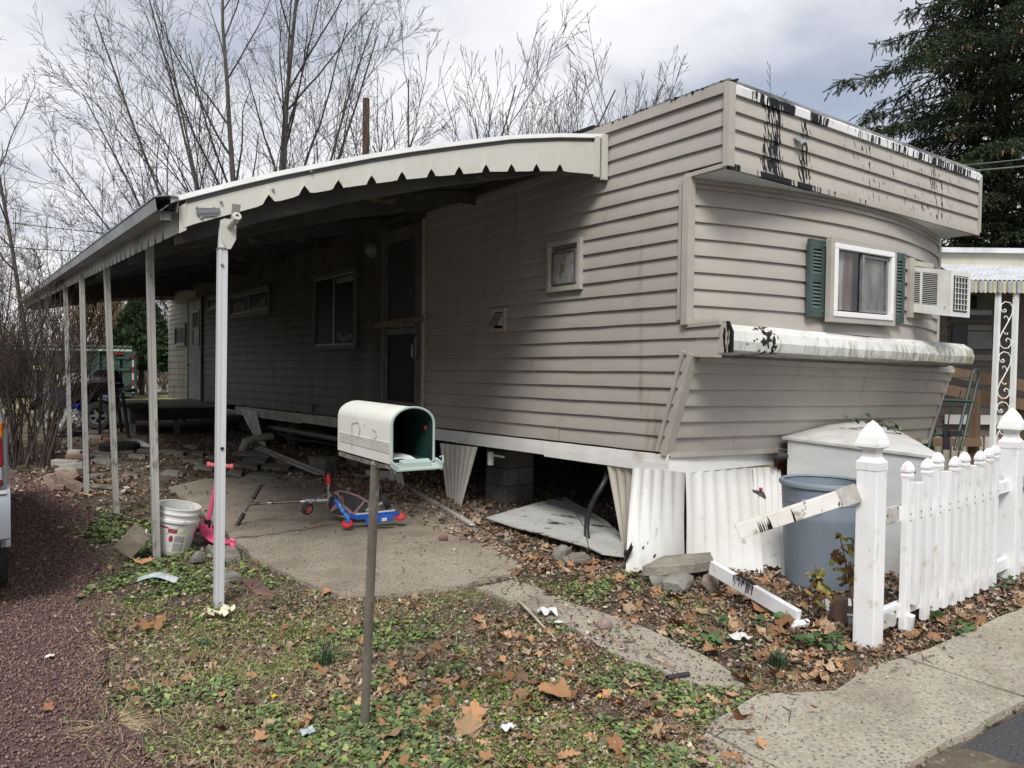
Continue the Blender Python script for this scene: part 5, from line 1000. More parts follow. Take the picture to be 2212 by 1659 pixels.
# blue folding scooter
D = 7.05; t_ = thing('folding_scooter', 'blue folding kick scooter with red wheels lying beside the patio crack', 'scooter', oz(800, 1130))
m_blue = mat('blue_paint', (0.02, 0.11, 0.48), 0.35, (0.015, 0.08, 0.36), 6); m_red = mat('red_urethane', (0.60, 0.03, 0.04), 0.4)
s0, s1 = od(768, 1117, 7.0), od(853, 1108, 7.1)
b = MB(); b.bar(s0, s1, 0.05, 0.045, upv); b.bar(od(750, 1112, 6.95), s0, 0.045, 0.04, upv); b.bar(od(790, 1127, 6.95), od(848, 1117, 7.0), 0.03, 0.055, upv); b.bar(s1, od(862, 1112, 7.1), 0.03, 0.03, upv); b.build('deck', m_blue, t_, bevel=0.004)
b = MB(); b.bar(s0 + upv * 0.026, s1 + upv * 0.026, 0.04, 0.006, upv); b.build('grip_strip', m_whitepaint, t_)
b = MB(); b.box(od(830, 1122, 6.94), (0.05, 0.004, 0.028), RF); b.build('sticker', m_whitepaint, t_)
b = MB(); b.tube([od(750, 1118, 6.95), od(724, 1078, 7.05)], 0.021, 10); b.bar(od(750, 1112, 6.93), od(751, 1128, 6.93), 0.035, 0.03); b.build('steering_tube', mat('blue_decal', (0.02, 0.11, 0.48), 0.35, (0.12, 0.36, 0.62), 22, 0.5, 0.58, spots=[((0.02, 0.02, 0.05), 34, 0.62, 0.66, (1, 1, 1))]), t_, smooth=True)
b = MB(); b.tube([od(725, 1079, 7.05), od(721, 1072, 7.06)], 0.027, 10); b.build('clamp', m_blackp, t_)
b = MB(); b.tube([od(721, 1072, 7.06), od(711, 1058, 7.1)], 0.013, 8); b.tube([od(709, 1074, 7.1), od(709, 1046, 7.1)], 0.013, 8); b.build('inner_tube', m_chrome, t_, smooth=True)
b = MB(); b.tube([od(709, 1047, 7.1), od(708.7, 1024, 7.1)], 0.019, 10); b.build('grip', m_red, t_, smooth=True)
wheel(t_, od(750, 1131, 6.93), 0.052, 0.026, upv * 0.85 - fwd * 0.5, m_red, m_salmon); wheel(t_, od(865, 1116, 7.1), 0.047, 0.026, upv * 0.85 - fwd * 0.5, m_red, m_salmon)
# bucket
bc = oz(353, 1199); bc += FH * 0.13; t_ = thing('paint_bucket', 'dirty white plastic bucket with torn red label leaning behind the second post', 'bucket', bc)
m_buck = mat('bucket_white', (0.66, 0.66, 0.63), 0.5, (0.52, 0.51, 0.46), 5, 0.4, 0.7, spots=[((0.32, 0.25, 0.16), 10, 0.64, 0.74, (1, 1, 1))])
TB = Matrix.Rotation(RAD(11), 3, FH)
b = MB(); b.lathe([(0.135, 0.0), (0.140, 0.01), (0.156, 0.27), (0.172, 0.272), (0.172, 0.29), (0.158, 0.295), (0.159, 0.33), (0.170, 0.332), (0.170, 0.345), (0.160, 0.35), (0.162, 0.375), (0.168, 0.378), (0.166, 0.386), (0.155, 0.384), (0.150, 0.30), (0.132, 0.02), (0, 0.02)], 36, bc, TB); b.build('body', m_buck, t_, smooth=True, angle=30)
def on_b(ang, z, r=0.002):
    R_ = 0.140 + 0.016 * z / 0.27 + r; a = math.atan2(-FH.y, -FH.x) + ang; return bc + TB @ Vector((R_ * math.cos(a), R_ * math.sin(a), z))
def patch(name, a0, a1, z0, z1, material, r=0.002, slant=0.0):
    b = MB(); b.grid([[on_b(a0 + (a1 - a0) * i / 8 + slant * (z - z0), z, r) for z in (z0, (z0 + z1) / 2, z1)] for i in range(9)]); return b.build(name, material, t_)
m_lab = mat('label_grey', (0.36, 0.36, 0.34), 0.7, (0.25, 0.25, 0.24), 90, 0.45, 0.55); m_labr = mat('label_red', (0.30, 0.035, 0.06), 0.6); m_laby = mat('label_lime', (0.42, 0.50, 0.12), 0.6, (0.6, 0.62, 0.4), 12); m_labw = mat('label_white', (0.62, 0.61, 0.58), 0.6)
patch('label', -0.75, 1.05, 0.035, 0.235, m_labw, 0.0012)
patch('label_band', -0.85, 0.05, 0.222, 0.235, m_labr); patch('label_band', 0.05, 0.50, 0.19, 0.225, m_labr)
for a0, a1, z0, z1 in ((0.42, 0.68, 0.045, 0.11), (0.72, 0.95, 0.045, 0.105), (0.44, 0.70, 0.12, 0.17), (0.73, 0.95, 0.115, 0.165)): patch('label_text', a0, a1, z0, z1, m_lab, 0.0025)
patch('label_patch', -0.80, -0.45, 0.05, 0.15, m_laby, 0.0025); patch('label_patch', -0.78, -0.55, 0.16, 0.19, m_laby, 0.0025); patch('label_patch', 0.5, 0.95, 0.19, 0.215, m_laby, 0.0022)
b = MB(); b.slab([on_b(0.25 + 0.10 * math.cos(k * math.pi / 6), 0.145 + 0.026 * math.sin(k * math.pi / 6), 0.0035) for k in range(12)], -FH * 0.001); b.build('label_seal', m_labr, t_)
b = MB(); b.tube([on_b(0.75, 0.30, 0.02), on_b(0.45, 0.24, 0.05), on_b(0.0, 0.18, 0.085), on_b(-0.5, 0.16, 0.09), on_b(-0.8, 0.17, 0.07)], 0.0025, 5); b.build('bail', m_frame, t_); b = MB(); b.tube([on_b(-0.62, 0.165, 0.09), on_b(-0.85, 0.175, 0.07)], 0.008, 8); b.build('grip', m_whitepaint, t_)
# wooden block leaning on it
c = od(288, 1168, 5.95); t_ = thing('wood_block', 'square grey timber offcut leaning against the white bucket', 'wood block', c - U * 0.1)
b = MB(); b.box(c, (0.155, 0.22, 0.145), Matrix.Rotation(RAD(42), 3, fwd) @ Matrix.Rotation(YAW * -1 + 0.25, 3, 'Z')); b.build('block', mat('end_grain', (0.30, 0.255, 0.195), 0.85, (0.19, 0.16, 0.125), 6, 0.35, 0.65, stretch=(1, 3, 3), bump=0.3, bscale=50), t_, bevel=0.004)

# ================================================================== under the home
m_block = mat('grey_block', (0.17, 0.16, 0.145), 0.95, (0.11, 0.10, 0.09), 4, bump=0.6, bscale=60, rnd=0.12)
def pier(x, y, n, label, rot=0.0):
    t_ = thing('block_pier', label, 'block pier', (x, y, 0))
    for i in range(n):
        for s in (-1, 1):
            b = MB(); o = 0.1 * s; b.box((x + (o if i % 2 else 0), y + (0 if i % 2 else o), 0.1 + 0.195 * i), (0.19 if i % 2 else 0.39, 0.39 if i % 2 else 0.19, 0.188), (0, 0, rot)); b.build('block', m_block, t_, bevel=0.006)
    b = MB(); b.box((x, y, 0.195 * n + 0.02), (0.4, 0.2, 0.04)); b.build('cap_board', m_wood, t_)
pier(4.95, 7.15, 4, 'grey concrete block pier beside the curled skirting sheet'); pier(4.75, 10.7, 3, 'grey concrete block pier behind the mailbox'); pier(7.0, 8.0, 4, 'concrete block pier deep under the home'); pier(5.2, 14.5, 2, 'low concrete block pier near the old tyre')
p = ox(694, 1006, 4.35); 
b = MB(); bp_ = oz(696, 1018); t_ = thing('concrete_block', 'single grey concrete block standing on the dirt before the pier', 'block', bp_); b.box(bp_ + U * 0.10, (0.2, 0.38, 0.2), (0, 0, 0.3)); b.build('block', m_block, t_, bevel=0.006)
for k, (px, lab) in enumerate(((640, 'old trailer wheel under the home beside the block pier'), (612, 'second old trailer wheel farther under the home'))):
    q = ox(px, 965, 4.72 + 0.05 * k); t_ = thing('trailer_wheel', lab, 'wheel', (q.x, q.y, 0)); wheel(t_, (q.x, q.y, 0.33), 0.33, 0.2, (1, 0.1, 0), m_tyre, mat('rusty_rim', (0.10, 0.07, 0.05), 0.8, (0.16, 0.14, 0.12), 9))
t_ = thing('drain_pipe', 'long dirty pipe slung along under the home with strap hangers', 'pipe', ox(640, 932, 4.5)); b = MB(); b.tube([ox(582, 923, 4.55), ox(640, 933, 4.52), ox(716, 946, 4.5), ox(960, 1003, 4.55)], 0.045, 10); b.build('pipe', mat('dirty_pvc', (0.19, 0.165, 0.135), 0.6, (0.12, 0.10, 0.085), 5), t_, smooth=True)
for px in (590, 628, 690):
    b = MB(); q = ox(px, 932, 4.52); b.tube([q + U * 0.3, q], 0.006, 4); b.build('hanger', m_blackp, t_)
t_ = thing('pipe_elbow', 'white plastic pipe elbow poking out of the dirt', 'pipe', oz(524, 980)); e = oz(524, 980); b = MB(); b.tube([e, e + U * 0.08, e + U * 0.20 + RH * 0.05, e + U * 0.24 + RH * 0.15 + FH * 0.1, e + U * 0.25 + RH * 0.35 + FH * 0.4], 0.065, 12); b.tube([e - U * 0.01, e + U * 0.04], 0.08, 12); b.build('elbow', mat('yellowed_pvc', (0.42, 0.39, 0.33), 0.5, (0.30, 0.27, 0.22), 5), t_, smooth=True)
for k, (p, q) in enumerate((((500, 921), (700, 930)), ((560, 925), (960, 985)))):
    b = MB(); a_, c_ = ox(*p, 4.5), ox(*q, 4.5); b.tube([a_.lerp(c_, i / 8) - U * 0.10 * math.sin(math.pi * i / 8) + U * 0.03 * math.sin(i * 2.1) for i in range(9)], 0.009, 5); tag(b.build('loose_cable', m_blackp), ['thin black cable sagging below the grimy skirt trim', 'longer black cable looping toward the curled skirting'][k], 'cable')
# flooring panel broken in two, on the ground under the corner
m_panel = mat('vinyl_flooring', (0.50, 0.50, 0.48), 0.55, (0.40, 0.40, 0.375), 2.5, 0.4, 0.7, coord='Position', spots=[((0.05, 0.045, 0.04), 4.5, 0.58, 0.64, (1.6, 0.7, 1)), ((0.13, 0.12, 0.10), 13, 0.62, 0.7, (1, 1, 1))])
pa = [(1051, 1117), (1167, 1084), (1240, 1106), (1262, 1140), (1270, 1180), (1173, 1153), (1110, 1137)]; pbb = [(1168, 1083), (1222, 1074), (1310, 1125), (1347, 1160), (1348, 1201), (1300, 1195), (1272, 1181), (1264, 1140), (1242, 1106)]
for poly, lab, z in ((pa, 'large pale broken flooring panel on the ground under the home', 0.085), (pbb, 'stained half of the broken pale panel nearest the corner skirting', 0.07)):
    t_ = thing('floor_panel', lab, 'panel', oz(*poly[0], z)); b = MB(); b.slab([oz(*p, z + 0.012 * math.sin(p[0] * 0.05)) for p in poly], (0, 0, -0.012)); b.build('panel', m_panel, t_)
t_ = thing('black_hose', 'thick black hose hanging from the home to the leaves', 'hose', oz(1289, 1203)); b = MB(); b.tube([ox(1312, 1020, 4.5), ox(1309, 1034, 4.42), ox(1298, 1054, 4.36), ox(1286, 1074, 4.32), ox(1275, 1098, 4.30), ox(1268, 1122, 4.28), ox(1267, 1150, 4.26), ox(1270, 1172, 4.24), ox(1278, 1190, 4.22), oz(1292, 1206, 0.02)], 0.024, 10); b.build('hose', mat('black_rubber', (0.018, 0.02, 0.024), 0.45), t_, smooth=True)
b = MB(); q = ox(1060, 992, 4.5); b.tube([q + U * 0.08, q - U * 0.06], 0.035, 10); b.tube([q + U * 0.05, q + U * 0.05 - Vector((0, 0.25, 0.0))], 0.012, 6); t_ = thing('drain_fitting', 'small white drain fitting under the skirt trim', 'pipe fitting', q); b.build('fitting', m_whitepaint, t_)
# low dark bank added far under the home to stop the light
t_ = thing('light_stop_bank', 'dark bank added deep under the home to stop light', 'light-stopping bank', (6.8, 10, 0)); b = MB(); r_ = random.Random(4)
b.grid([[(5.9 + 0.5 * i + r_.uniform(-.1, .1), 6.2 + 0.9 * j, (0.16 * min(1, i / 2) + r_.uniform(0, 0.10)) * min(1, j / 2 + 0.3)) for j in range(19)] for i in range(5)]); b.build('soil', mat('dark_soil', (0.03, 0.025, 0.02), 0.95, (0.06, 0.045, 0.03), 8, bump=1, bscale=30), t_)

# ================================================================== stones, slabs and litter
def rock(name, label, c, size, seed, material, cat='stone', rot=(0, 0, 0), group=None, flat=0.6):
    bm = bmesh.new(); bmesh.ops.create_icosphere(bm, subdivisions=2, radius=0.5); r_ = random.Random(seed); R_ = Euler(rot).to_matrix()
    dirs = [Vector((r_.gauss(0, 1), r_.gauss(0, 1), r_.gauss(0, 1))).normalized() for _ in range(9)]; offs = [r_.uniform(0.27, 0.45) for _ in dirs]
    for v in bm.verts:
        for d, o in zip(dirs, offs):
            k = v.co.dot(d)
            if k > o: v.co -= d * (k - o)
        v.co += Vector((r_.uniform(-1, 1), r_.uniform(-1, 1), r_.uniform(-1, 1))) * 0.012
        v.co = R_ @ Vector((v.co.x * size[0], v.co.y * size[1], v.co.z * size[2]))
    me = bpy.data.meshes.new(name); bm.to_mesh(me); bm.free(); me.materials.append(material)
    o = bpy.data.objects.new(name, me); COL.objects.link(o); o.location = c; return tag(o, label, cat, group)
m_conc = mat('broken_concrete', (0.30, 0.275, 0.225), 0.95, (0.20, 0.18, 0.15), 6, bump=1, bscale=45, spots=[((0.13, 0.12, 0.10), 30, 0.6, 0.66, (1, 1, 1))])
m_stone = mat('grey_stone', (0.24, 0.23, 0.205), 0.95, (0.16, 0.15, 0.13), 6, bump=0.8, bscale=40, rnd=0.15)
m_redst = mat('red_flagstone', (0.20, 0.12, 0.10), 0.9, (0.14, 0.09, 0.075), 5, bump=0.7, bscale=40)
m_slate = mat('dull_paver', (0.21, 0.195, 0.165), 0.95, (0.14, 0.13, 0.11), 5, bump=0.7, bscale=50, rnd=0.2, spots=[((0.22, 0.205, 0.175), 9, 0.6, 0.7, (1, 1, 1))])
def slabstone(name, label, px, th, material, cat='paving slab', group=None, lift=0.0, tiltv=(0, 0, 0), seed=0):
    pts = [oz(x, y, lift) for x, y in px]; r_ = random.Random(seed); c = sum(pts, Vector()) / len(pts); b = MB(); out = []
    for i, p in enumerate(pts):
        q = pts[(i + 1) % len(pts)]
        for j in range(3): w = p.lerp(q, j / 3) + Vector((r_.uniform(-.008, .008), r_.uniform(-.008, .008), 0)); out.append(w + Vector((0, 0, (w - c).dot(Vector(tiltv)))))
    t_ = thing(name, label, cat, c, group); b.slab([p + U * th for p in out], (0, 0, -th)); b.build('slab', material, t_, bevel=0.006, bseg=1); return t_
slabstone('concrete_chunk', 'rough tilted slab of broken concrete against the corner skirting', [(1386, 1246), (1430, 1222), (1535, 1213), (1540, 1232), (1470, 1243)], 0.075, m_conc, 'concrete chunk', lift=0.07, seed=2)
rock('rubble_stone', 'grey broken stone below the tilted concrete slab', oz(1465, 1262, 0.04), (0.36, 0.22, 0.16), 3, m_stone, 'stone', (0, 0, 0.3)); rock('rubble_stone', 'brownish rotten lump at the end of the concrete slab', oz(1530, 1262, 0.05), (0.16, 0.14, 0.17), 5, m_wood, 'stone', (0.4, 0, 0.3)); rock('rubble_stone', 'dark stone tucked under the concrete slab', oz(1420, 1252, 0.04), (0.2, 0.2, 0.12), 8, m_stone, 'stone')
rock('field_stone', 'round grey stone at the edge of the pale flooring panel', oz(1212, 1196, 0.05), (0.19, 0.15, 0.15), 11, m_stone); rock('field_stone', 'small reddish stone lying alone on the patio', oz(958, 1163, 0.05), (0.10, 0.07, 0.07), 12, m_redst); rock('field_stone', 'pale chip of stone in the leaves by the patio edge', oz(1095, 1168, 0.02), (0.10, 0.06, 0.06), 13, m_conc); rock('field_stone', 'rounded stone beside the white bucket', oz(428, 1203, 0.05), (0.12, 0.11, 0.12), 14, m_stone); rock('field_stone', 'broken brick lump at the edge of the garden path', oz(1306, 1350, 0.04), (0.115, 0.09, 0.10), 15, mat('pinkish_brick', (0.34, 0.25, 0.21), 0.95, (0.2, 0.17, 0.15), 12, bump=0.7))
slabstone('stepping_slab', 'flat grey slab under the black hose', [(1207, 1206), (1262, 1202), (1278, 1216), (1222, 1224)], 0.04, m_stone); slabstone('stepping_slab', 'red flagstone at the left edge of the patio', [(520, 1262), (556, 1258), (594, 1296), (552, 1293)], 0.035, m_redst); slabstone('stepping_slab', 'grey paver under the pink scooter wheel', [(446, 1192), (500, 1184), (522, 1212), (470, 1219)], 0.05, m_stone, seed=4); slabstone('stepping_slab', 'grey paver beside the red flagstone', [(450, 1246), (505, 1240), (524, 1258), (478, 1268)], 0.035, m_stone, seed=5); slabstone('stepping_slab', 'thin slab below the pink scooter', [(408, 1160), (450, 1156), (462, 1172), (420, 1176)], 0.03, m_stone, seed=6)
PV = [(400, 690, 720, 800), (270, 560, 660, 710), (270, 500, 450, 505), (20, 310, 560, 602), (380, 560, 540, 610), (910, 1460, 550, 630), (1060, 1410, 615, 715), (950, 1270, 690, 780), (1300, 1710, 710, 800), (1510, 1760, 645, 730), (845, 1060, 800, 880), (1085, 1585, 842, 925), (570, 690, 395, 440), (850, 1030, 440, 475), (0, 230, 805, 885), (590, 690, 590, 650)]
LAB = ['thick grey paver behind the pink scooter handle', 'flat paver left of the pink handlebar', 'mossy far paver near the deck', 'thin flat paver at the left of the dirt yard', 'upended square paver in the dirt', 'widest slab below the white pipe elbow', 'long narrow kerb stone on the dirt', 'square paver right of the pink handlebar', 'large flat paver before the trailer wheel', 'dark paver nearest the trailer wheel', 'small rounded kerb piece at the patio edge', 'long thin slab along the far patio edge', 'far paver behind the bright front post', 'dark paver beyond the bright front post', 'low slab sunk in the dirt by the third post', 'broken paver beside the front post']
for k, ((x0, x1, y0, y1), lab) in enumerate(zip(PV, LAB)):
    X_ = lambda x: (640 + 0.2984 * x) / 1.8228
    Y__ = lambda y: (1620 + 0.2984 * y) / 1.8228
    r_ = random.Random(50 + k); s = r_.uniform(0.12, 0.3) * (x1 - x0)
    slabstone('loose_paver', lab, [(X_(x0), Y__(y1 - (y1 - y0) * 0.45)), (X_(x0 + s), Y__(y0)), (X_(x1), Y__(y0 + (y1 - y0) * 0.25)), (X_(x1 - s * 0.6), Y__(y1))], r_.uniform(0.03, 0.06), m_slate, 'paver', 'loose pavers strewn over the dirt yard', seed=k)
PV2 = [(600, 800, 1265, 1335), (870, 1020, 1258, 1290), (960, 1130, 1292, 1330), (620, 820, 1335, 1385), (1040, 1180, 1252, 1275), (600, 740, 1480, 1520), (590, 880, 1575, 1610), (1250, 1480, 1462, 1500), (330, 440, 1165, 1190), (1255, 1420, 1255, 1280), (560, 720, 1105, 1140), (900, 1060, 1480, 1500)]
LAB2 = ['log-like split slab behind the brick pile', 'pale paver right of the tyre', 'pale paver before the flat tyre', 'dark slab beside the fourth post', 'small paver past the tyre', 'half-buried dark paver near the second post', 'long plank-like slab between two posts', 'warped flat slab near the front post', 'pale paver by the bush', 'thin far slab beneath the deck', 'flat stone at the feet of the grill', 'thin buried slab in the middle of the dirt']
for k, ((x0, x1, y0, y1), lab) in enumerate(zip(PV2, LAB2)):
    X_ = lambda x: (100 + 0.4219 * x) / 1.8228
    Y__ = lambda y: (1250 + 0.4219 * y) / 1.8228
    r_ = random.Random(80 + k); s = r_.uniform(0.12, 0.3) * (x1 - x0)
    slabstone('loose_paver', lab, [(X_(x0), Y__(y1 - (y1 - y0) * 0.45)), (X_(x0 + s), Y__(y0)), (X_(x1), Y__(y0 + (y1 - y0) * 0.25)), (X_(x1 - s * 0.6), Y__(y1))], r_.uniform(0.03, 0.06), m_slate, 'paver', 'loose pavers strewn over the dirt yard', seed=40 + k)
# pile of bricks by the bush
m_brick = mat('pale_brick', (0.29, 0.215, 0.17), 0.95, (0.20, 0.15, 0.12), 9, bump=0.7, bscale=50, rnd=0.15); m_gb = mat('grey_wall_block', (0.33, 0.32, 0.285), 0.95, (0.24, 0.23, 0.20), 9, bump=0.9, bscale=40)
BR = [(378, 1358, 235, 70, 9.6, m_gb, 0.05, 'long grey wall block on top of the brick pile'), (438, 1388, 200, 75, 9.5, m_gb, -0.1, 'rough split-face block second from the top of the pile'), (400, 1430, 220, 60, 9.4, m_gb, 0.0, 'grey block buried in the middle of the pile'), (355, 1480, 90, 120, 9.2, m_brick, 0.5, 'tan brick standing on end in the pile'), (450, 1468, 110, 100, 9.2, m_brick, -0.5, 'reddish brick leaning at the right of the pile'), (262, 1550, 165, 90, 8.95, m_brick, 0.8, 'tan brick lowest on the left of the pile'), (435, 1560, 215, 95, 8.9, m_brick, 0.45, 'tan brick lowest on the right of the pile'), (340, 1580, 80, 60, 8.85, m_brick, 0.1, 'brick end between the two lowest bricks'), (262, 1478, 80, 55, 9.3, m_brick, -0.1, 'small brick at the far left of the pile'), (465, 1297, 150, 50, 9.9, m_redst, 0.0, 'dark red brick behind the pile'), (470, 1258, 120, 40, 10.1, m_gb, 0.05, 'pale cap stone behind the dark red brick')]
for k, (x, y, w, h, d, mt, a, lab) in enumerate(BR):
    c = od((100 + 0.4219 * x) / 1.8228, (1250 + 0.4219 * y) / 1.8228, d); wl, hl = w * 0.4219 / 1.8228 / FPX * d, h * 0.4219 / 1.8228 / FPX * d; c.z = max(c.z, 0.03)
    b = MB(); t_ = thing('loose_brick', lab, 'brick', c - U * 0.03, 'bricks heaped beside the bush'); b.box(c, (wl, 0.12, max(hl * 0.8, 0.06)), Matrix.Rotation(a, 3, fwd) @ Matrix.Rotation(-YAW + 0.3 * math.sin(k * 2.2), 3, 'Z')); b.build('block', mt, t_, bevel=0.006, bseg=1)
# small litter
b = MB(); r_ = random.Random(21); c = oz(475, 1330, 0.02); t_ = thing('yellow_cloth', 'crumpled pale yellow cloth strip at the foot of the front post', 'cloth', c)
for k in range(7):
    a = r_.uniform(0, 6.28); q = c + Vector((r_.uniform(-.05, .05), r_.uniform(-.04, .04), 0)); b.grid([[q + Vector((math.cos(a) * 0.012 * i, math.sin(a) * 0.012 * i, 0.012 + 0.022 * abs(math.sin(i * 0.8 + k)))) + Vector((-math.sin(a) * 0.016 * s, math.cos(a) * 0.016 * s, 0.008 * s)) for s in (-1, 1)] for i in range(7)], (0, 0, 0.002))
b.build('strips', mat('pale_yellow', (0.58, 0.56, 0.36), 0.8, (0.60, 0.59, 0.48), 9), t_)
c = oz(338, 1258, 0.02); t_ = thing('plastic_scrap', 'curved shiny grey plastic scrap lying on the ground ivy', 'plastic scrap', c); b = MB(); b.grid([[c + RH * (0.028 * (i - 5)) + FH * (0.035 * j + 0.02 * math.sin(i * 0.5)) + U * (0.03 * math.sin(math.pi * i / 10) + 0.02 * math.sin(math.pi * j / 3)) for j in range(4)] for i in range(11)], (0, 0, 0.003)); b.build('scrap', mat('grey_film', (0.25, 0.27, 0.29), 0.25, (0.5, 0.52, 0.53), 14), t_, smooth=True)
t_ = thing('pale_stick', 'long pale bare stick lying across the garden path', 'stick', oz(1150, 1330)); b = MB(); b.tube([oz(1118, 1296, 0.05), oz(1145, 1322, 0.035), oz(1170, 1350, 0.03), oz(1198, 1378, 0.03)], [0.009, 0.008, 0.008, 0.006], 7); b.build('stick', mat('pale_wood', (0.50, 0.44, 0.33), 0.8, (0.36, 0.3, 0.22), 8), t_)
c = oz(1182, 1330, 0.02); t_ = thing('plastic_wrap', 'crumpled clear white plastic wrapper on the garden path', 'wrapper', c); b = MB(); b.grid([[c + RH * (0.02 * (i - 3)) + FH * (0.022 * (j - 2)) + U * (0.03 + 0.022 * math.sin(i * 1.9 + j) * math.cos(j * 1.3)) for j in range(5)] for i in range(7)], (0, 0, 0.002)); b.build('film', mat('white_film', (0.55, 0.55, 0.55), 0.3, (0.75, 0.75, 0.75), 20), t_)
t_ = thing('pipe_offcut', 'short black plastic tube on the garden path', 'tube', oz(1464, 1462)); b = MB(); b.tube([oz(1441, 1464, 0.035), oz(1488, 1456, 0.035)], 0.0125, 12, cap=False); b.tube([oz(1441, 1464, 0.035), oz(1488, 1456, 0.035)], 0.010, 12, cap=False); b.build('tube', mat('dark_tube', (0.03, 0.032, 0.035), 0.5), t_, smooth=True)
for px, py, lab, cl, s in ((1595, 1385, 'torn white paper on the leaves left of the fence', (0.72, 0.70, 0.66), 1.2), (1096, 1580, 'crumpled white tissue scrap near the bottom edge', (0.7, 0.7, 0.68), 0.6), (665, 1590, 'small blue grey scrap in the dead grass', (0.42, 0.47, 0.48), 0.6), (1205, 1350, 'small white scrap beside the pale stick', (0.7, 0.7, 0.7), 0.5), (108, 1425, 'small white paper scrap on the red gravel', (0.72, 0.68, 0.66), 0.5)):
    c = oz(px, py, 0.02); r_ = random.Random(px); t_ = thing('paper_scrap', lab, 'paper', c); b = MB(); b.grid([[c + Vector((0.022 * s * (i - 2) + r_.uniform(-.006, .006), 0.02 * s * (j - 2) + r_.uniform(-.006, .006), 0.012 + r_.uniform(0, 0.03) * s)) for j in range(5)] for i in range(5)], (0, 0, 0.0015)); b.build('scrap', mat(f'paper_{px}', cl, 0.8, tuple(k * 0.7 for k in cl), 20), t_)
for (px, py), lab in (((592 / 1.0, 1503), 'tiny yellow wrapper in the dead grass near the gravel'), ((1295, 1503), 'tiny yellow wrapper beside the largest leaf'), ((2012, 1470), 'tiny yellow wrapper on the leaves below the fence')):
    c = oz(px, py, 0.02); b = MB(); b.box(c, (0.022, 0.016, 0.006), (0.2, 0.1, 0.6)); tag(b.build('candy_wrapper', mat('yellow_wrap', (0.75, 0.55, 0.02), 0.5)), lab, 'wrapper')
# ================================================================== the back yard
def cr5(x, y): return ((100 + 0.4219 * x) / 1.8228, (1250 + 0.4219 * y) / 1.8228)
def q5(x, y, d): return od(*cr5(x, y), d)
# deck before the far door
t_ = thing('wooden_deck', 'low dark wooden deck with a green side board before the far door', 'deck', (3.4, 18.6, 0))
m_deck = mat('deck_grey', (0.16, 0.15, 0.135), 0.9, (0.23, 0.215, 0.19), 4, stretch=(0.3, 3, 1), bump=0.4, rnd=0.15); m_dgreen = mat('deck_green', (0.10, 0.135, 0.115), 0.8, (0.16, 0.17, 0.15), 5, stretch=(2, 2, 0.3))
dx0, dx1, dy0, dy1, dz_ = 2.55, 4.36, 17.3, 20.7, 0.56
for i in range(13):
    y = dy0 + (dy1 - dy0) * (i + 0.5) / 13; b = MB(); b.box(((dx0 + dx1) / 2, y, dz_ - 0.015), (dx1 - dx0 + 0.05, (dy1 - dy0) / 13 - 0.012, 0.03)); b.build('plank', m_deck, t_)
b = MB(); b.box((dx0, (dy0 + dy1) / 2, dz_ - 0.15), (0.035, dy1 - dy0, 0.24)); b.build('side_board', m_dgreen, t_)
b = MB(); b.box(((dx0 + dx1) / 2, dy0, dz_ - 0.15), (dx1 - dx0, 0.035, 0.24)); b.build('front_board', mat('deck_dark', (0.035, 0.032, 0.03), 0.9), t_)
for x, y in ((dx0 + 0.06, dy0 + 0.08), (dx1 - 0.1, dy0 + 0.08), (dx0 + 0.06, dy1 - 0.1), (3.45, dy0 + 0.1), (dx1 - 0.1, dy1 - 0.1)):
    b = MB(); b.box((x, y, dz_ / 2 - 0.03), (0.10, 0.10, dz_ - 0.02)); b.build('leg', m_dgreen, t_)
b = MB(); b.bar(ox(380, 866, 4.2), ox(418, 877, 4.0), 0.14, 0.05); tag(b.build('door_sill_board', m_wood), 'loose grey board on the deck under the far door', 'board')
t_ = thing('plastic_tray', 'dark lidded tray lying on the deck corner', 'tray', q5(1040, 800, 15.6)); b = MB(); c = q5(1040, 800, 15.8); b.box(c, (0.78, 0.4, 0.06), (0.05, 0, -YAW), 0.9); b.box(c - U * 0.06, (0.6, 0.35, 0.06), (0, 0.05, -YAW)); b.build('tray', m_blackp, t_, bevel=0.01)
# barbecue grill
gc = gd(247, 15.5); t_ = thing('barbecue_grill', 'black barrel barbecue grill on splayed legs before the blue quad bike', 'grill', gc)
m_bbq = mat('grill_black', (0.014, 0.014, 0.015), 0.4, (0.03, 0.03, 0.03), 9); sd_ = RH
cl, crr = q5(670, 615, 15.4), q5(850, 620, 15.5)
b = MB(); cyl = []
for u in (0.0, 0.12, 0.5, 0.9, 1.0):
    c = cl.lerp(crr, u) ; r = 0.27 * (0.8 if u in (0, 1) else 1.0); cyl.append([c + FH * (r * 1.15 * math.cos(a)) + U * (0.02 + r * 0.95 * math.sin(a)) for a in [math.pi * k / 10 for k in range(11)]])
b.grid(cyl); b.add(cyl[0], [tuple(range(11))]); b.add(cyl[-1], [tuple(range(11))]); b.build('lid', m_bbq, t_, smooth=True)
b = MB(); cyl = []
for u, r in ((-0.02, 0.2), (0.0, 0.27), (1.0, 0.27), (1.02, 0.2)):
    c = cl.lerp(crr, u); cyl.append([c + FH * (r * 1.15 * math.cos(a)) - U * (r * 0.85 * math.sin(a)) for a in [math.pi * k / 8 for k in range(9)]])
b.grid(cyl); b.add(cyl[0], [tuple(range(9))]); b.add(cyl[-1], [tuple(range(9))]); b.build('firebox', m_bbq, t_, smooth=True)
b = MB(); b.box(cl - RH * 0.02 - U * 0.1, (0.10, 0.34, 0.34), (0, 0, -YAW)); b.box(cl + U * 0.09 - RH * 0.05, (0.06, 0.3, 0.13), (0, 0, -YAW)); b.build('ash_door', m_bbq, t_, bevel=0.02)
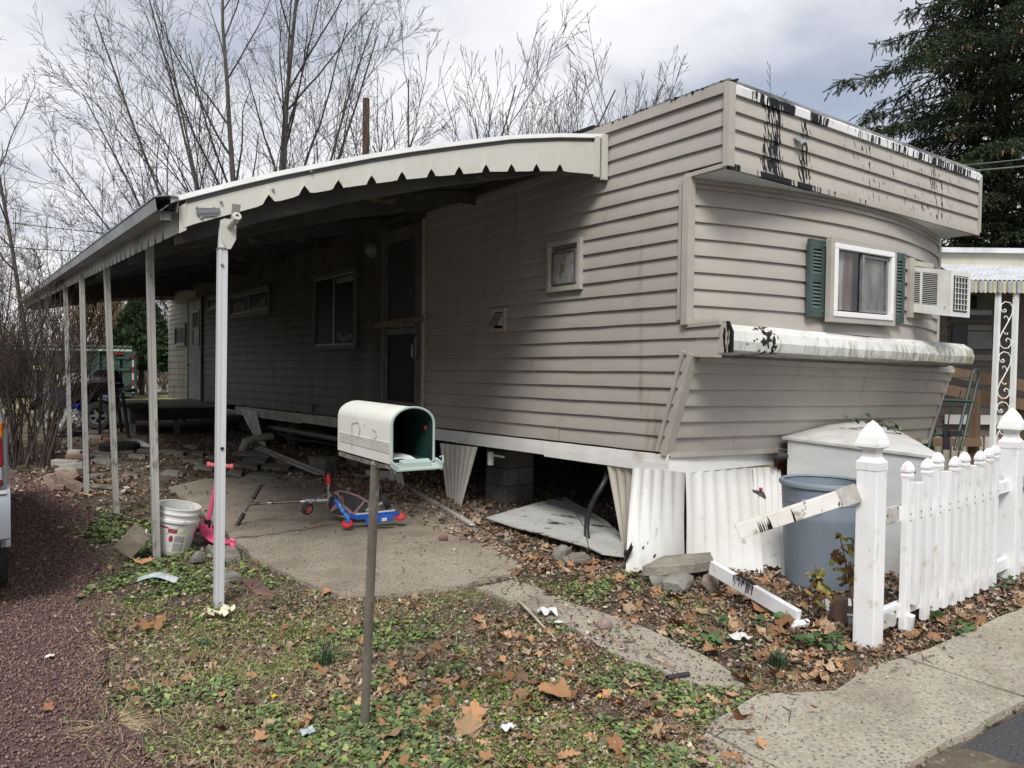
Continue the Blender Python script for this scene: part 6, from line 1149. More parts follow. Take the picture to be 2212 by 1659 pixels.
b = MB(); b.bar(q5(880, 660, 15.4), q5(1010, 690, 15.4), 0.35, 0.03, U); b.bar(q5(940, 690, 15.3), q5(1020, 672, 15.3), 0.05, 0.05); b.build('side_shelf', m_bbq, t_)
for p, q in (((705, 720, 15.2), (690, 1100, 15.4)), ((905, 700, 15.3), (962, 1118, 15.2)), ((790, 720, 15.9), (790, 1060, 16.1)), ((860, 720, 15.9), (900, 1060, 16.2))):
    b = MB(); pq = q5(*q); pq.z = 0; b.bar(q5(*p), pq, 0.05); b.build('leg', m_bbq, t_)
b = MB(); b.bar(q5(690, 1090, 15.3), q5(900, 800, 15.3), 0.03); b.bar(q5(700, 1080, 15.3), q5(950, 1080, 15.3), 0.03); b.build('brace', m_bbq, t_)
# quad bike under a grey cover
ac_ = gd(185, 17.0); t_ = thing('quad_bike', 'blue quad bike half hidden behind the grill and the posts', 'quad bike', ac_)
m_quad = mat('quad_blue', (0.012, 0.05, 0.30), 0.3, (0.015, 0.04, 0.22), 5)
def qq(x, y, d=17.0): return q5(x, y, d)
wr = 0.30
for (x, d) in ((690, 16.9), (690, 18.0), (250, 16.9), (250, 18.0)):
    c = gd(cr5(x, 0)[0], d); wheel(t_, (c.x, c.y, 0.30), wr, 0.24, -FH + RH * 0.15, m_tyre, mat('grey_rim', (0.12, 0.12, 0.118), 0.6))
b = MB(); P = []
for x, y0, y1, w in ((180, 800, 860, 0.2), (230, 740, 850, 0.36), (300, 690, 850, 0.36), (380, 720, 860, 0.26), (450, 800, 880, 0.2), (560, 800, 880, 0.22), (640, 830, 880, 0.36), (760, 830, 870, 0.34)):
    a, c = qq(x, y0, 17.4), qq(x, y1, 17.4); P.append([a - FH * w, a + FH * w, c + FH * w, c - FH * w, a - FH * w])
b.grid(P); b.build('body', m_quad, t_, smooth=True, angle=45)
for x in (250, 690):
    b = MB(); P = []
    for k in range(8):
        a = math.pi * (0.05 + 0.9 * k / 7); c = gd(cr5(x, 0)[0], 16.95); P.append([Vector((c.x, c.y, 0.34)) + RH * (0.42 * math.cos(a)) + U * 0.40 * math.sin(a) + FH * f for f in (-0.18, 0.2)])
    b.grid(P, U * 0.02); b.build('fender', m_quad, t_, smooth=True)
b = MB(); b.grid([[qq(395 + 20 * i, 785 + 14 * math.sin(i * 0.55), 17.3) + FH * f for f in (-0.16, 0.16)] for i in range(7)], U * 0.05); b.build('seat', m_blackp, t_)
b = MB(); b.tube([qq(330, 660, 17.1), qq(420, 672, 17.3), qq(520, 650, 17.6)], 0.02, 6); b.tube([qq(420, 672, 17.3), qq(360, 760, 17.3)], 0.03, 6); b.build('handlebar', m_blackp, t_)
b = MB(); b.bar(qq(600, 830, 17.2), qq(790, 800, 17.2), 0.03); b.bar(qq(600, 830, 17.7), qq(790, 800, 17.7), 0.03); b.bar(qq(570, 765, 17.2), qq(650, 762, 17.2), 0.04); b.build('rack', m_blackp, t_)
c0 = qq(280, 540, 17.2); t_ = thing('grey_tarp', 'pale grey cloth draped over the handlebars of the blue quad bike', 'tarp', qq(440, 600, 17.2)); b = MB(); P = []
for i in range(13):
    u = i / 12; q = []
    for j, y in enumerate((0, 0.5, 1)):
        yy = 535 - 8 * math.sin(u * 3) + y * (115 - 60 * u) + 5 * math.sin(i * 1.7 + j); q.append(qq(282 + 320 * u, yy, 17.15 - 0.1 * y))
    P.append([q[0] + FH * 0.5 + U * 0.02] + q)
b.grid(P, FH * 0.004); b.build('cloth', mat('grey_cloth', (0.36, 0.38, 0.42), 0.7, (0.28, 0.30, 0.34), 4), t_, smooth=True)
b = MB(); c = qq(450, 720, 17.6); b.box(c, (0.9, 0.5, 0.5), (0, 0, -YAW), 0.9); tag(b.build('cargo_box', mat('dark_brown_box', (0.035, 0.03, 0.028), 0.8), bevel=0.03), 'dark boxy crate behind the blue quad bike under the grey cloth', 'crate')
# crumpled silver bag
bc = q5(375, 1110, 15.3); bc.z = 0; t_ = thing('plastic_sack', 'bulging crumpled grey plastic sack on the dirt beside the quad bike', 'sack', bc)
bm = bmesh.new(); bmesh.ops.create_icosphere(bm, subdivisions=4, radius=0.5)
from mathutils import noise as mno
for v in bm.verts:
    n = mno.turbulence(v.co * 4.0, 3, True); k = 1.0 + 0.28 * (n - 0.55); v.co = Vector((v.co.x * 0.80 * k, v.co.y * 0.7 * k, max(-0.24, v.co.z * 0.60 * k + 0.03 * math.sin(v.co.x * 9)) + 0.24))
me = bpy.data.meshes.new('bag'); bm.to_mesh(me); bm.free(); me.materials.append(mat('silver_sack', (0.28, 0.285, 0.285), 0.35, (0.16, 0.165, 0.165), 5, bump=0.8, bscale=12)); o = bpy.data.objects.new('bag', me); COL.objects.link(o); o.parent = t_
# tyre lying flat and a plastic tray
tc_ = q5(880, 1240, 12.9); tc_.z = 0; b = MB(); b.lathe([(0.17, 0.02), (0.24, 0.0), (0.30, 0.03), (0.305, 0.08), (0.30, 0.13), (0.24, 0.16), (0.17, 0.14), (0.17, 0.02)], 28, tc_)
for k in range(28): a = k * 2 * math.pi / 28; b.box(tc_ + Vector((0.303 * math.cos(a), 0.303 * math.sin(a), 0.08)), (0.012, 0.03, 0.10), (0, 0, a))
tag(b.build('old_tyre', m_tyre, smooth=True), 'worn black tyre lying flat on the dirt under the carport', 'tyre')
c = ox(548, 928, 4.9); b = MB(); b.lathe([(0.16, 0.0), (0.25, -0.0), (0.29, 0.04), (0.29, 0.16), (0.25, 0.20), (0.16, 0.2), (0.16, 0.0)], 24, (c.x, c.y, 0.02)); tag(b.build('old_tyre', m_tyre, smooth=True), 'black tyre under the home behind the torn skirting flap', 'tyre')
c = q5(1060, 1210, 13.3); c.z = 0.01; b = MB(); b.lathe([(0.12, 0), (0.14, 0.09), (0.155, 0.095), (0.15, 0.10), (0.13, 0.095), (0.11, 0.01), (0, 0.01)], 18, c, Matrix.Rotation(RAD(25), 3, fwd)); tag(b.build('food_tub', m_whitepaint), 'small white plastic tub beside the flat tyre', 'tub')
r_ = random.Random(31)
for k, (x, y, w, cl, lab) in enumerate([(310, 1265, 60, (0.7, 0.68, 0.66), 'white paper plate behind the brick pile'), (385, 1215, 70, (0.55, 0.56, 0.57), 'crumpled pale foil behind the brick pile'), (258, 1160, 30, (0.6, 0.58, 0.5), 'pale scrap at the foot of the bush'), (755, 1140, 45, (0.5, 0.08, 0.14), 'pink red rag near the grill legs'), (1000, 1160, 40, (0.35, 0.42, 0.40), 'greenish scrap right of the grill legs'), (935, 1630, 95, (0.42, 0.41, 0.38), 'bent pale metal sheet near the second post'), (1140, 1400, 40, (0.6, 0.56, 0.46), 'curled pale wrapper on the dirt')]):
    px, py = cr5(x, y); c = oz(px, py, 0.02); s = w * 0.4219 / 1.8228 / FPX * (c - EYEV).dot(fwd) / 4
    b = MB(); b.grid([[c + RH * (s * (i - 2)) + FH * (s * (j - 1.5)) + U * r_.uniform(0, s * 1.3) for j in range(4)] for i in range(5)], (0, 0, 0.003)); tag(b.build('yard_scrap', mat(f'scrap_{k}', cl, 0.7, tuple(q * 0.7 for q in cl), 12)), lab, 'scrap')
# wire fence panel behind the grill
t_ = thing('wire_fence', 'low wire mesh fence standing behind the grill', 'wire fence', gd(232, 18.5)); b = MB()
for i in range(22): p = gd(205 + i * 2.6, 18.6); b.tube([p, p + U * 0.75], 0.004, 4)
for j in range(7): b.tube([gd(205, 18.6, 0.1 * j + 0.1), gd(262, 18.6, 0.1 * j + 0.1)], 0.004, 4)
tag(b.build('mesh', mat('fence_wire', (0.35, 0.34, 0.32), 0.5, metal=0.5), t_), kind='stuff')
# dumpster
DD = 30.0; t_ = thing('dumpster', 'long green roll off dumpster with ribbed side at the back of the yard', 'dumpster', gd(190, DD))
m_dump = mat('dumpster_green', (0.032, 0.066, 0.052), 0.6, (0.026, 0.055, 0.045), 3, 0.35, 0.7, stretch=(1, 1, 0.4), spots=[((0.12, 0.11, 0.09), 5, 0.64, 0.74, (1, 1, 0.5))]); m_dpale = mat('dumpster_edge', (0.40, 0.48, 0.36), 0.6)
x0, x1 = -480, 1010; zt_, zb__ = 285, 690
L0, L1 = q5(x0, 0, DD), q5(x1, 0, DD); L0.z = L1.z = 0; ZT = q5(500, 272, DD).z; 
b = MB(); back = ((L1 - EYEV) * Vector((1, 1, 0))).normalized() * 2.4; b.hexa([L0 + U * 0.12, L1 + U * 0.12, L1 + back + U * 0.12, L0 + back + U * 0.12], [L0 + U * ZT, L1 + U * ZT, L1 + back + U * ZT, L0 + back + U * ZT]); b.build('body', m_dump, t_)
b = MB(); b.bar(L0 + U * (ZT - 0.08) - FH * 0.06, L1 + U * (ZT - 0.08) - FH * 0.06, 0.14, 0.22); b.build('top_rail', m_dump, t_)
b = MB(); b.bar(L0 + U * (ZT - 0.10) - FH * 0.14, L1 + U * (ZT - 0.13) - FH * 0.14, 0.02, 0.07); b.bar(L0 + U * (ZT + 0.04) - FH * 0.1, L1 + U * (ZT + 0.03) - FH * 0.1, 0.05, 0.02); b.build('worn_edge', m_dpale, t_)
b = MB(); b.bar(L0 + U * 0.2 - FH * 0.06, L1 + U * 0.2 - FH * 0.06, 0.14, 0.2); b.build('bottom_rail', m_dump, t_)
for x in (-400, -220, -40, 100, 260, 480, 690, 880, 985):
    p = q5(x, 0, DD); p.z = 0; b = MB(); b.bar(p + U * 0.2 - FH * 0.07, p + U * (ZT - 0.15) - FH * 0.07, 0.16 if x < 900 else 0.5, 0.14, FH); b.build('rib', m_dump, t_)
for i in range(6):
    z = 0.25 + (ZT - 0.5) * i / 6; b = MB(); p = q5(995, 0, DD); p.z = z + 0.12; b.box(p - FH * 0.16 + RH * 0.12, (0.07, 0.02, (ZT - 0.5) / 6), (0, 0, -YAW)); b.build('reflective_strip', mat('strip_red', (0.20, 0.02, 0.025), 0.6) if i % 2 else mat('strip_white', (0.42, 0.42, 0.41), 0.6), t_)
b = MB(); p = q5(895, 335, DD); b.box(p - FH * 0.16, (0.35, 0.02, 0.09), (0, 0, -YAW)); b.build('red_strip', mat('strip_red', (0.20, 0.02, 0.025), 0.6), t_)
for z in (0.55, 1.15, 1.6):
    b = MB(); p = q5(930, 0, DD); p.z = z; b.box(p - FH * 0.18, (0.6, 0.05, 0.10), (0, 0, -YAW)); b.build('hinge', m_dump, t_)
b = MB(); p, q = q5(90, 468, DD), q5(225, 468, DD); b.bar(p - FH * 0.16, q - FH * 0.16, 0.02, 0.16); b.build('yellow_mark', mat('hazard_yellow', (0.6, 0.55, 0.05), 0.6), t_); b = MB(); b.bar(q5(100, 495, DD) - FH * 0.165, q5(225, 440, DD) - FH * 0.165, 0.012, 0.05); b.build('green_mark', mat('mark_green', (0.03, 0.25, 0.10), 0.6), t_)

# ================================================================== silver car at the left edge
car = thing('parked_car', 'silver sport utility car parked on the red gravel with tall tail lamp', 'car', (-0.80, 7.6, 0))
m_car = mat('silver_car', (0.42, 0.45, 0.49), 0.3, (0.38, 0.41, 0.45), 2, metal=0.35, spec=0.5); m_cglass = mat('car_glass', (0.02, 0.022, 0.025), 0.05, spec=0.6)
CX, HW = -0.745, 0.905
def csec(y, zl, zs_, zr, wl, ws, wr):
    half = [(wl * 0.92, zl), (wl, zl + 0.08), (ws, (zl + zs_) / 2), (ws, zs_ - 0.04), (ws * 0.985, zs_), (wr + (ws - wr) * 0.35, zs_ + (zr - zs_) * 0.62), (wr, zr - 0.06), (wr * 0.9, zr)]
    return [(CX + x, y, z) for x, z in half] + [(CX - x, y, z) for x, z in reversed(half)] + [(CX + half[0][0], y, zl)]
b = MB(); P = [csec(5.45, 0.48, 1.12, 1.66, 0.80, 0.845, 0.70), csec(5.50, 0.42, 1.14, 1.72, 0.85, 0.885, 0.74), csec(5.75, 0.36, 1.14, 1.75, 0.87, 0.90, 0.76), csec(7.2, 0.33, 1.10, 1.76, 0.88, HW, 0.76), csec(8.1, 0.33, 1.08, 1.70, 0.88, HW, 0.74), csec(8.75, 0.33, 1.06, 1.12, 0.88, 0.90, 0.80), csec(9.6, 0.35, 0.98, 1.02, 0.86, 0.88, 0.78), csec(9.85, 0.42, 0.85, 0.90, 0.78, 0.80, 0.70)]
b.grid(P); b.add(P[0][:-1], [tuple(range(16))]); b.add(P[-1][:-1], [tuple(range(16))]); b.build('body', m_car, car, smooth=True, angle=35)
b = MB(); b.grid([[(CX + x, y, z) for x in (-0.62, 0, 0.62)] for y, z in ((5.43, 1.18), (5.47, 1.62))], (0, -0.015, 0)); b.build('rear_window', m_cglass, car)
for s in (-1, 1):
    for y0, y1 in ((5.72, 6.35), (6.42, 7.3), (7.37, 8.15)):
        b = MB(); b.add([(CX + s * (0.875), y0, 1.15), (CX + s * 0.885, y1, 1.14), (CX + s * 0.782, y1 - 0.02 - (0.25 if y1 > 8 else 0), 1.67), (CX + s * 0.782, y0 + 0.04, 1.68)], [(0, 1, 2, 3)]); b.build('side_window', m_cglass, car)
    b = MB()
    for z0, z1, mt in ((1.065, 1.155, 'amber'), (0.875, 1.065, 'red'), (0.80, 0.875, 'clear'), (0.77, 0.80, 'dark red')):
        pass
    for z0, z1, nm, cl in ((1.075, 1.165, 'amber_lens', (0.55, 0.16, 0.01)), (0.905, 1.073, 'red_lens', (0.26, 0.008, 0.012)), (0.825, 0.903, 'clear_lens', (0.38, 0.36, 0.36)), (0.785, 0.823, 'dark_red_lens', (0.12, 0.01, 0.012))):
        b = MB(); b.hexa([(CX + s * 0.885, 5.55, z0), (CX + s * 0.862, 5.435, z0), (CX + s * 0.66, 5.425, z0), (CX + s * 0.66, 5.50, z0)], [(CX + s * 0.882, 5.55, z1), (CX + s * 0.858, 5.435, z1), (CX + s * 0.65, 5.43, z1), (CX + s * 0.65, 5.5, z1)])
        b.build('tail_lamp', mat(nm, cl, 0.12, tuple(k * 0.7 for k in cl), 60, spec=0.6), car, bevel=0.008)
b = MB(); P = [[(CX + x, y, z) for y, z in ((5.52 + abs(x) ** 6 * 0.12, 0.44), (5.36 + abs(x) ** 6 * 0.12, 0.48), (5.33 + abs(x) ** 6 * 0.12, 0.68), (5.36 + abs(x) ** 6 * 0.12, 0.76), (5.52 + abs(x) ** 6 * 0.12, 0.78))] for x in [-0.9 + 0.1 * i for i in range(19)]]; b.grid(P); b.build('bumper', m_car, car, smooth=True)
b = MB(); b.grid([[(CX + x, y + abs(x) ** 6 * 0.12, z) for y, z in ((5.352, 0.735), (5.342, 0.75), (5.352, 0.768))] for x in [-0.88 + 0.11 * i for i in range(17)]]); b.build('chrome_strip', m_chrome, car)
b = MB(); b.box((CX, 5.435, 0.93), (0.36, 0.02, 0.17)); b.build('plate_recess', m_blackp, car, bevel=0.004)
b = MB(); b.box((CX, 5.415, 1.04), (0.5, 0.03, 0.035)); b.build('hatch_handle', m_chrome, car, bevel=0.006)
b = MB(); b.bar((CX, 5.40, 1.20), (CX + 0.38, 5.43, 1.26), 0.012, 0.012); b.build('wiper', m_blackp, car)
for sx_, y in ((-1, 6.18), (1, 6.18), (-1, 8.95), (1, 8.95)): wheel(car, (CX + sx_ * 0.79, y, 0.35), 0.35, 0.225, (sx_, 0, 0), m_tyre, m_silver)
for sx_ in (-1, 1):
    b = MB()
    for y in (6.18, 8.95): b.tube([(CX + sx_ * 0.885, y + 0.42 * math.cos(a), 0.36 + 0.42 * math.sin(a)) for a in [math.pi * k / 10 for k in range(11)]], 0.03, 6)
    b.build('arch_trim', m_car, car, smooth=True)

# ================================================================== the neighbour's home
def c7(x, y): return ((3500 + 0.5125 * x) / 1.8228, (900 + 0.5125 * y) / 1.8228)
def n7(x, y, d): return od(*c7(x, y), d)
nb = thing('neighbour_home', 'neighbouring trailer home with striped metal awning and dark shaded wall', 'mobile home', gd(2200, 11.5))
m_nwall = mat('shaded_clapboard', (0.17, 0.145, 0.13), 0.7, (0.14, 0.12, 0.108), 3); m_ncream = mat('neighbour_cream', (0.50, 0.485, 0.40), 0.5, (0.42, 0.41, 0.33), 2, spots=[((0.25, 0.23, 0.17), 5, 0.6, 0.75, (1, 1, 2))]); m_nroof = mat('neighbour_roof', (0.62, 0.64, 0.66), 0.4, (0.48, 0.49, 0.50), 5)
DN = 11.5; NX0, NX1 = 2025, 2750
for i in range(16):
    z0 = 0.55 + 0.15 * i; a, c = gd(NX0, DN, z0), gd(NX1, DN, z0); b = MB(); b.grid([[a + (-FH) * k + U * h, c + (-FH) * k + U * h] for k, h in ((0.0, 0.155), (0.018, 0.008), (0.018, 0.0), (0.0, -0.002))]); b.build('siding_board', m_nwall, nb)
a, c = gd(NX0, DN + 0.05, 0.2), gd(NX1, DN + 0.05, 0.2); b = MB(); b.hexa([a, c, c + FH * 3.5, a + FH * 3.5], [a + U * 3.05, c + U * 3.05, c + FH * 3.5 + U * 3.05, a + FH * 3.5 + U * 3.05]); b.build('wall_core', m_core, nb)
b = MB(); p, q = n7(200, 225, DN - 0.25), n7(2200, 225, DN - 0.25); p.z = q.z = n7(700, 225, DN - 0.25).z; b.bar(p, q, 0.06, 0.24); b.build('fascia', m_ncream, nb)
b = MB(); z_ = n7(700, 160, DN - 0.3).z; p.z = q.z = z_ - 0.02; b.bar(p - FH * 0.08, q - FH * 0.08, 0.06, 0.07); b.slab([p, q, q + FH * 3.6, p + FH * 3.6], (0, 0, 0.05)); b.build('roof', m_nroof, nb)
# awning
DA, DF = DN - 0.15, 9.75
wl, wr_ = n7(360, 272, DA), n7(2200, 255, DA); fl, fr_ = n7(575, 400, DF), n7(2200, 372, DF); wr_.z = wl.z; fr_.z = fl.z
np_ = 22
for i in range(np_):
    u0, u1 = i / np_, (i + 1) / np_; P = []
    for t in range(9):
        u = u0 + (u1 - u0) * t / 8; k = 0.018 * abs(math.sin(t / 8 * math.pi * 2)); P.append([wl.lerp(wr_, u) + U * k, fl.lerp(fr_, u) + U * k])
    b = MB(); b.grid(P, U * 0.003); b.build('awning_panel', m_nroof, nb)
m_tabs = [mat('tab_cream', (0.55, 0.50, 0.36), 0.5, (0.45, 0.40, 0.28), 6), mat('tab_grey', (0.38, 0.42, 0.42), 0.5, (0.30, 0.33, 0.33), 6)]
nt = 44; wv = (fr_ - fl) / nt
for i in range(nt):
    p = fl + wv * i; b = MB(); h = 0.155; w = wv * 0.98; o = -FH * (0.012 if i % 2 else 0.0)
    P = [[p + o + w * t - FH * 0.02 * math.sin(math.pi * t), p + o + w * t - FH * (0.02 * math.sin(math.pi * t)) - U * (h - 0.02 * (2 * t - 1) ** 2)] for t in (0, 0.25, 0.5, 0.75, 1)]; b.grid(P, FH * 0.004); b.build('valance_tab', m_tabs[i % 2], nb)
b = MB(); r_ = random.Random(3)
for i in range(26): p = wl.lerp(wr_, i / 26.0) + U * 0.02; b.box(p + U * r_.uniform(-0.01, 0.03), (r_.uniform(0.05, 0.2), 0.05, r_.uniform(0.01, 0.05)), (r_.uniform(-.3, .3), r_.uniform(-.3, .3), -YAW))
b.build('tar_seam', m_black, nb)
# window with louvred panes
wa, wb_, wc = n7(470, 505, DN - 0.03), n7(800, 965, DN - 0.03), None
def nrect(x0, y0, x1, y1, d, name, material, parent, th=0.02):
    p, q = n7(x0, y0, d), n7(x1, y1, d); b = MB(); b.hexa([p, Vector((q.x, q.y, p.z)), q, Vector((p.x, p.y, q.z))], [k + FH * th for k in (p, Vector((q.x, q.y, p.z)), q, Vector((p.x, p.y, q.z)))]); return b.build(name, material, parent)
nw = nrect(470, 495, 812, 970, DN - 0.05, 'window', m_dframe, nb, 0.04)
nrect(480, 510, 790, 615, DN - 0.06, 'pane', m_glass, nw); nrect(480, 620, 790, 712, DN - 0.06, 'pane', m_glass, nw); nrect(490, 740, 795, 895, DN - 0.06, 'pane', m_glass, nw); nrect(600, 905, 795, 935, DN - 0.06, 'pane', m_glass, nw)
nrect(615, 625, 790, 665, DN - 0.068, 'reflector_panel', mat('pale_pane', (0.34, 0.36, 0.37), 0.3), nw, 0.004); nrect(605, 790, 792, 925, DN - 0.068, 'reflector_panel', mat('dim_pane', (0.13, 0.145, 0.15), 0.3, (0.19, 0.2, 0.2), 6), nw, 0.004); nrect(610, 740, 790, 782, DN - 0.068, 'reflector_panel', mat('dim_pane', (0.13, 0.145, 0.15), 0.3), nw, 0.004); nrect(470, 700, 812, 725, DN - 0.075, 'rail', m_dframe, nw, 0.02)
nrect(600, 968, 830, 1015, DN - 0.05, 'sill', mat('neighbour_sill', (0.24, 0.235, 0.22), 0.7), nb)
# skirting
for i in range(40):
    p = gd(NX0 + 18 * i, DN - 0.05, 0.0); q = gd(NX0 + 18 * (i + 0.55), DN - 0.05, 0.0); b = MB(); b.hexa([p, q, q + FH * 0.03, p + FH * 0.03], [k + U * 0.55 for k in (p, q, q + FH * 0.03, p + FH * 0.03)]); b.build('skirting_rib', m_skirt2, nb)
p, q = gd(NX0, DN, 0), gd(NX1, DN, 0); b = MB(); b.hexa([p, q, q + FH * 0.02, p + FH * 0.02], [k + U * 0.56 for k in (p, q, q + FH * 0.02, p + FH * 0.02)]); b.build('skirting', m_skirt2, nb)
b = MB(); p, q = n7(430, 1465, DN - 0.08), n7(2200, 1500, DN - 0.08); q.z = p.z; b.bar(p, q, 0.02, 0.14); b.build('skirt_trim', m_white, nb)
# ornamental awning post
DP = 9.8; t_ = thing('awning_post', 'white wrought iron awning post filled with scrolls', 'post', gd(c7(870, 0)[0], DP))
b1, b2 = (n7(842, 490, DP), n7(797, 1600, DP)), (n7(978, 490, DP), n7(945, 1500, DP))
for p, q in (b1, b2):
    q = p.lerp(q, (p.z) / (p.z - q.z)); b = MB(); b.bar(p, q, 0.062, 0.05); b.build('bar', m_whitepaint, t_)
def scroll(cx, cy, k=1.0, flip=1):
    """S-curve between the bars with a curl at each end, drawn in the post's own plane."""
    b = MB(); pts = []
    for i in range(15):
        a = 3.6 - i * 0.36; r = 8 + 3.0 * i; pts.append((cx - 2 + r * 0.95 * math.cos(a), cy - 165 + r * 1.0 * math.sin(a)))
    return pts
def curl(pts, r=0.007):
    b = MB(); b.tube([n7(x, y, DP) for x, y in pts], r, 6); b.build('scroll', m_whitepaint, t_, smooth=True)
for oy_, sx0 in ((0, 0), (385, -14), (770, -28)):
    curl([(880 + sx0, 628 + oy_), (893 + sx0, 618 + oy_), (902 + sx0, 630 + oy_), (893 + sx0, 642 + oy_), (872 + sx0, 640 + oy_), (858 + sx0, 612 + oy_), (865 + sx0, 580 + oy_), (895 + sx0, 562 + oy_), (930 + sx0, 570 + oy_), (950 + sx0, 600 + oy_), (948 + sx0, 650 + oy_), (925 + sx0, 700 + oy_), (895 + sx0, 755 + oy_), (868 + sx0, 800 + oy_), (848 + sx0, 850 + oy_), (852 + sx0, 895 + oy_), (880 + sx0, 920 + oy_), (915 + sx0, 918 + oy_), (938 + sx0, 890 + oy_), (935 + sx0, 855 + oy_), (912 + sx0, 843 + oy_), (898 + sx0, 855 + oy_), (905 + sx0, 868 + oy_)])
    curl([(888 + sx0, 690 + oy_), (886 + sx0, 676 + oy_), (902 + sx0, 672 + oy_), (916 + sx0, 688 + oy_), (918 + sx0, 712 + oy_)], 0.006); curl([(880 + sx0, 790 + oy_), (890 + sx0, 808 + oy_), (908 + sx0, 812 + oy_), (914 + sx0, 800 + oy_)], 0.006)
# brown wooden ramp rail
t_ = thing('ramp_railing', 'brown stained wooden ramp railing before the neighbouring home', 'railing', gd(c7(700, 0)[0], 10.2)); m_stainw = mat('stained_wood', (0.18, 0.115, 0.07), 0.75, (0.13, 0.085, 0.052), 4, stretch=(1, 1, 0.3), bump=0.3)
for p, q, w, h in (((440, 1095, 10.4), (1500, 1290, 9.6), 0.04, 0.14), ((430, 1215, 10.4), (1500, 1400, 9.6), 0.09, 0.04), ((430, 1235, 10.3), (1500, 1440, 9.5), 0.04, 0.14), ((330, 1640, 10.2), (700, 1640, 10.0), 0.2, 0.10)):
    b = MB(); b.bar(n7(*p), n7(*q), w, h); b.build('rail', m_stainw, t_)
for x, y in ((665, 1240), (1030, 1310), (1330, 1340)):
    p = n7(x, y, 10.05); b = MB(); b.bar(p, Vector((p.x, p.y, 0)), 0.10, 0.10); b.build('post', m_stainw, t_)
# hand truck
DH = 9.2; t_ = thing('hand_truck', 'green steel hand truck leaning beside the right end of the home', 'hand truck', gd(c7(450, 0)[0], DH)); m_htg = mat('hand_truck_green', (0.016, 0.045, 0.040), 0.5, (0.02, 0.035, 0.03), 9)
def HT(*pp): return [n7(x, y, d) for x, y, d in pp]
b = MB(); b.tube(HT((300, 1700, 8.9), (420, 1250, 9.15), (445, 1160, 9.2)), 0.018, 8); b.tube(HT((505, 1700, 8.9), (560, 1470, 9.05), (640, 1120, 9.2), (655, 1090, 9.2), (678, 1085, 9.2), (692, 1105, 9.2), (680, 1180, 9.2), (620, 1420, 9.05), (555, 1700, 8.9)), 0.018, 8); b.build('frame', m_htg, t_, smooth=True)
for p, q, r in (((400, 1318, 9.1), (640, 1328, 9.1), 0.022), ((320, 1580, 8.98), (565, 1585, 8.98), 0.02), ((460, 1143, 9.2), (632, 1146, 9.2), 0.008)):
    b = MB(); b.tube(HT(p, q), r, 6); b.build('crossbar', m_htg, t_)
b = MB(); b.tube(HT((553, 1245, 9.1), (545, 1290, 9.1), (500, 1315, 9.1), (490, 1380, 9.05), (465, 1430, 9.05), (455, 1510, 9.0)), 0.008, 5); b.build('hook', m_htg, t_)
b = MB(); b.grid([[n7(x, y, 8.95) for y in (1525 + k, 1600 + k, 1700)] for x, k in ((420, 20), (450, 0), (470, 40))], FH * 0.02); b.grid([[n7(x, y, 8.95) for y in (1555, 1600)] for x in (450, 560)], FH * 0.02); b.build('strap', m_blackp, t_)
# ================================================================== trees and shrubs
class Wood:
    def __init__(s): s.V = []; s.F = []; s.n = 0
    def tube(s, pts, rad, k):
        P = np.array(pts); R_ = np.array(rad); d = np.gradient(P, axis=0); d /= np.linalg.norm(d, axis=1, keepdims=True) + 1e-9
        ref = np.array([0.31, 0.87, 0.38]); x = np.cross(d, ref); x /= np.linalg.norm(x, axis=1, keepdims=True) + 1e-9; y = np.cross(d, x)
        a = np.arange(k) * 2 * np.pi / k
        ring = P[:, None, :] + R_[:, None, None] * (x[:, None, :] * np.cos(a)[None, :, None] + y[:, None, :] * np.sin(a)[None, :, None])
        m_ = len(P); i = np.arange(m_ - 1)[:, None] * k; j = np.arange(k)[None, :]; jn = (j + 1) % k
        q = np.stack([i + j, i + jn, i + k + jn, i + k + j], -1).reshape(-1, 4) + s.n
        s.V.append(ring.reshape(-1, 3)); s.F.append(q); s.n += m_ * k
    def build(s, name, material, parent, off): return fast_mesh(name, np.concatenate(s.V) - np.array(off), np.concatenate(s.F), material, parent=parent, smooth=True)
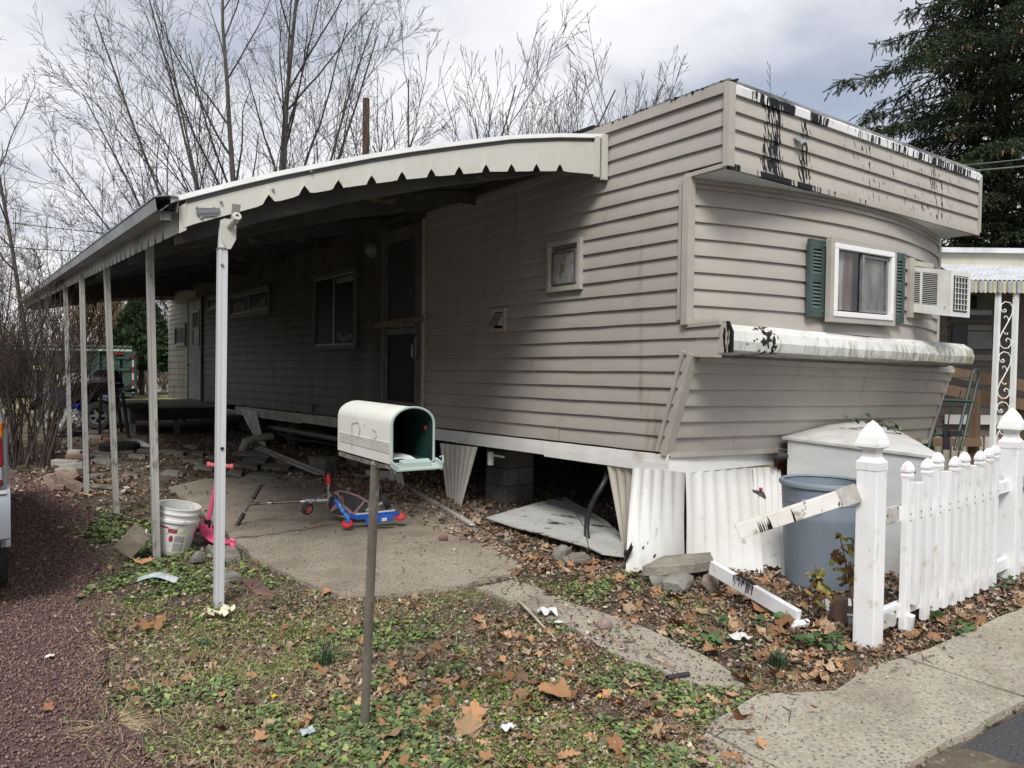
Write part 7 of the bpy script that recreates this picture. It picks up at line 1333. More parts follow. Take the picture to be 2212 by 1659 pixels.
def limb(W, r_, p, d, Ln_, r0, lvl, P):
    """One limb and its children. P: per-level lists n (children), sp (angle), ra (length ratio), up (lift), wob; rmin."""
    n = max(4, int(Ln_ / (0.9 if lvl == 0 else 0.45 if lvl == 1 else 0.28))) ; n = min(n, 14); st = Ln_ / n; pts = [p.copy()]; rad = [r0]; dirs = [d.copy()]
    d = d.copy(); p = p.copy(); last = lvl >= P['maxl']
    for i in range(n):
        d = d + Vector((r_.gauss(0, 1), r_.gauss(0, 1), r_.gauss(0, 1))) * P['wob'][min(lvl, len(P['wob']) - 1)] + U * P['up'][min(lvl, len(P['up']) - 1)]; d.normalize(); p = p + d * st
        pts.append(p.copy()); rad.append(max(P['rmin'], r0 * (1 - (0.86 if last else 0.72) * (i + 1) / n))); dirs.append(d.copy())
    (W[0] if lvl <= P.get('tl', 0) else W[1]).tube(pts, rad, 7 if r0 > 0.06 else 4 if r0 > 0.02 else 3)
    if last: return
    nc = P['n'][lvl]; nc = int(nc * (0.8 + 0.4 * r_.random()))
    for c in range(nc):
        t = P['t0'][lvl] + (1 - P['t0'][lvl]) * ((c + r_.random()) / nc); i = min(n - 1, int(t * n)); f = t * n - i
        q = pts[i].lerp(pts[i + 1], max(0, min(1, f))); a = P['sp'][lvl] * (0.7 + 0.6 * r_.random()); ax = dirs[i].orthogonal().normalized(); ax = Matrix.Rotation(r_.random() * 6.283, 3, dirs[i]) @ ax
        cd = Matrix.Rotation(a, 3, ax) @ dirs[i]
        limb(W, r_, q, cd, Ln_ * P['ra'][lvl] * (1.15 - 0.65 * t) * (0.75 + 0.5 * r_.random()), max(P['rmin'], rad[i] * P.get('rr', 0.55)), lvl + 1, P)
def bare_tree(name, label, cat, base, stems, P, seed, bark, twig, group=None):
    t_ = thing(name, label, cat, base, group); W = (Wood(), Wood()); r_ = random.Random(seed)
    for d, Ln_, r0, o in stems: limb(W, r_, Vector(base) + Vector(o), Vector(d).normalized(), Ln_, r0, 0, P)
    W[0].build('trunk', bark, t_, base)
    if W[1].n: W[1].build('crown', twig, t_, base)
    return t_
m_bark = mat('grey_bark', (0.095, 0.08, 0.072), 0.95, (0.06, 0.064, 0.058), 3, bump=0.5, bscale=20); m_twig = mat('bare_twigs', (0.048, 0.042, 0.041), 0.95); m_rtwig = mat('reddish_twigs', (0.085, 0.064, 0.056), 0.95); m_btwig = mat('dark_twigs', (0.055, 0.046, 0.042), 0.95)
def dv3(a, b): return RH * math.sin(RAD(a)) + U * math.cos(RAD(a)) + FH * math.sin(RAD(b))
PB = dict(maxl=3, n=[13, 9, 6], sp=[0.52, 0.58, 0.66], ra=[0.40, 0.40, 0.42], up=[0.02, 0.03, 0.03], wob=[0.02, 0.05, 0.08], t0=[0.24, 0.12, 0.10], rmin=0.006, rr=0.46)
b0 = gd(552, 27); 
bare_tree('bare_tree', 'tallest bare tree with many fanning stems above the carport roof', 'tree', b0, [(dv3(a, b_), l, r, RH * o) for a, b_, l, r, o in
    ((-3, 4, 16, 0.145, -0.3), (4, -3, 16.5, 0.14, 0.5), (-14, 8, 15, 0.08, -0.4), (-22, -4, 14.0, 0.075, -0.4), (-30, 3, 12.5, 0.07, -0.5), (-37, -8, 10.5, 0.06, -0.5), (12, 6, 14, 0.085, 0.5), (19, -6, 13.5, 0.075, 0.6), (9, -12, 14, 0.07, 0.4), (-9, -10, 14.5, 0.07, -0.3), (27, 5, 11.5, 0.06, 0.6))], PB, 11, m_bark, m_twig)
PV_ = dict(maxl=3, n=[8, 9, 3], sp=[0.65, 0.6, 0.5], ra=[0.55, 0.42, 0.4], up=[0.02, 0.075, 0.05], wob=[0.06, 0.05, 0.05], t0=[0.22, 0.12, 0.2], rmin=0.0065, rr=0.55)
bare_tree('bare_tree', 'bare vase shaped tree with upright shoots right of the wooden pole', 'tree', gd(880, 23), [(dv3(a, b_), l, 0.065, RH * o) for a, b_, l, o in ((-12, 4, 9.5, 0), (14, -3, 10.5, 0.2), (26, 5, 9.0, 0.3), (-2, -6, 9.5, -0.2), (-24, 5, 8, -0.3))], PV_, 21, m_bark, m_btwig)
bare_tree('bare_tree', 'dark bare tree with crooked limbs above the middle of the roof line', 'tree', gd(1090, 23), [(dv3(a, b_), l, 0.07, RH * o) for a, b_, l, o in ((-2, 4, 10, 0), (20, -4, 10, 0.2), (34, 3, 9.5, 0.3), (-16, -5, 8.5, -0.2))], PV_, 25, m_bark, m_btwig)
bare_tree('bare_tree', 'bare tree with a limb sweeping right beside the tan overhang', 'tree', gd(1210, 24), [(dv3(a, b_), l, 0.065, RH * o) for a, b_, l, o in ((-6, 4, 9.5, 0), (16, -4, 10.5, 0.2), (28, 4, 9.5, 0.3))], PV_, 29, m_bark, m_btwig)
PF = dict(maxl=3, n=[12, 8, 5], sp=[0.38, 0.4, 0.45], ra=[0.42, 0.40, 0.45], up=[0.02, 0.05, 0.05], wob=[0.03, 0.05, 0.06], t0=[0.22, 0.1, 0.1], rmin=0.006, rr=0.5)
for k, (px, d, h, lab) in enumerate(((1265, 36, 13.8, 'upright twiggy tree left of the roof corner'), (1335, 38, 13.2, 'dense upright twiggy tree just above the roof corner'), (1405, 40, 11.8, 'lowest twiggy tree farthest right above the tan roof edge'), (1160, 37, 12, 'fine twiggy tree behind the crooked limbs'))):
    bare_tree('twiggy_tree', lab, 'tree', gd(px, d), [(dv3(a, b_), h * (0.95 - abs(a) * 0.006), 0.05, (0, 0, 0)) for a, b_ in ((0, 2), (-8, -4), (8, 3), (-14, 6), (14, -6))], PF, 40 + k, m_bark, m_twig, 'upright twiggy trees behind the roof')
PL = dict(maxl=3, n=[12, 7, 5], sp=[0.75, 0.7, 0.7], ra=[0.36, 0.45, 0.45], up=[0.005, 0.05, 0.05], wob=[0.05, 0.09, 0.11], t0=[0.42, 0.15, 0.12], rmin=0.006, rr=0.5)
bare_tree('bare_tree', 'slender bare tree with a bent trunk at the far left', 'tree', gd(80, 24), [(dv3(-4, 0), 9.8, 0.085, (0, 0, 0))], PL, 53, m_bark, m_rtwig)
for k, (px, d, h, lab) in enumerate(((215, 38, 11.5, 'brownish bare tree left of the carport peak'), (150, 39, 8.5, 'small pale brown tree over the gutter'), (300, 40, 9.5, 'tangled dark brown tree left of the tallest tree'), (375, 40, 9.0, 'tangled brown tree under the leaning stems'), (-15, 30, 8.5, 'brown bare tree cut by the left edge'), (25, 36, 7.5, 'faint brown tree behind the bent trunk'), (470, 36, 8.5, 'brown twiggy tree at the foot of the tallest tree'), (690, 36, 8.2, 'low twiggy tree left of the wooden pole'), (760, 38, 8.4, 'low twiggy tree behind the wooden pole'), (985, 38, 8.6, 'low twiggy tree between the vase shaped and crooked trees'))):
    bare_tree('brush_tree', lab, 'tree', gd(px, d), [(dv3(a, b_), h * (1 - abs(a) * 0.008), 0.042, (0, 0, 0)) for a, b_ in ((-3, 0), (-20, 8), (17, -8))], dict(PL, n=[12, 9, 6], t0=[0.25, 0.1, 0.1], wob=[0.06, 0.1, 0.13], rmin=0.006), 60 + k, m_bark, m_rtwig, 'brown bare trees behind the yard')
# shrub by the driveway
PS = dict(maxl=2, n=[9, 6], sp=[0.5, 0.6], ra=[0.45, 0.4], up=[0.004, 0.03], wob=[0.09, 0.11], t0=[0.2, 0.15], rmin=0.0028, rr=0.5)
rb = random.Random(5); sb = gd(42, 11.0); st_ = []
for k in range(50):
    a, e = rb.uniform(0, 6.283), rb.random() ** 0.6 * 0.45; o = RH * (math.cos(a) * e) + FH * (math.sin(a) * e)
    st_.append((U + RH * (math.cos(a) * e * 0.55 + rb.gauss(0, 0.10)) + FH * (math.sin(a) * e * 0.5 + rb.gauss(0, 0.1)), rb.uniform(1.9, 3.0), rb.uniform(0.010, 0.019), o))
bare_tree('bare_shrub', 'tangled brown bare shrub with many upright stems beside the driveway', 'shrub', sb, st_, PS, 71, mat('shrub_stem', (0.058, 0.046, 0.039), 0.95, (0.085, 0.07, 0.06), 9), mat('shrub_twig', (0.062, 0.045, 0.039), 0.95))
st2 = [(U + RH * rb.gauss(0, 0.2) + FH * rb.gauss(0, 0.2), rb.uniform(1.6, 2.6), rb.uniform(0.008, 0.014), RH * rb.uniform(-0.8, 0.5) + FH * rb.uniform(-0.4, 0.6)) for k in range(34)]
bare_tree('bare_shrub', 'thinner bare shrub behind the tangled one at the left edge', 'shrub', gd(-25, 12.4), st2, PS, 73, mat('shrub_stem', (0.1, 0.08, 0.065)), mat('shrub_twig', (0.105, 0.080, 0.068)))
# distant brush behind the dumpster: reads as one mass
W = Wood(); rb = random.Random(77); base = gd(150, 40)
for k in range(1500):
    px = rb.uniform(-500, 1150); d = rb.uniform(36, 60); p = gd(px, d); h = rb.uniform(1.5, 4.6) * (1.0 if px < 420 else 0.9); q = [p]
    dd_ = Vector((rb.gauss(0, 0.22), rb.gauss(0, 0.22), 1)).normalized()
    for i in range(4): dd_ = (dd_ + Vector((rb.gauss(0, 0.12), rb.gauss(0, 0.12), 0))).normalized(); q.append(q[-1] + dd_ * h / 4)
    W.tube(q, [0.035, 0.03, 0.024, 0.016, 0.008], 3)
    for c in range(5):
        i = rb.randint(1, 3); d2 = (dd_ + Vector((rb.gauss(0, 0.6), rb.gauss(0, 0.6), 0.2))).normalized(); W.tube([q[i], q[i] + d2 * h * 0.22, q[i] + d2 * h * 0.36 + U * 0.1], [0.016, 0.012, 0.008], 3)
o = W.build('distant_brush', mat('brush_brown', (0.15, 0.115, 0.095), 0.95, (0.09, 0.075, 0.065), 0.3, coord='Position'), None, (0, 0, 0)); tag(o, 'brown bare brush massed behind the dumpster and lawn', 'brush', None, 'stuff')
# unseen brush added beyond the driveway to block low sky light from the wall
rs_ = np.random.RandomState(3); n_ = 15000; bx_ = rs_.uniform(-19, -10.5, n_); by_ = rs_.uniform(-9, 46, n_); hz_ = 3.2 + 2.6 * vnoise(bx_, by_, 0.35, 61); pos = np.stack([bx_, by_, hz_ * rs_.rand(n_) ** 0.8], -1)
V_, F_ = [], []
for i in range(9):
    q = rs_.randn(3); q[2] = abs(q[2]) + 0.4; q /= np.linalg.norm(q); s_ = np.cross(q, rs_.randn(3)); s_ /= np.linalg.norm(s_); V_ += [s_ * 0.05, -s_ * 0.05, q]; F_.append((3 * i, 3 * i + 1, 3 * i + 2))
V, F, Cc = scatter([(np.array(V_), np.array(F_))], pos, np.c_[rs_.randn(n_, 2) * 0.3, rs_.rand(n_) * 6.28], rs_.uniform(0.5, 1.1, n_), np.array([[0.085, 0.068, 0.056]]) * rs_.uniform(0.5, 1.4, (n_, 1)))
tag(fast_mesh('light_block_brush', V, F, mat('brush_colours', (0.1, 0.1, 0.1), 0.95, attr='Col', spec=0.1), Cc), 'unseen brown brush added beyond the driveway to block low sky light', 'brush', None, 'stuff')
# weeping tree
W = (Wood(), Wood()); wb0 = gd(212, 37); t_ = thing('weeping_tree', 'pale tan weeping tree with hanging twigs behind the green dumpster', 'tree', wb0)
limb(W, random.Random(3), Vector(wb0), U + RH * 0.05, 5.4, 0.2, 0, dict(maxl=1, n=[14], sp=[1.1], ra=[0.36], up=[0, 0.02], wob=[0.04, 0.1], t0=[0.5], rmin=0.02, tl=1))
rb = random.Random(4)
for k in range(420):
    a = rb.random() * 6.283; e = rb.random() ** 0.5 * 1.1; p = wb0 + Vector((math.cos(a) * e, math.sin(a) * e, 5.3 - 0.5 * e * e * 0.4 + rb.uniform(-0.4, 0.2))); n_ = rb.uniform(1.4, 3.4); q = [p]
    for i in range(5): q.append(q[-1] + Vector((rb.gauss(0, 0.05) + math.cos(a) * 0.03, rb.gauss(0, 0.05), -n_ / 5)))
    W[1].tube(q, [0.012] * 6, 3)
W[0].build('trunk', m_bark, t_, wb0); W[1].build('crown', mat('willow_tan', (0.30, 0.215, 0.135), 0.9), t_, wb0)

# evergreens
def leaf_clumps(n, cen, rad, size, seed, shape='cone'):
    rs_ = np.random.RandomState(seed); th = rs_.rand(n) * 6.283; z = rs_.rand(n) ** (1.25 if shape == 'cone' else 1.0); lump = 0.78 + 0.34 * vnoise(th * 2.2 / 1.0 + 3, z * 9.0, 1.0, seed)
    prof = np.where(z < 0.12, 0.78 + z * 1.8, (1 - z) ** 0.75 * 1.08) if shape == 'cone' else np.sqrt(np.clip(1 - (2 * z - 1) ** 2, 0, 1))
    rr_ = prof * lump * (0.62 + 0.42 * rs_.rand(n) ** 0.5); pos = np.stack([cen[0] + rad[0] * rr_ * np.cos(th), cen[1] + rad[1] * rr_ * np.sin(th), cen[2] + rad[2] * z], -1)
    return pos, th, z, lump, rs_
SPR = []
for k in range(3):                          # flat feathery sprays of scale leaves
    rs_ = np.random.RandomState(k); V = []; F = []
    for i in range(7):
        a = rs_.uniform(-1.0, 1.0); l = rs_.uniform(0.6, 1.0); d = np.array([math.sin(a), 0.15 * rs_.randn(), math.cos(a)]); s = np.array([math.cos(a), 0.25 * rs_.randn(), -math.sin(a)]) * 0.13; b_ = len(V)
        V += [d * 0.05, d * l * 0.55 + s, d * l, d * l * 0.55 - s]; F += [(b_, b_ + 1, b_ + 2), (b_, b_ + 2, b_ + 3)]
    SPR.append((np.array(V), np.array(F)))
m_leafc = mat('leaf_colours', (0.1, 0.1, 0.1), 0.75, attr='Col', spec=0.25)
eb = gd(306, 34, 0.0); pos, th, z, lump, rs_ = leaf_clumps(7000, (eb.x, eb.y, 1.1), (1.45, 1.45, 3.25), 0.3, 9)
col = np.array([0.035, 0.062, 0.024]) * (0.6 + 0.9 * rs_.rand(7000, 1)) * (0.55 + 0.75 * (lump[:, None] - 0.78) / 0.34); rot = np.stack([rs_.randn(7000) * 0.5, rs_.randn(7000) * 0.5, rs_.rand(7000) * 6.28], -1)
V, F, Cc = scatter(SPR, pos, rot, 0.34 * (0.6 + 0.7 * rs_.rand(7000)), col); t_ = thing('evergreen_bush', 'dark green conical evergreen bush beyond the deck and posts', 'bush', eb); fast_mesh('foliage', V - np.array(eb), F, m_leafc, Cc, t_)
b = MB(); b.tube([eb, eb + U * 2.5], [0.12, 0.05], 7); b.build('trunk', m_bark, t_)
# big spruce behind the neighbour's roof
sp = gd(2150, 19.5); t_ = thing('spruce_tree', 'huge dark spruce with drooping branches and cones behind the neighbouring roof', 'tree', sp); b = MB(); b.tube([sp, sp + U * 9, sp + U * 17.5], [0.24, 0.15, 0.03], 9); b.build('trunk', mat('spruce_bark', (0.06, 0.05, 0.045), 0.95), t_)
rb = random.Random(15); Wd = Wood(); spos, srot, ssc, scol, cpos = [], [], [], [], []
for k in range(270):
    z = 2.0 + 15 * (k / 270) ** 0.95; a = k * 2.39996 + rb.uniform(-0.3, 0.3); Lb = (17.4 - z) / 15.4 * 6.3 * rb.choice((rb.uniform(0.4, 0.8), rb.uniform(0.8, 1.15))) + 0.3; d = Vector((math.cos(a), math.sin(a), 0.05)); p = sp + U * z; q = [p.copy()]; ns = 9
    for i in range(ns): tt = i / ns; d2 = Vector((d.x, d.y, 0.10 - 0.55 * tt + 0.75 * max(0, tt - 0.55))); p = p + d2.normalized() * Lb / ns; q.append(p.copy())
    Wd.tube(q, [0.045 * (1 - 0.8 * i / ns) for i in range(ns + 1)], 4)
    side = Vector((-d.y, d.x, 0))
    for i in range(int(Lb * 46)):
        tt = rb.uniform(0.06, 1.0); j = min(ns - 1, int(tt * ns)); c = q[j].lerp(q[j + 1], tt * ns - j); s = rb.choice((-1, 1)); off_ = rb.random() * (0.85 * (1 - 0.85 * tt) + 0.10)
        c = c + side * (s * off_) + d * off_ * 0.4 - U * (0.12 * off_); spos.append(c); srot.append((rb.gauss(0, 0.5), math.pi * 0.80 + rb.gauss(0, 0.5), a + rb.uniform(-1.2, 1.2))); ssc.append(rb.uniform(0.18, 0.42))
        g = rb.uniform(0.5, 1.15) * (0.75 + 0.5 * tt); tip = rb.random() < 0.16; scol.append((0.040 * g * (1.6 if tip else 1), 0.056 * g * (1.4 if tip else 1), 0.028 * g))
    for i in range(3):
        if rb.random() < 0.75: tt = rb.uniform(0.55, 1.0); j = min(ns - 1, int(tt * ns)); cpos.append(q[j].lerp(q[j + 1], tt * ns - j) - U * 0.16 + side * rb.gauss(0, 0.1))
DRP = []
for k in range(3):                          # hanging spray: a stem set with short needle tufts
    rs_ = np.random.RandomState(k + 5); V = []; F = []
    for i in range(13):
        z = i / 12.0; a = rs_.rand() * 6.28; l = 0.17 * (1 - 0.55 * z) * rs_.uniform(0.7, 1.2); d = np.array([math.cos(a) * l, math.sin(a) * l, z + 0.10]); s = np.array([-math.sin(a), math.cos(a), 0.0]) * 0.045; b_ = len(V); c = np.array([0, 0, z - 0.06])
        V += [c - s, c + s, d]; F += [(b_, b_ + 1, b_ + 2)]
        c2 = np.array([0, 0, z]); d3 = np.array([-math.cos(a) * l, -math.sin(a) * l, z + 0.12]); V += [c2 - s, c2 + s, d3]; F += [(b_ + 3, b_ + 4, b_ + 5)]
    DRP.append((np.array(V), np.array(F)))
V, F, Cc = scatter(DRP, np.array([tuple(p) for p in spos]), np.array(srot), np.array(ssc), np.array(scol)); fast_mesh('foliage', V - np.array(sp), F, m_leafc, Cc, t_); Wd.build('branches', m_bark, t_, sp)
CN = (np.array([[0, 0, 0], [.14, 0, -.3], [0, .14, -.3], [-.14, 0, -.3], [0, -.14, -.3], [0.1, 0, -.8], [0, .1, -.8], [-.1, 0, -.8], [0, -.1, -.8], [0, 0, -1]]), np.array([(0, 1, 2), (0, 2, 3), (0, 3, 4), (0, 4, 1), (1, 5, 2), (2, 5, 6), (2, 6, 3), (3, 6, 7), (3, 7, 4), (4, 7, 8), (4, 8, 1), (1, 8, 5), (9, 6, 5), (9, 7, 6), (9, 8, 7), (9, 5, 8)]))
n_ = len(cpos); V, F, Cc = scatter([CN], np.array([tuple(p) for p in cpos]), np.random.randn(n_, 3) * 0.15, np.random.uniform(0.13, 0.19, n_), np.tile([[0.22, 0.13, 0.07]], (n_, 1))); tag(fast_mesh('cones', V - np.array(sp), F, m_leafc, Cc, t_), kind='stuff')
# wooden pole and wires
pb = gd(787, 31); zt_ = od(786, 218, 31).z; t_ = thing('utility_pole', 'short brown wooden pole standing above the carport roof', 'pole', pb); b = MB(); b.tube([pb, (pb.x, pb.y, zt_)], [0.16, 0.135], 12); b.build('pole', mat('pole_brown', (0.14, 0.085, 0.055), 0.9, (0.09, 0.058, 0.04), 4, stretch=(3, 3, 0.2), bump=0.4), t_)
for k, (p, q, d0, d1, r, lab) in enumerate((((-300, 432), (330, 512), 22, 26, 0.012, 'upper black wire crossing the far left trees'), ((-300, 490), (205, 545), 20, 24, 0.012, 'lower black wire crossing the far left trees'), ((2000, 362), (2600, 272), 17, 12, 0.010, 'upper thin wire crossing before the spruce'), ((1990, 374), (2600, 296), 17, 12, 0.014, 'lower thicker wire crossing before the spruce'))):
    b = MB(); a, c = od(*p, d0), od(*q, d1); b.tube([a.lerp(c, i / 10) - U * 0.12 * math.sin(math.pi * i / 10) for i in range(11)], r, 4); tag(b.build('overhead_wire', m_blackp if k < 2 else m_frame), lab, 'wire')

# ivy on the box, dead stalks by the bin
def lobed(n=5, depth=0.42, stem=True, jag=0.0, seed=0):
    """Palmate leaf outline as a fan, lying in XY with its tip along +Y."""
    rs_ = np.random.RandomState(seed); pts = []
    for k in range(n):
        a = RAD(-118 + 236 * k / (n - 1)); l = 1.0 - 0.26 * abs(k - (n - 1) / 2) / ((n - 1) / 2) + rs_.uniform(-.05, .05)
        for da, f in ((-0.36, 0.72), (-0.24, 0.84), (-0.20, 0.79), (-0.07, 0.92), (0, 1.0), (0.07, 0.92), (0.20, 0.79), (0.24, 0.84), (0.36, 0.72)):
            pts.append((a + da + rs_.uniform(-.02, .02), l * f * (1 + rs_.uniform(-jag, jag))))
        if k < n - 1: pts.append((a + RAD(236 / (n - 1) / 2), l * min(0.78, 1.12 - depth)))
    P = [(0, 0, 0)] + [(math.sin(a) * r, math.cos(a) * r, 0) for a, r in pts] + [(0.06, -0.12, 0), (-0.06, -0.12, 0)]
    P = np.array(P); order = np.argsort(np.arctan2(P[1:, 0], P[1:, 1])) + 1
    F = [(0, order[i], order[(i + 1) % len(order)]) for i in range(len(order))]
    return P, np.array(F)
def curl_leaf(T, cx, cy, sad, rip, seed):
    P, F = T; rs_ = np.random.RandomState(seed); Q = P.copy(); r2 = (P[:, :2] ** 2).sum(1)
    Q[:, 2] = cx * P[:, 0] ** 2 + cy * P[:, 1] ** 2 + sad * P[:, 0] * P[:, 1] + rip * np.sin(P[:, 0] * 7 + rs_.rand() * 6) * np.cos(P[:, 1] * 6 + rs_.rand() * 6) * r2; return Q, F
IVY = [curl_leaf(lobed(5, 0.42, seed=k), -0.25, -0.3, 0.1, 0.05, k) for k in range(3)]
iv = thing('ivy_vine', 'sprig of dark green ivy creeping over the white box lid', 'ivy', (6.4, 3.95, 1.0)); b = MB(); ivp = [oy(1838, 912, 3.75), oy(1870, 905, 3.75), oy(1905, 912, 3.75), oy(1930, 930, 3.72), oy(1950, 944, 3.7), oy(1975, 950, 3.68)]
b.tube(ivp, 0.004, 5); b.build('stem', m_rtwig, iv); m_ivy = mat('ivy_green', (0.035, 0.06, 0.028), 0.4, (0.06, 0.085, 0.04), 30, rnd=0.3); m_ivyr = mat('ivy_red', (0.16, 0.09, 0.06), 0.5, (0.09, 0.09, 0.04), 20, rnd=0.3); rb = random.Random(8)
ivme = []
for T in IVY: me = bpy.data.meshes.new('leaf'); me.from_pydata(T[0].tolist(), [], T[1].tolist()); me.materials.append(m_ivy); ivme.append(me)
ivmr = ivme[0].copy(); ivmr.materials.clear(); ivmr.materials.append(m_ivyr)
for k in range(26):
    t = k / 25 * (len(ivp) - 1); i = min(len(ivp) - 2, int(t)); c = ivp[i].lerp(ivp[i + 1], t - i) + Vector((rb.gauss(0, .03), rb.gauss(0, .03) - 0.03, rb.gauss(0.0, .03)))
    o = bpy.data.objects.new('leaf', ivmr if k > 19 else rb.choice(ivme)); COL.objects.link(o); o.parent = iv; o.location = c - Vector(iv.location); s = rb.uniform(0.035, 0.065) * (0.7 if k > 19 else 1); o.scale = (s, s, s); o.rotation_euler = (rb.uniform(0.5, 1.3), rb.uniform(-0.5, 0.5), rb.uniform(-1.2, 1.2))
m_dry = mat('dry_leaf', (0.24, 0.15, 0.05), 0.7, (0.12, 0.065, 0.03), 30, rnd=0.35); m_dryg = mat('yellow_leaf', (0.30, 0.27, 0.07), 0.7, (0.14, 0.14, 0.05), 30, rnd=0.3); m_stalk = mat('dry_stalk', (0.25, 0.15, 0.09), 0.8, (0.16, 0.09, 0.055), 9)
def stalk(lab, base_px, top_px, d, n, seed, sz):
    p = oz(*base_px); t_ = thing('withered_plant', lab, 'plant', p, None); rb = random.Random(seed); q = od(*top_px, d); pts = [p, p.lerp(q, 0.5) + RH * 0.012, q]; b = MB(); b.tube(pts, [0.007, 0.006, 0.003], 6); b.tube([p + RH * 0.03, p.lerp(q, 0.45) + RH * 0.025], [0.006, 0.004], 6); b.build('stem', m_stalk, t_)
    for k in range(n):
        u = rb.uniform(0.45, 1.0); c = p.lerp(q, u) + RH * rb.gauss(0, sz) + FH * rb.gauss(0, sz); b = MB(); l = rb.uniform(0.05, 0.09); w = l * 0.3; dr = Vector((rb.gauss(0, .5), rb.gauss(0, .5), -1)).normalized(); s = dr.cross(Vector((rb.gauss(0, 1), rb.gauss(0, 1), 0.1))).normalized(); nn = dr.cross(s)
        b.grid([[c + dr * (l * i / 4) + s * (w * math.sin(math.pi * (i + 0.4) / 5) * e) + nn * (abs(e) * 0.012 + 0.02 * math.sin(i * 1.3)) for e in (-1, 0, 1)] for i in range(5)]); b.build('leaf', m_dry if rb.random() < 0.6 else m_dryg, t_)
stalk('taller withered plant with drooping brown leaves against the grey bin', (1845, 1330), (1812, 1148), 4.75, 22, 2, 0.035); stalk('shorter withered plant with yellow leaves before the grey bin', (1778, 1350), (1762, 1222), 4.55, 14, 5, 0.03)
c = oz(1836, 1352, -0.055); t_ = thing('flower_pot', 'white round planter half buried in leaves behind the fence post', 'flower pot', c); b = MB(); b.lathe([(0.13, 0), (0.165, 0.11), (0.175, 0.115), (0.17, 0.125), (0.155, 0.115), (0.12, 0.08), (0, 0.08)], 24, c); b.build('pot', m_whitepaint, t_, smooth=True); b = MB(); b.lathe([(0.15, 0.085), (0.08, 0.10), (0, 0.105)], 16, c); b.build('soil', m_ground, t_)
b = MB(); b.lathe([(0.0, 0.16), (0.04, 0.16), (0.05, 0.15), (0.055, 0.0)], 8, oz(1812, 1345)); tag(b.build('tree_stump', mat('stump_brown', (0.13, 0.085, 0.06), 0.95)), 'small brown stub standing in the leaves before the grey bin', 'stump')
# ================================================================== what covers the ground
PATIO_P = np.array(PATIO_W); 
def gh(x, y):
    z = soil_z(x, y); z = np.where(in_poly(x, y, GRAVEL), np.maximum(z, 0.016), z); z = np.where(in_poly(x, y, PATIO), 0.031, z); z = np.where(in_poly(x, y, WALK), 0.025, z)
    return np.where((y > 1.52) & in_poly(x, y, SIDEW), 0.034, z)
def blob(x, y, cx, cy, sx_, sy): return np.exp(-((x - cx) / sx_) ** 2 - ((y - cy) / sy) ** 2)
def visible(x, y, m_=60):
    v = np.stack([x, y, np.zeros_like(x)], -1) - np.array([0, 0, EYE]); zc = v @ np.array(fwd); px = 1106 + FPX * (v @ np.array(rgt)) / np.maximum(zc, .1); py = 829.5 - FPX * (v @ np.array(upv)) / np.maximum(zc, .1)
    return (zc > 0.5) & (px > -m_ * 4) & (px < 2212 + m_ * 4) & (py < 1659 + m_ * 3)
def sample(n, x0, x1, y0, y1, dens, rs_):
    x = rs_.uniform(x0, x1, n); y = rs_.uniform(y0, y1, n); k = rs_.rand(n) < dens(x, y); k &= visible(x, y); return x[k], y[k]
def d_leaf(x, y):
    d = 0.05 + 0.95 * blob(x, y, 3.9, 3.0, 0.75, 0.55) + 1.1 * blob(x, y, 4.6, 2.32, 1.2, 0.24) + 1.1 * blob(x, y, 6.0, 2.40, 1.2, 0.22) + 0.75 * blob(x, y, 1.9, 2.45, 0.75, 0.65) + 0.6 * blob(x, y, 2.45, 3.1, 0.35, 0.6) + 0.5 * blob(x, y, 1.3, 2.9, 0.5, 0.6) + 0.35 * blob(x, y, 0.95, 4.3, 0.35, 0.5) + 0.35 * blob(x, y, 1.6, 4.4, 0.6, 0.4) + 0.6 * blob(x, y, 3.6, 4.6, 0.35, 0.5) + 0.55 * blob(x, y, 4.2, 5.3, 0.6, 1.0) + 0.30 * blob(x, y, 4.1, 8.6, 0.5, 1.6) + 0.6 * blob(x, y, 0.5, 10.8, 0.7, 0.9) + 0.9 * blob(x, y, 4.75, 3.25, 0.6, 0.5) + 0.5 * blob(x, y, 2.1, 3.2, 0.6, 0.5) + 0.5 * blob(x, y, 1.3, 2.3, 0.5, 0.4)
    d = np.where((x > 1.4) & (x < 4.3) & (y > 10) & (y < 18), np.maximum(d, 0.05), d)
    p = in_poly(x, y, PATIO); d = np.where(p & ~(x > 3.4), d * 0.06, d); w = in_poly(x, y, WALK); d = np.where(w, d * 0.25, d)
    s = in_poly(x, y, SIDEW) & (x > 2.42); d = np.where(s, d * 0.10 * (y > 1.9), d); g = in_poly(x, y, GRAVEL); d = np.where(g, d * 0.10, d); d = np.where(y < 1.5, d * 0.1, d)
    return np.clip(d, 0, 1) * (0.55 + 0.9 * (vnoise(x, y, 3.2, 8) > 0.45))
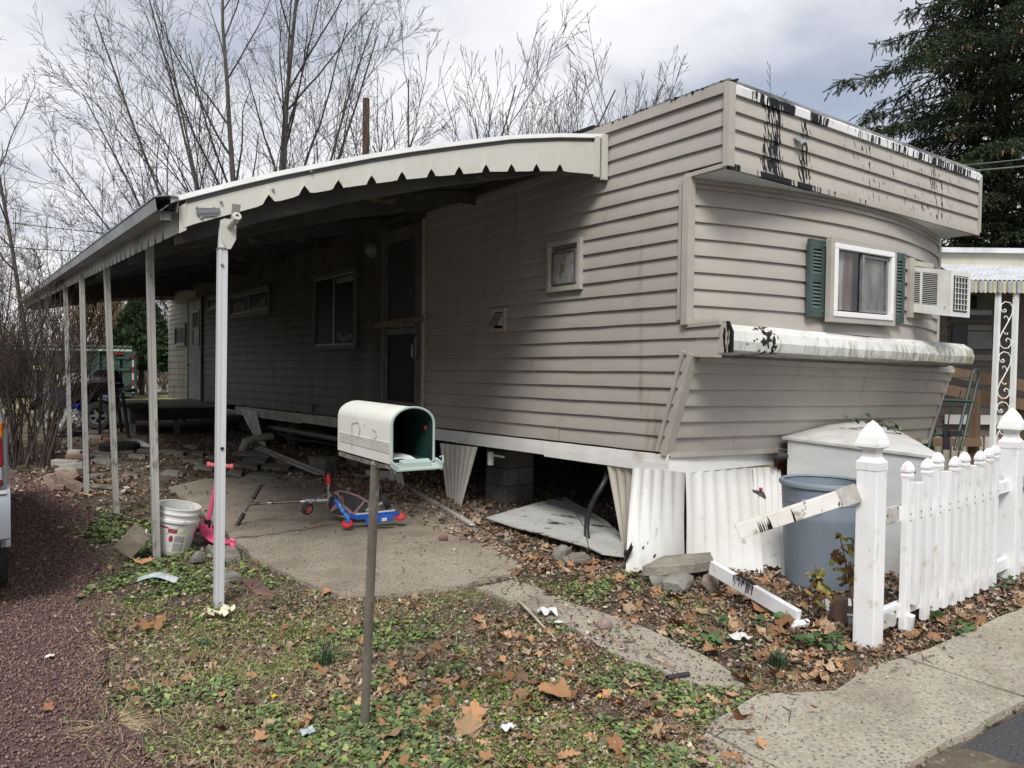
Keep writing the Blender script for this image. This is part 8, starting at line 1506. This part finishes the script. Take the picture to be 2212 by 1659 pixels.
def d_green(x, y):
    d = 0.75 * blob(x, y, 1.35, 3.7, 0.7, 0.7) + 0.5 * blob(x, y, 1.1, 5.2, 0.45, 0.9) + 0.55 * blob(x, y, 1.7, 3.0, 0.8, 0.6) + 0.5 * blob(x, y, 1.6, 2.2, 0.9, 0.5) + 0.35 * blob(x, y, 2.4, 2.6, 0.5, 0.4) + 0.45 * blob(x, y, 3.55, 4.05, 0.4, 0.22) + 0.25 * blob(x, y, 3.5, 3.3, 0.5, 0.4) + 0.3 * blob(x, y, 1.0, 7.6, 0.35, 0.8) + 0.25 * blob(x, y, 2.5, 4.3, 0.6, 0.15)
    n = 0.62 * vnoise(x, y, 3.4, 21) + 0.38 * vnoise(x, y, 9.0, 22); d = d * np.clip((n - 0.33) * 5, 0.03, 1)
    for P in (PATIO, WALK): d = np.where(in_poly(x, y, P), 0, d)
    d = np.where(in_poly(x, y, SIDEW) & (x > 2.3), 0, d); d = np.where(in_poly(x, y, GRAVEL), d * 0.12, d); return np.where(y < 1.5, 0, d)
def stuff(name, label, cat, T, x, y, z, rot, sc, col, material):
    V, F, Cc = scatter(T, np.stack([x, y, z], -1), rot, sc, col); return tag(fast_mesh(name, V, F, material, Cc), label, cat, None, 'stuff')
m_scat = mat('litter_colours', (0.1, 0.1, 0.1), 0.8, attr='Col', spec=0.2, col2=(0.6, 0.56, 0.52), scale=70, lo=0.35, hi=0.6)
m_greens = mat('weed_colours', (0.1, 0.1, 0.1), 0.6, attr='Col', spec=0.25)
# gravel
rs_ = np.random.RandomState(1); GT = []
for k in range(5):
    v = np.array([[1, 0, 0], [-1, 0, 0], [0, 1, 0], [0, -1, 0], [0, 0, 1], [0, 0, -0.6], [.65, .65, .35], [-.6, .6, -.3]], float); v = v[:6] + rs_.uniform(-0.33, 0.33, (6, 3)); f = np.array([(0, 2, 4), (2, 1, 4), (1, 3, 4), (3, 0, 4), (2, 0, 5), (1, 2, 5), (3, 1, 5), (0, 3, 5)]); GT.append((v, f))
def d_gr(x, y): return np.where(in_poly(x + 0.05 * (vnoise(x, y, 6, 3) - .5), y, GRAVEL), 1.0, 0.0) * np.clip(5.0 / np.maximum(np.hypot(x, y), 3), 0, 1) ** 1.5
x, y = sample(120000, -2.2, 1.0, 1.5, 11, d_gr, rs_); n = len(x)
base_c = np.array([[0.25, 0.155, 0.132], [0.19, 0.12, 0.105], [0.31, 0.205, 0.175], [0.15, 0.10, 0.09], [0.38, 0.29, 0.25]])[rs_.choice(5, n, p=[.36, .28, .2, .11, .05])] * rs_.uniform(0.8, 1.2, (n, 1))
far_ = np.clip(np.hypot(x, y) / 5.5, 1, 1.8)
stuff('gravel', 'crushed reddish purple gravel covering the driveway', 'gravel', GT, x, y, 0.018 + rs_.uniform(0, 0.008, n), rs_.uniform(0, 6.28, (n, 3)), np.stack([rs_.uniform(0.005, 0.011, n) * far_, rs_.uniform(0.004, 0.009, n) * far_, rs_.uniform(0.003, 0.006, n) * far_], -1), base_c, m_scat)
x, y = sample(9000, 0.5, 1.6, 2.0, 9, lambda x, y: blob(x, y, 0.62, y, 0.22, 9), rs_); n = len(x)
stuff('gravel', 'stray gravel thinning out into the grass', 'gravel', GT, x, y, gh(x, y) + 0.004, rs_.uniform(0, 6.28, (n, 3)), rs_.uniform(0.005, 0.011, n), base_c[rs_.randint(0, len(base_c), n)], m_scat)
# soil crumbs, chips and twigs
x, y = sample(60000, 0.4, 7.5, 1.6, 16, lambda x, y: np.where(in_poly(x, y, GRAVEL) | (in_poly(x, y, PATIO)) | (in_poly(x, y, SIDEW) & (x > 2.45)), 0.012, 0.75) * np.clip(4.0 / np.maximum(np.hypot(x, y), 3), 0, 1), rs_); n = len(x); fz = np.clip(np.hypot(x, y) / 4.5, 1, 2.4)
cc = np.array([[0.07, 0.05, 0.036], [0.12, 0.09, 0.065], [0.20, 0.16, 0.11], [0.035, 0.028, 0.022], [0.30, 0.26, 0.2]])[rs_.choice(5, n, p=[.34, .28, .17, .16, .05])] * rs_.uniform(.8, 1.2, (n, 1))
stuff('soil_crumbs', 'crumbs of soil and bark chips over the yard', 'soil', GT, x, y, gh(x, y) + 0.001, rs_.uniform(0, 6.28, (n, 3)), np.stack([rs_.uniform(0.003, 0.013, n) * fz, rs_.uniform(0.002, 0.007, n) * fz, rs_.uniform(0.002, 0.005, n) * fz], -1), cc, m_scat)
# dead thatch and straw
BL = []
for k in range(4):
    q = np.array([[-.02, 0, 0], [.02, 0, 0], [.03 + .1 * k / 3, .5, .10 + .05 * k], [-.01 + .1 * k / 3, .5, .10 + .05 * k], [.05 + .3 * k / 3, 1, .04]]); BL.append((q, np.array([(0, 1, 2), (0, 2, 3), (3, 2, 4)])))
def d_thatch(x, y):
    d = 0.9 * blob(x, y, 0.95, 2.6, 0.5, 0.7) + 0.7 * blob(x, y, 1.7, 3.7, 0.9, 0.5) + 0.6 * blob(x, y, 2.5, 2.2, 0.7, 0.4) + 0.6 * blob(x, y, 2.1, 4.35, 0.9, 0.25) + 0.5 * blob(x, y, 3.4, 2.2, 0.6, 0.16) + 0.6 * blob(x, y, 1.55, 5.6, 0.25, 0.8) + 0.5 * blob(x, y, 0.85, 4.2, 0.4, 1.0)
    bad = in_poly(x, y, PATIO) | in_poly(x, y, WALK) | (in_poly(x, y, SIDEW) & (x > 2.42)) | (y < 1.5); return np.where(bad, 0, d * (0.3 + 0.9 * vnoise(x, y, 4, 33)))
x, y = sample(260000, 0.3, 4.6, 1.5, 7, d_thatch, rs_); n = len(x)
cc = np.array([[0.38, 0.30, 0.19], [0.29, 0.22, 0.135], [0.19, 0.145, 0.09], [0.50, 0.42, 0.28], [0.19, 0.20, 0.085]])[rs_.choice(5, n, p=[.3, .3, .22, .08, .1])] * rs_.uniform(.8, 1.2, (n, 1))
stuff('dead_grass', 'flattened dead grass and thatch in the front yard', 'grass', BL, x, y, gh(x, y) + rs_.uniform(0, .006, n), np.stack([rs_.normal(0.1, .25, n), rs_.normal(0, .35, n), rs_.uniform(0, 6.28, n)], -1), rs_.uniform(.025, .075, n), cc, m_greens)
# ground ivy and small round weeds
WL = []
for k in range(4):
    a = np.arange(8) / 8 * 6.283; r = 1 + 0.10 * np.cos(a * 3 + k); r[6] *= 0.45; P = np.concatenate([[[0, 0, -0.12]], np.stack([np.cos(a) * r, np.sin(a) * r, 0.14 * np.cos(2 * a + k) + 0.05], -1)]); WL.append((P, np.array([(0, i + 1, (i + 1) % 8 + 1) for i in range(8)])))
x, y = sample(340000, 0.3, 4.6, 1.5, 9.5, d_green, rs_); n = len(x); print('ivy', n)
cz = vnoise(x, y, 1.6, 44); big = np.where(cz > 0.5, 1.0, 0.55)
cc = np.array([[0.145, 0.20, 0.075], [0.105, 0.155, 0.065], [0.22, 0.28, 0.09], [0.075, 0.115, 0.055], [0.28, 0.31, 0.115]])[rs_.choice(5, n, p=[.32, .28, .2, .13, .07])] * rs_.uniform(.75, 1.2, (n, 1)); cc = np.where((cz < 0.5)[:, None], cc * np.array([1.25, 1.22, 0.9]), cc)
stuff('ground_ivy', 'low green ground ivy and chickweed patches', 'weeds', WL, x, y, gh(x, y) + rs_.uniform(0.003, 0.03, n) * big, np.stack([rs_.normal(0, .33, n), rs_.normal(0, .33, n), rs_.uniform(0, 6.28, n)], -1), rs_.uniform(0.007, 0.017, n) * big * np.clip(np.hypot(x, y) / 5, 1, 1.5), cc, m_greens)
x, y = sample(220000, 0.4, 4.4, 1.5, 7, lambda x, y: d_green(x, y) * 1.0, rs_); n = len(x)
stuff('short_grass', 'short thin green grass among the ground ivy', 'grass', BL, x, y, gh(x, y), np.stack([rs_.normal(0.7, .35, n), rs_.normal(0, .35, n), rs_.uniform(0, 6.28, n)], -1), rs_.uniform(.02, .05, n), np.array([[0.17, 0.225, 0.07], [0.25, 0.28, 0.10], [0.11, 0.16, 0.055]])[rs_.randint(0, 3, n)] * rs_.uniform(.8, 1.2, (n, 1)), m_greens)
# litter of small broken leaves
SM = []
for k in range(8):
    r0 = np.random.RandomState(100 + k); m2 = 7; a = np.sort(r0.rand(m2)) * 6.283; r = r0.uniform(0.5, 1.0, m2) * np.array([1.0, .55, 1, .6, 1, .7, .9]); P = np.concatenate([[[0, 0, 0]], np.stack([np.cos(a) * r, np.sin(a) * r * .75, r0.uniform(-.1, .45, m2)], -1)]); SM.append((P, np.array([(0, i + 1, (i + 1) % m2 + 1) for i in range(m2)])))
x, y = sample(420000, -1.5, 9.0, 1.0, 17, lambda x, y: np.clip(d_leaf(x, y) * 1.6, 0, 1) * np.clip(5 / np.maximum(np.hypot(x, y), 3), .15, 1), rs_); n = len(x); print('litter', n); fz = np.clip(np.hypot(x, y) / 5.0, 1, 2.0)
LC = np.array([[0.31, 0.205, 0.13], [0.22, 0.145, 0.095], [0.40, 0.31, 0.22], [0.14, 0.09, 0.065], [0.55, 0.48, 0.40], [0.38, 0.29, 0.22], [0.25, 0.19, 0.165]])
cc = LC[rs_.choice(7, n, p=[.17, .18, .17, .15, .11, .12, .1])] * rs_.uniform(.75, 1.2, (n, 1))
stuff('leaf_litter', 'broken brown leaf litter over the yard', 'leaf litter', SM, x, y, gh(x, y) + rs_.uniform(.002, .02, n), np.stack([rs_.normal(0, .4, n), rs_.normal(0, .4, n), rs_.uniform(0, 6.28, n)], -1), rs_.uniform(.010, .028, n) * fz, cc, m_scat)
# whole fallen leaves: plane tree and oak shapes
def oak(seed):
    r0 = np.random.RandomState(seed); L_, R_ = [], []
    for i in range(9):
        t = i / 8; w = (0.42 if i % 2 else 0.15) * math.sin(math.pi * min(.96, .12 + t * .86)) ** .6; L_.append((-w * r0.uniform(.8, 1.2), t * 2 - .9 + (.12 if i % 2 else 0), 0)); R_.append((w * r0.uniform(.8, 1.2), t * 2 - .9 + (.12 if i % 2 else 0), 0))
    mid_ = [(0, t / 8 * 2 - .95, 0) for t in range(9)]; P = np.array(mid_ + L_ + R_); F = []
    for i in range(8): F += [(i, i + 1, 10 + i), (i, 10 + i, 9 + i), (i, 18 + i, 19 + i), (i, 19 + i, i + 1)]
    return P, np.array(F)
r0 = np.random.RandomState(12); BIG = []
for k in range(12): BIG.append(curl_leaf(lobed(5, r0.uniform(.28, .5), jag=.06, seed=k), r0.uniform(-.2, .9), r0.uniform(-.4, .6), r0.uniform(-.5, .5), .22, k))
for k in range(6): BIG.append(curl_leaf(oak(k), r0.uniform(.2, 1.2), r0.uniform(-.1, .3), r0.uniform(-.2, .2), .1, k))
m_leaf = [mat('leaf_tan', (0.42, 0.24, 0.125), 0.75, (0.33, 0.18, 0.09), 25, rnd=.22, spec=.2), mat('leaf_rust', (0.29, 0.155, 0.078), 0.75, (0.20, 0.10, 0.05), 25, rnd=.25, spec=.2), mat('leaf_pale', (0.44, 0.30, 0.18), 0.75, (0.34, 0.21, 0.12), 25, rnd=.2, spec=.2)]
meshes = []
for k, (P, F) in enumerate(BIG):
    me = bpy.data.meshes.new('fallen_leaf'); st = len(P); P2 = np.concatenate([P, [[-.012, -.1, .01], [.012, -.1, .01], [.0, -.75, .10 + .1 * (k % 3)]]]); me.from_pydata(P2.tolist(), [], F.tolist() + [(st, st + 1, st + 2)]); me.polygons.foreach_set('use_smooth', [True] * len(me.polygons))
    for mt in (m_leaf[(k * 7) % 3],): me.materials.append(mt)
    meshes.append(me)
def d_big(x, y): return np.clip(d_leaf(x, y) + 0.25 * blob(x, y, 3.9, 2.9, .7, .5), 0, 1) * np.clip(5 / np.maximum(np.hypot(x, y), 3), .2, 1)
x, y = sample(12500, -1.0, 8.0, 1.4, 12, d_big, rs_); d = np.hypot(x, y); o_ = np.argsort(d + rs_.uniform(0, 2.5, len(x))); x, y = x[o_], y[o_]; print('leaves', len(x))
nI = 283
SP_ = [((1210, 1503), 0.118, 0, 'largest tan sycamore leaf lying flat in the middle of the litter'), ((1022, 1547), 0.075, 3, 'upright tan leaf propped behind another near the bottom centre'), ((1010, 1580), 0.085, 5, 'wide tan leaf right below the upright propped leaf'), ((1690, 1352), 0.10, 1, 'broad tan leaf on the litter before the fallen rail'), ((1650, 1320), 0.085, 4, 'cupped orange leaf above the broad tan leaf'), ((1585, 1283), 0.095, 2, 'spiky orange leaf left of the fallen rail'), ((1545, 1405), 0.080, 6, 'orange leaf on the litter left of the white paper'), ((1612, 1472), 0.085, 7, 'flat tan leaf with holes at the end of the garden path'), ((1770, 1385), 0.065, 8, 'orange leaf by the foot of the nearest fence post'), ((312, 1215), 0.09, 9, 'folded tan leaf at the base of the second carport post'), ((330, 1352), 0.10, 10, 'pale tan leaf heap piece near the left gravel edge'), ((845, 1585), 0.085, 11, 'folded brown leaf right of the mailbox pole foot'), ((1815, 1425), 0.06, 15, 'pinkish oak leaf near the nearest fence post')]
for (px, py), s, mi_, lab in SP_:
    o = bpy.data.objects.new('fallen_leaf', meshes[mi_]); COL.objects.link(o); p = oz(px, py, 0.03); o.location = p; o.scale = (s, s, s); rb = random.Random(px)
    o.rotation_euler = (rb.gauss(0.15, .12), rb.gauss(0, .12), rb.uniform(0, 6.28)) if 'upright' not in lab else (1.15, 0.1, -0.6)
    tag(o, lab, 'leaf', 'fallen leaves')
for k in range(min(nI, len(x))):
    o = bpy.data.objects.new('fallen_leaf', meshes[rs_.randint(0, 18)]); COL.objects.link(o); z = float(gh(x[k:k + 1], y[k:k + 1])[0]); s = rs_.uniform(.026, .060) * (1.15 if x[k] > 3.2 else .85); o.location = (x[k], y[k], z + rs_.uniform(.012, .032)); o.scale = (s, s, s); o.rotation_euler = (rs_.normal(0, .4), rs_.normal(0, .4), rs_.uniform(0, 6.28)); tag(o, 'dry brown fallen leaf lying in the yard litter', 'leaf', 'fallen leaves')
x, y = x[nI:], y[nI:]; n = len(x); cc = np.array([[0.38, 0.22, 0.12], [0.28, 0.165, 0.095], [0.44, 0.33, 0.22], [0.19, 0.125, 0.085]])[rs_.choice(4, n, p=[.25, .25, .3, .2])] * rs_.uniform(.75, 1.15, (n, 1))
stuff('fallen_leaves', 'more dry fallen leaves spread through the yard litter', 'leaves', [b_ for b_ in BIG if len(b_[1]) == len(BIG[0][1])], x, y, gh(x, y) + rs_.uniform(.008, .03, n), np.stack([rs_.normal(0, .4, n), rs_.normal(0, .4, n), rs_.uniform(0, 6.28, n)], -1), rs_.uniform(.022, .055, n) * np.where(x > 3.2, 1.35, 1.0), cc, m_scat)
# tufts
def tuft(name, lab, px, py, n, h, spread, cols, seed, flat=0.0):
    c = oz(px, py, 0.0); rb = np.random.RandomState(seed); pos = np.tile(np.array(c), (n, 1)) + np.c_[rb.normal(0, .018, (n, 2)), np.zeros(n)]; V = []; F = []; Cc = []
    for i in range(n):
        a = rb.rand() * 6.283; l = h * rb.uniform(.5, 1.0); e = spread * rb.uniform(.2, 1); d_ = np.array([math.cos(a) * e + flat * 1.2, math.sin(a) * e - flat * 0.6, (1 - flat) + 0.25 * flat * rb.rand()]); d_ /= np.linalg.norm(d_); s = np.array([-math.sin(a), math.cos(a), 0]) * .0022; p = pos[i]; b_ = len(V); m1_ = p + d_ * l * .55; e1 = p + d_ * l + np.array([math.cos(a), math.sin(a), 0]) * l * .22 - np.array([0, 0, l * .12])
        V += [p - s, p + s, m1_ + s, m1_ - s, e1]; F += [(b_, b_ + 1, b_ + 2), (b_, b_ + 2, b_ + 3), (b_ + 3, b_ + 2, b_ + 4)]; k = np.array(cols[rb.randint(len(cols))]) * rb.uniform(.8, 1.2); Cc += [k] * 5
    t_ = thing(name, lab, 'grass', c); fast_mesh('blades', np.array(V) - np.array(c), F, m_greens, np.array(Cc), t_); return t_
GR = [(0.05, 0.095, 0.045), (0.035, 0.07, 0.035), (0.08, 0.12, 0.06)]
tuft('grass_tuft', 'dark green tuft of wild onion grass left of the fence post', 1680, 1448, 120, .14, .55, GR, 1); tuft('grass_tuft', 'wispy green onion grass tuft left of the mailbox pole', 705, 1440, 60, .17, .4, GR, 2); tuft('grass_tuft', 'small green grass tuft below the second post', 440, 1395, 50, .06, .8, GR, 3)
ST = [(0.50, 0.40, 0.24), (0.40, 0.31, 0.18), (0.58, 0.48, 0.30)]
tuft('straw_clump', 'large flattened straw clump at the gravel edge', 225, 1570, 260, .20, 2.4, ST, 4, .9); tuft('straw_clump', 'small dry straw clump left of the bare dirt patch', 705, 1492, 60, .08, 1.6, ST, 5, .7); tuft('straw_clump', 'small dry straw clump right of the mailbox pole', 765, 1512, 50, .08, 1.6, ST, 6, .7)
# broad green leaves near the fence foot
BRD = []
for k in range(3): a = np.arange(12) / 12 * 6.283; r = 1 + .05 * np.cos(7 * a); r[9] *= .5; P = np.concatenate([[[0, 0, -.1]], np.stack([np.cos(a) * r, np.sin(a) * r, .12 * np.cos(2 * a + k)], -1)]); BRD.append((P, np.array([(0, i + 1, (i + 1) % 12 + 1) for i in range(12)])))
wp = [(1795, 1400), (1800, 1372), (1782, 1388), (1812, 1392), (1690, 1345), (1745, 1392), (1998, 1318), (2008, 1330), (2080, 1372), (2090, 1362), (2150, 1275), (2165, 1265), (2190, 1255), (2200, 1262), (2180, 1275), (2210, 1240), (1725, 1385), (1640, 1355), (1560, 1350), (1540, 1385)]
for k, (px, py) in enumerate(wp):
    n = 6; c = oz(px, py, .03); rb = np.random.RandomState(k); pos = np.array(c) + np.c_[rb.normal(0, .028, (n, 2)), rb.uniform(0, .05, n)]; col = np.array([[0.07, 0.125, 0.045]]) * rb.uniform(.6, 1.3, (n, 1)) * (np.array([.6, .6, .7]) if px > 2100 else 1); V, F, Cc = scatter(BRD if px < 2100 else [I_ for I_ in IVY], pos, np.c_[rb.normal(.3, .4, n), rb.normal(0, .4, n), rb.uniform(0, 6.28, n)], rb.uniform(.016, .034, n), col)
    t_ = thing('broadleaf_weed', 'small green broadleaf weed in the leaves by the fence', 'weed', c, 'green weeds by the fence'); fast_mesh('leaves', V - np.array(c), F, m_greens, Cc, t_)
# far lawn blades are left to the material; a few twigs on the ground near by
rb = random.Random(9); W = Wood()
for k in range(140):
    xx, yy = rb.uniform(.8, 4.6), rb.uniform(1.9, 7); 
    if in_poly(np.array([xx]), np.array([yy]), PATIO)[0] and rb.random() < .9: continue
    a = rb.random() * 6.28; l = rb.uniform(.05, .28); z = .03; W.tube([(xx, yy, z), (xx + math.cos(a) * l * .5, yy + math.sin(a) * l * .5, z + .012), (xx + math.cos(a + .3) * l, yy + math.sin(a + .3) * l, z)], [.0028, .0024, .0016], 4)
tag(W.build('fallen_twigs', m_rtwig, None, (0, 0, 0)), 'thin brown twigs scattered over the yard', 'twigs', None, 'stuff')
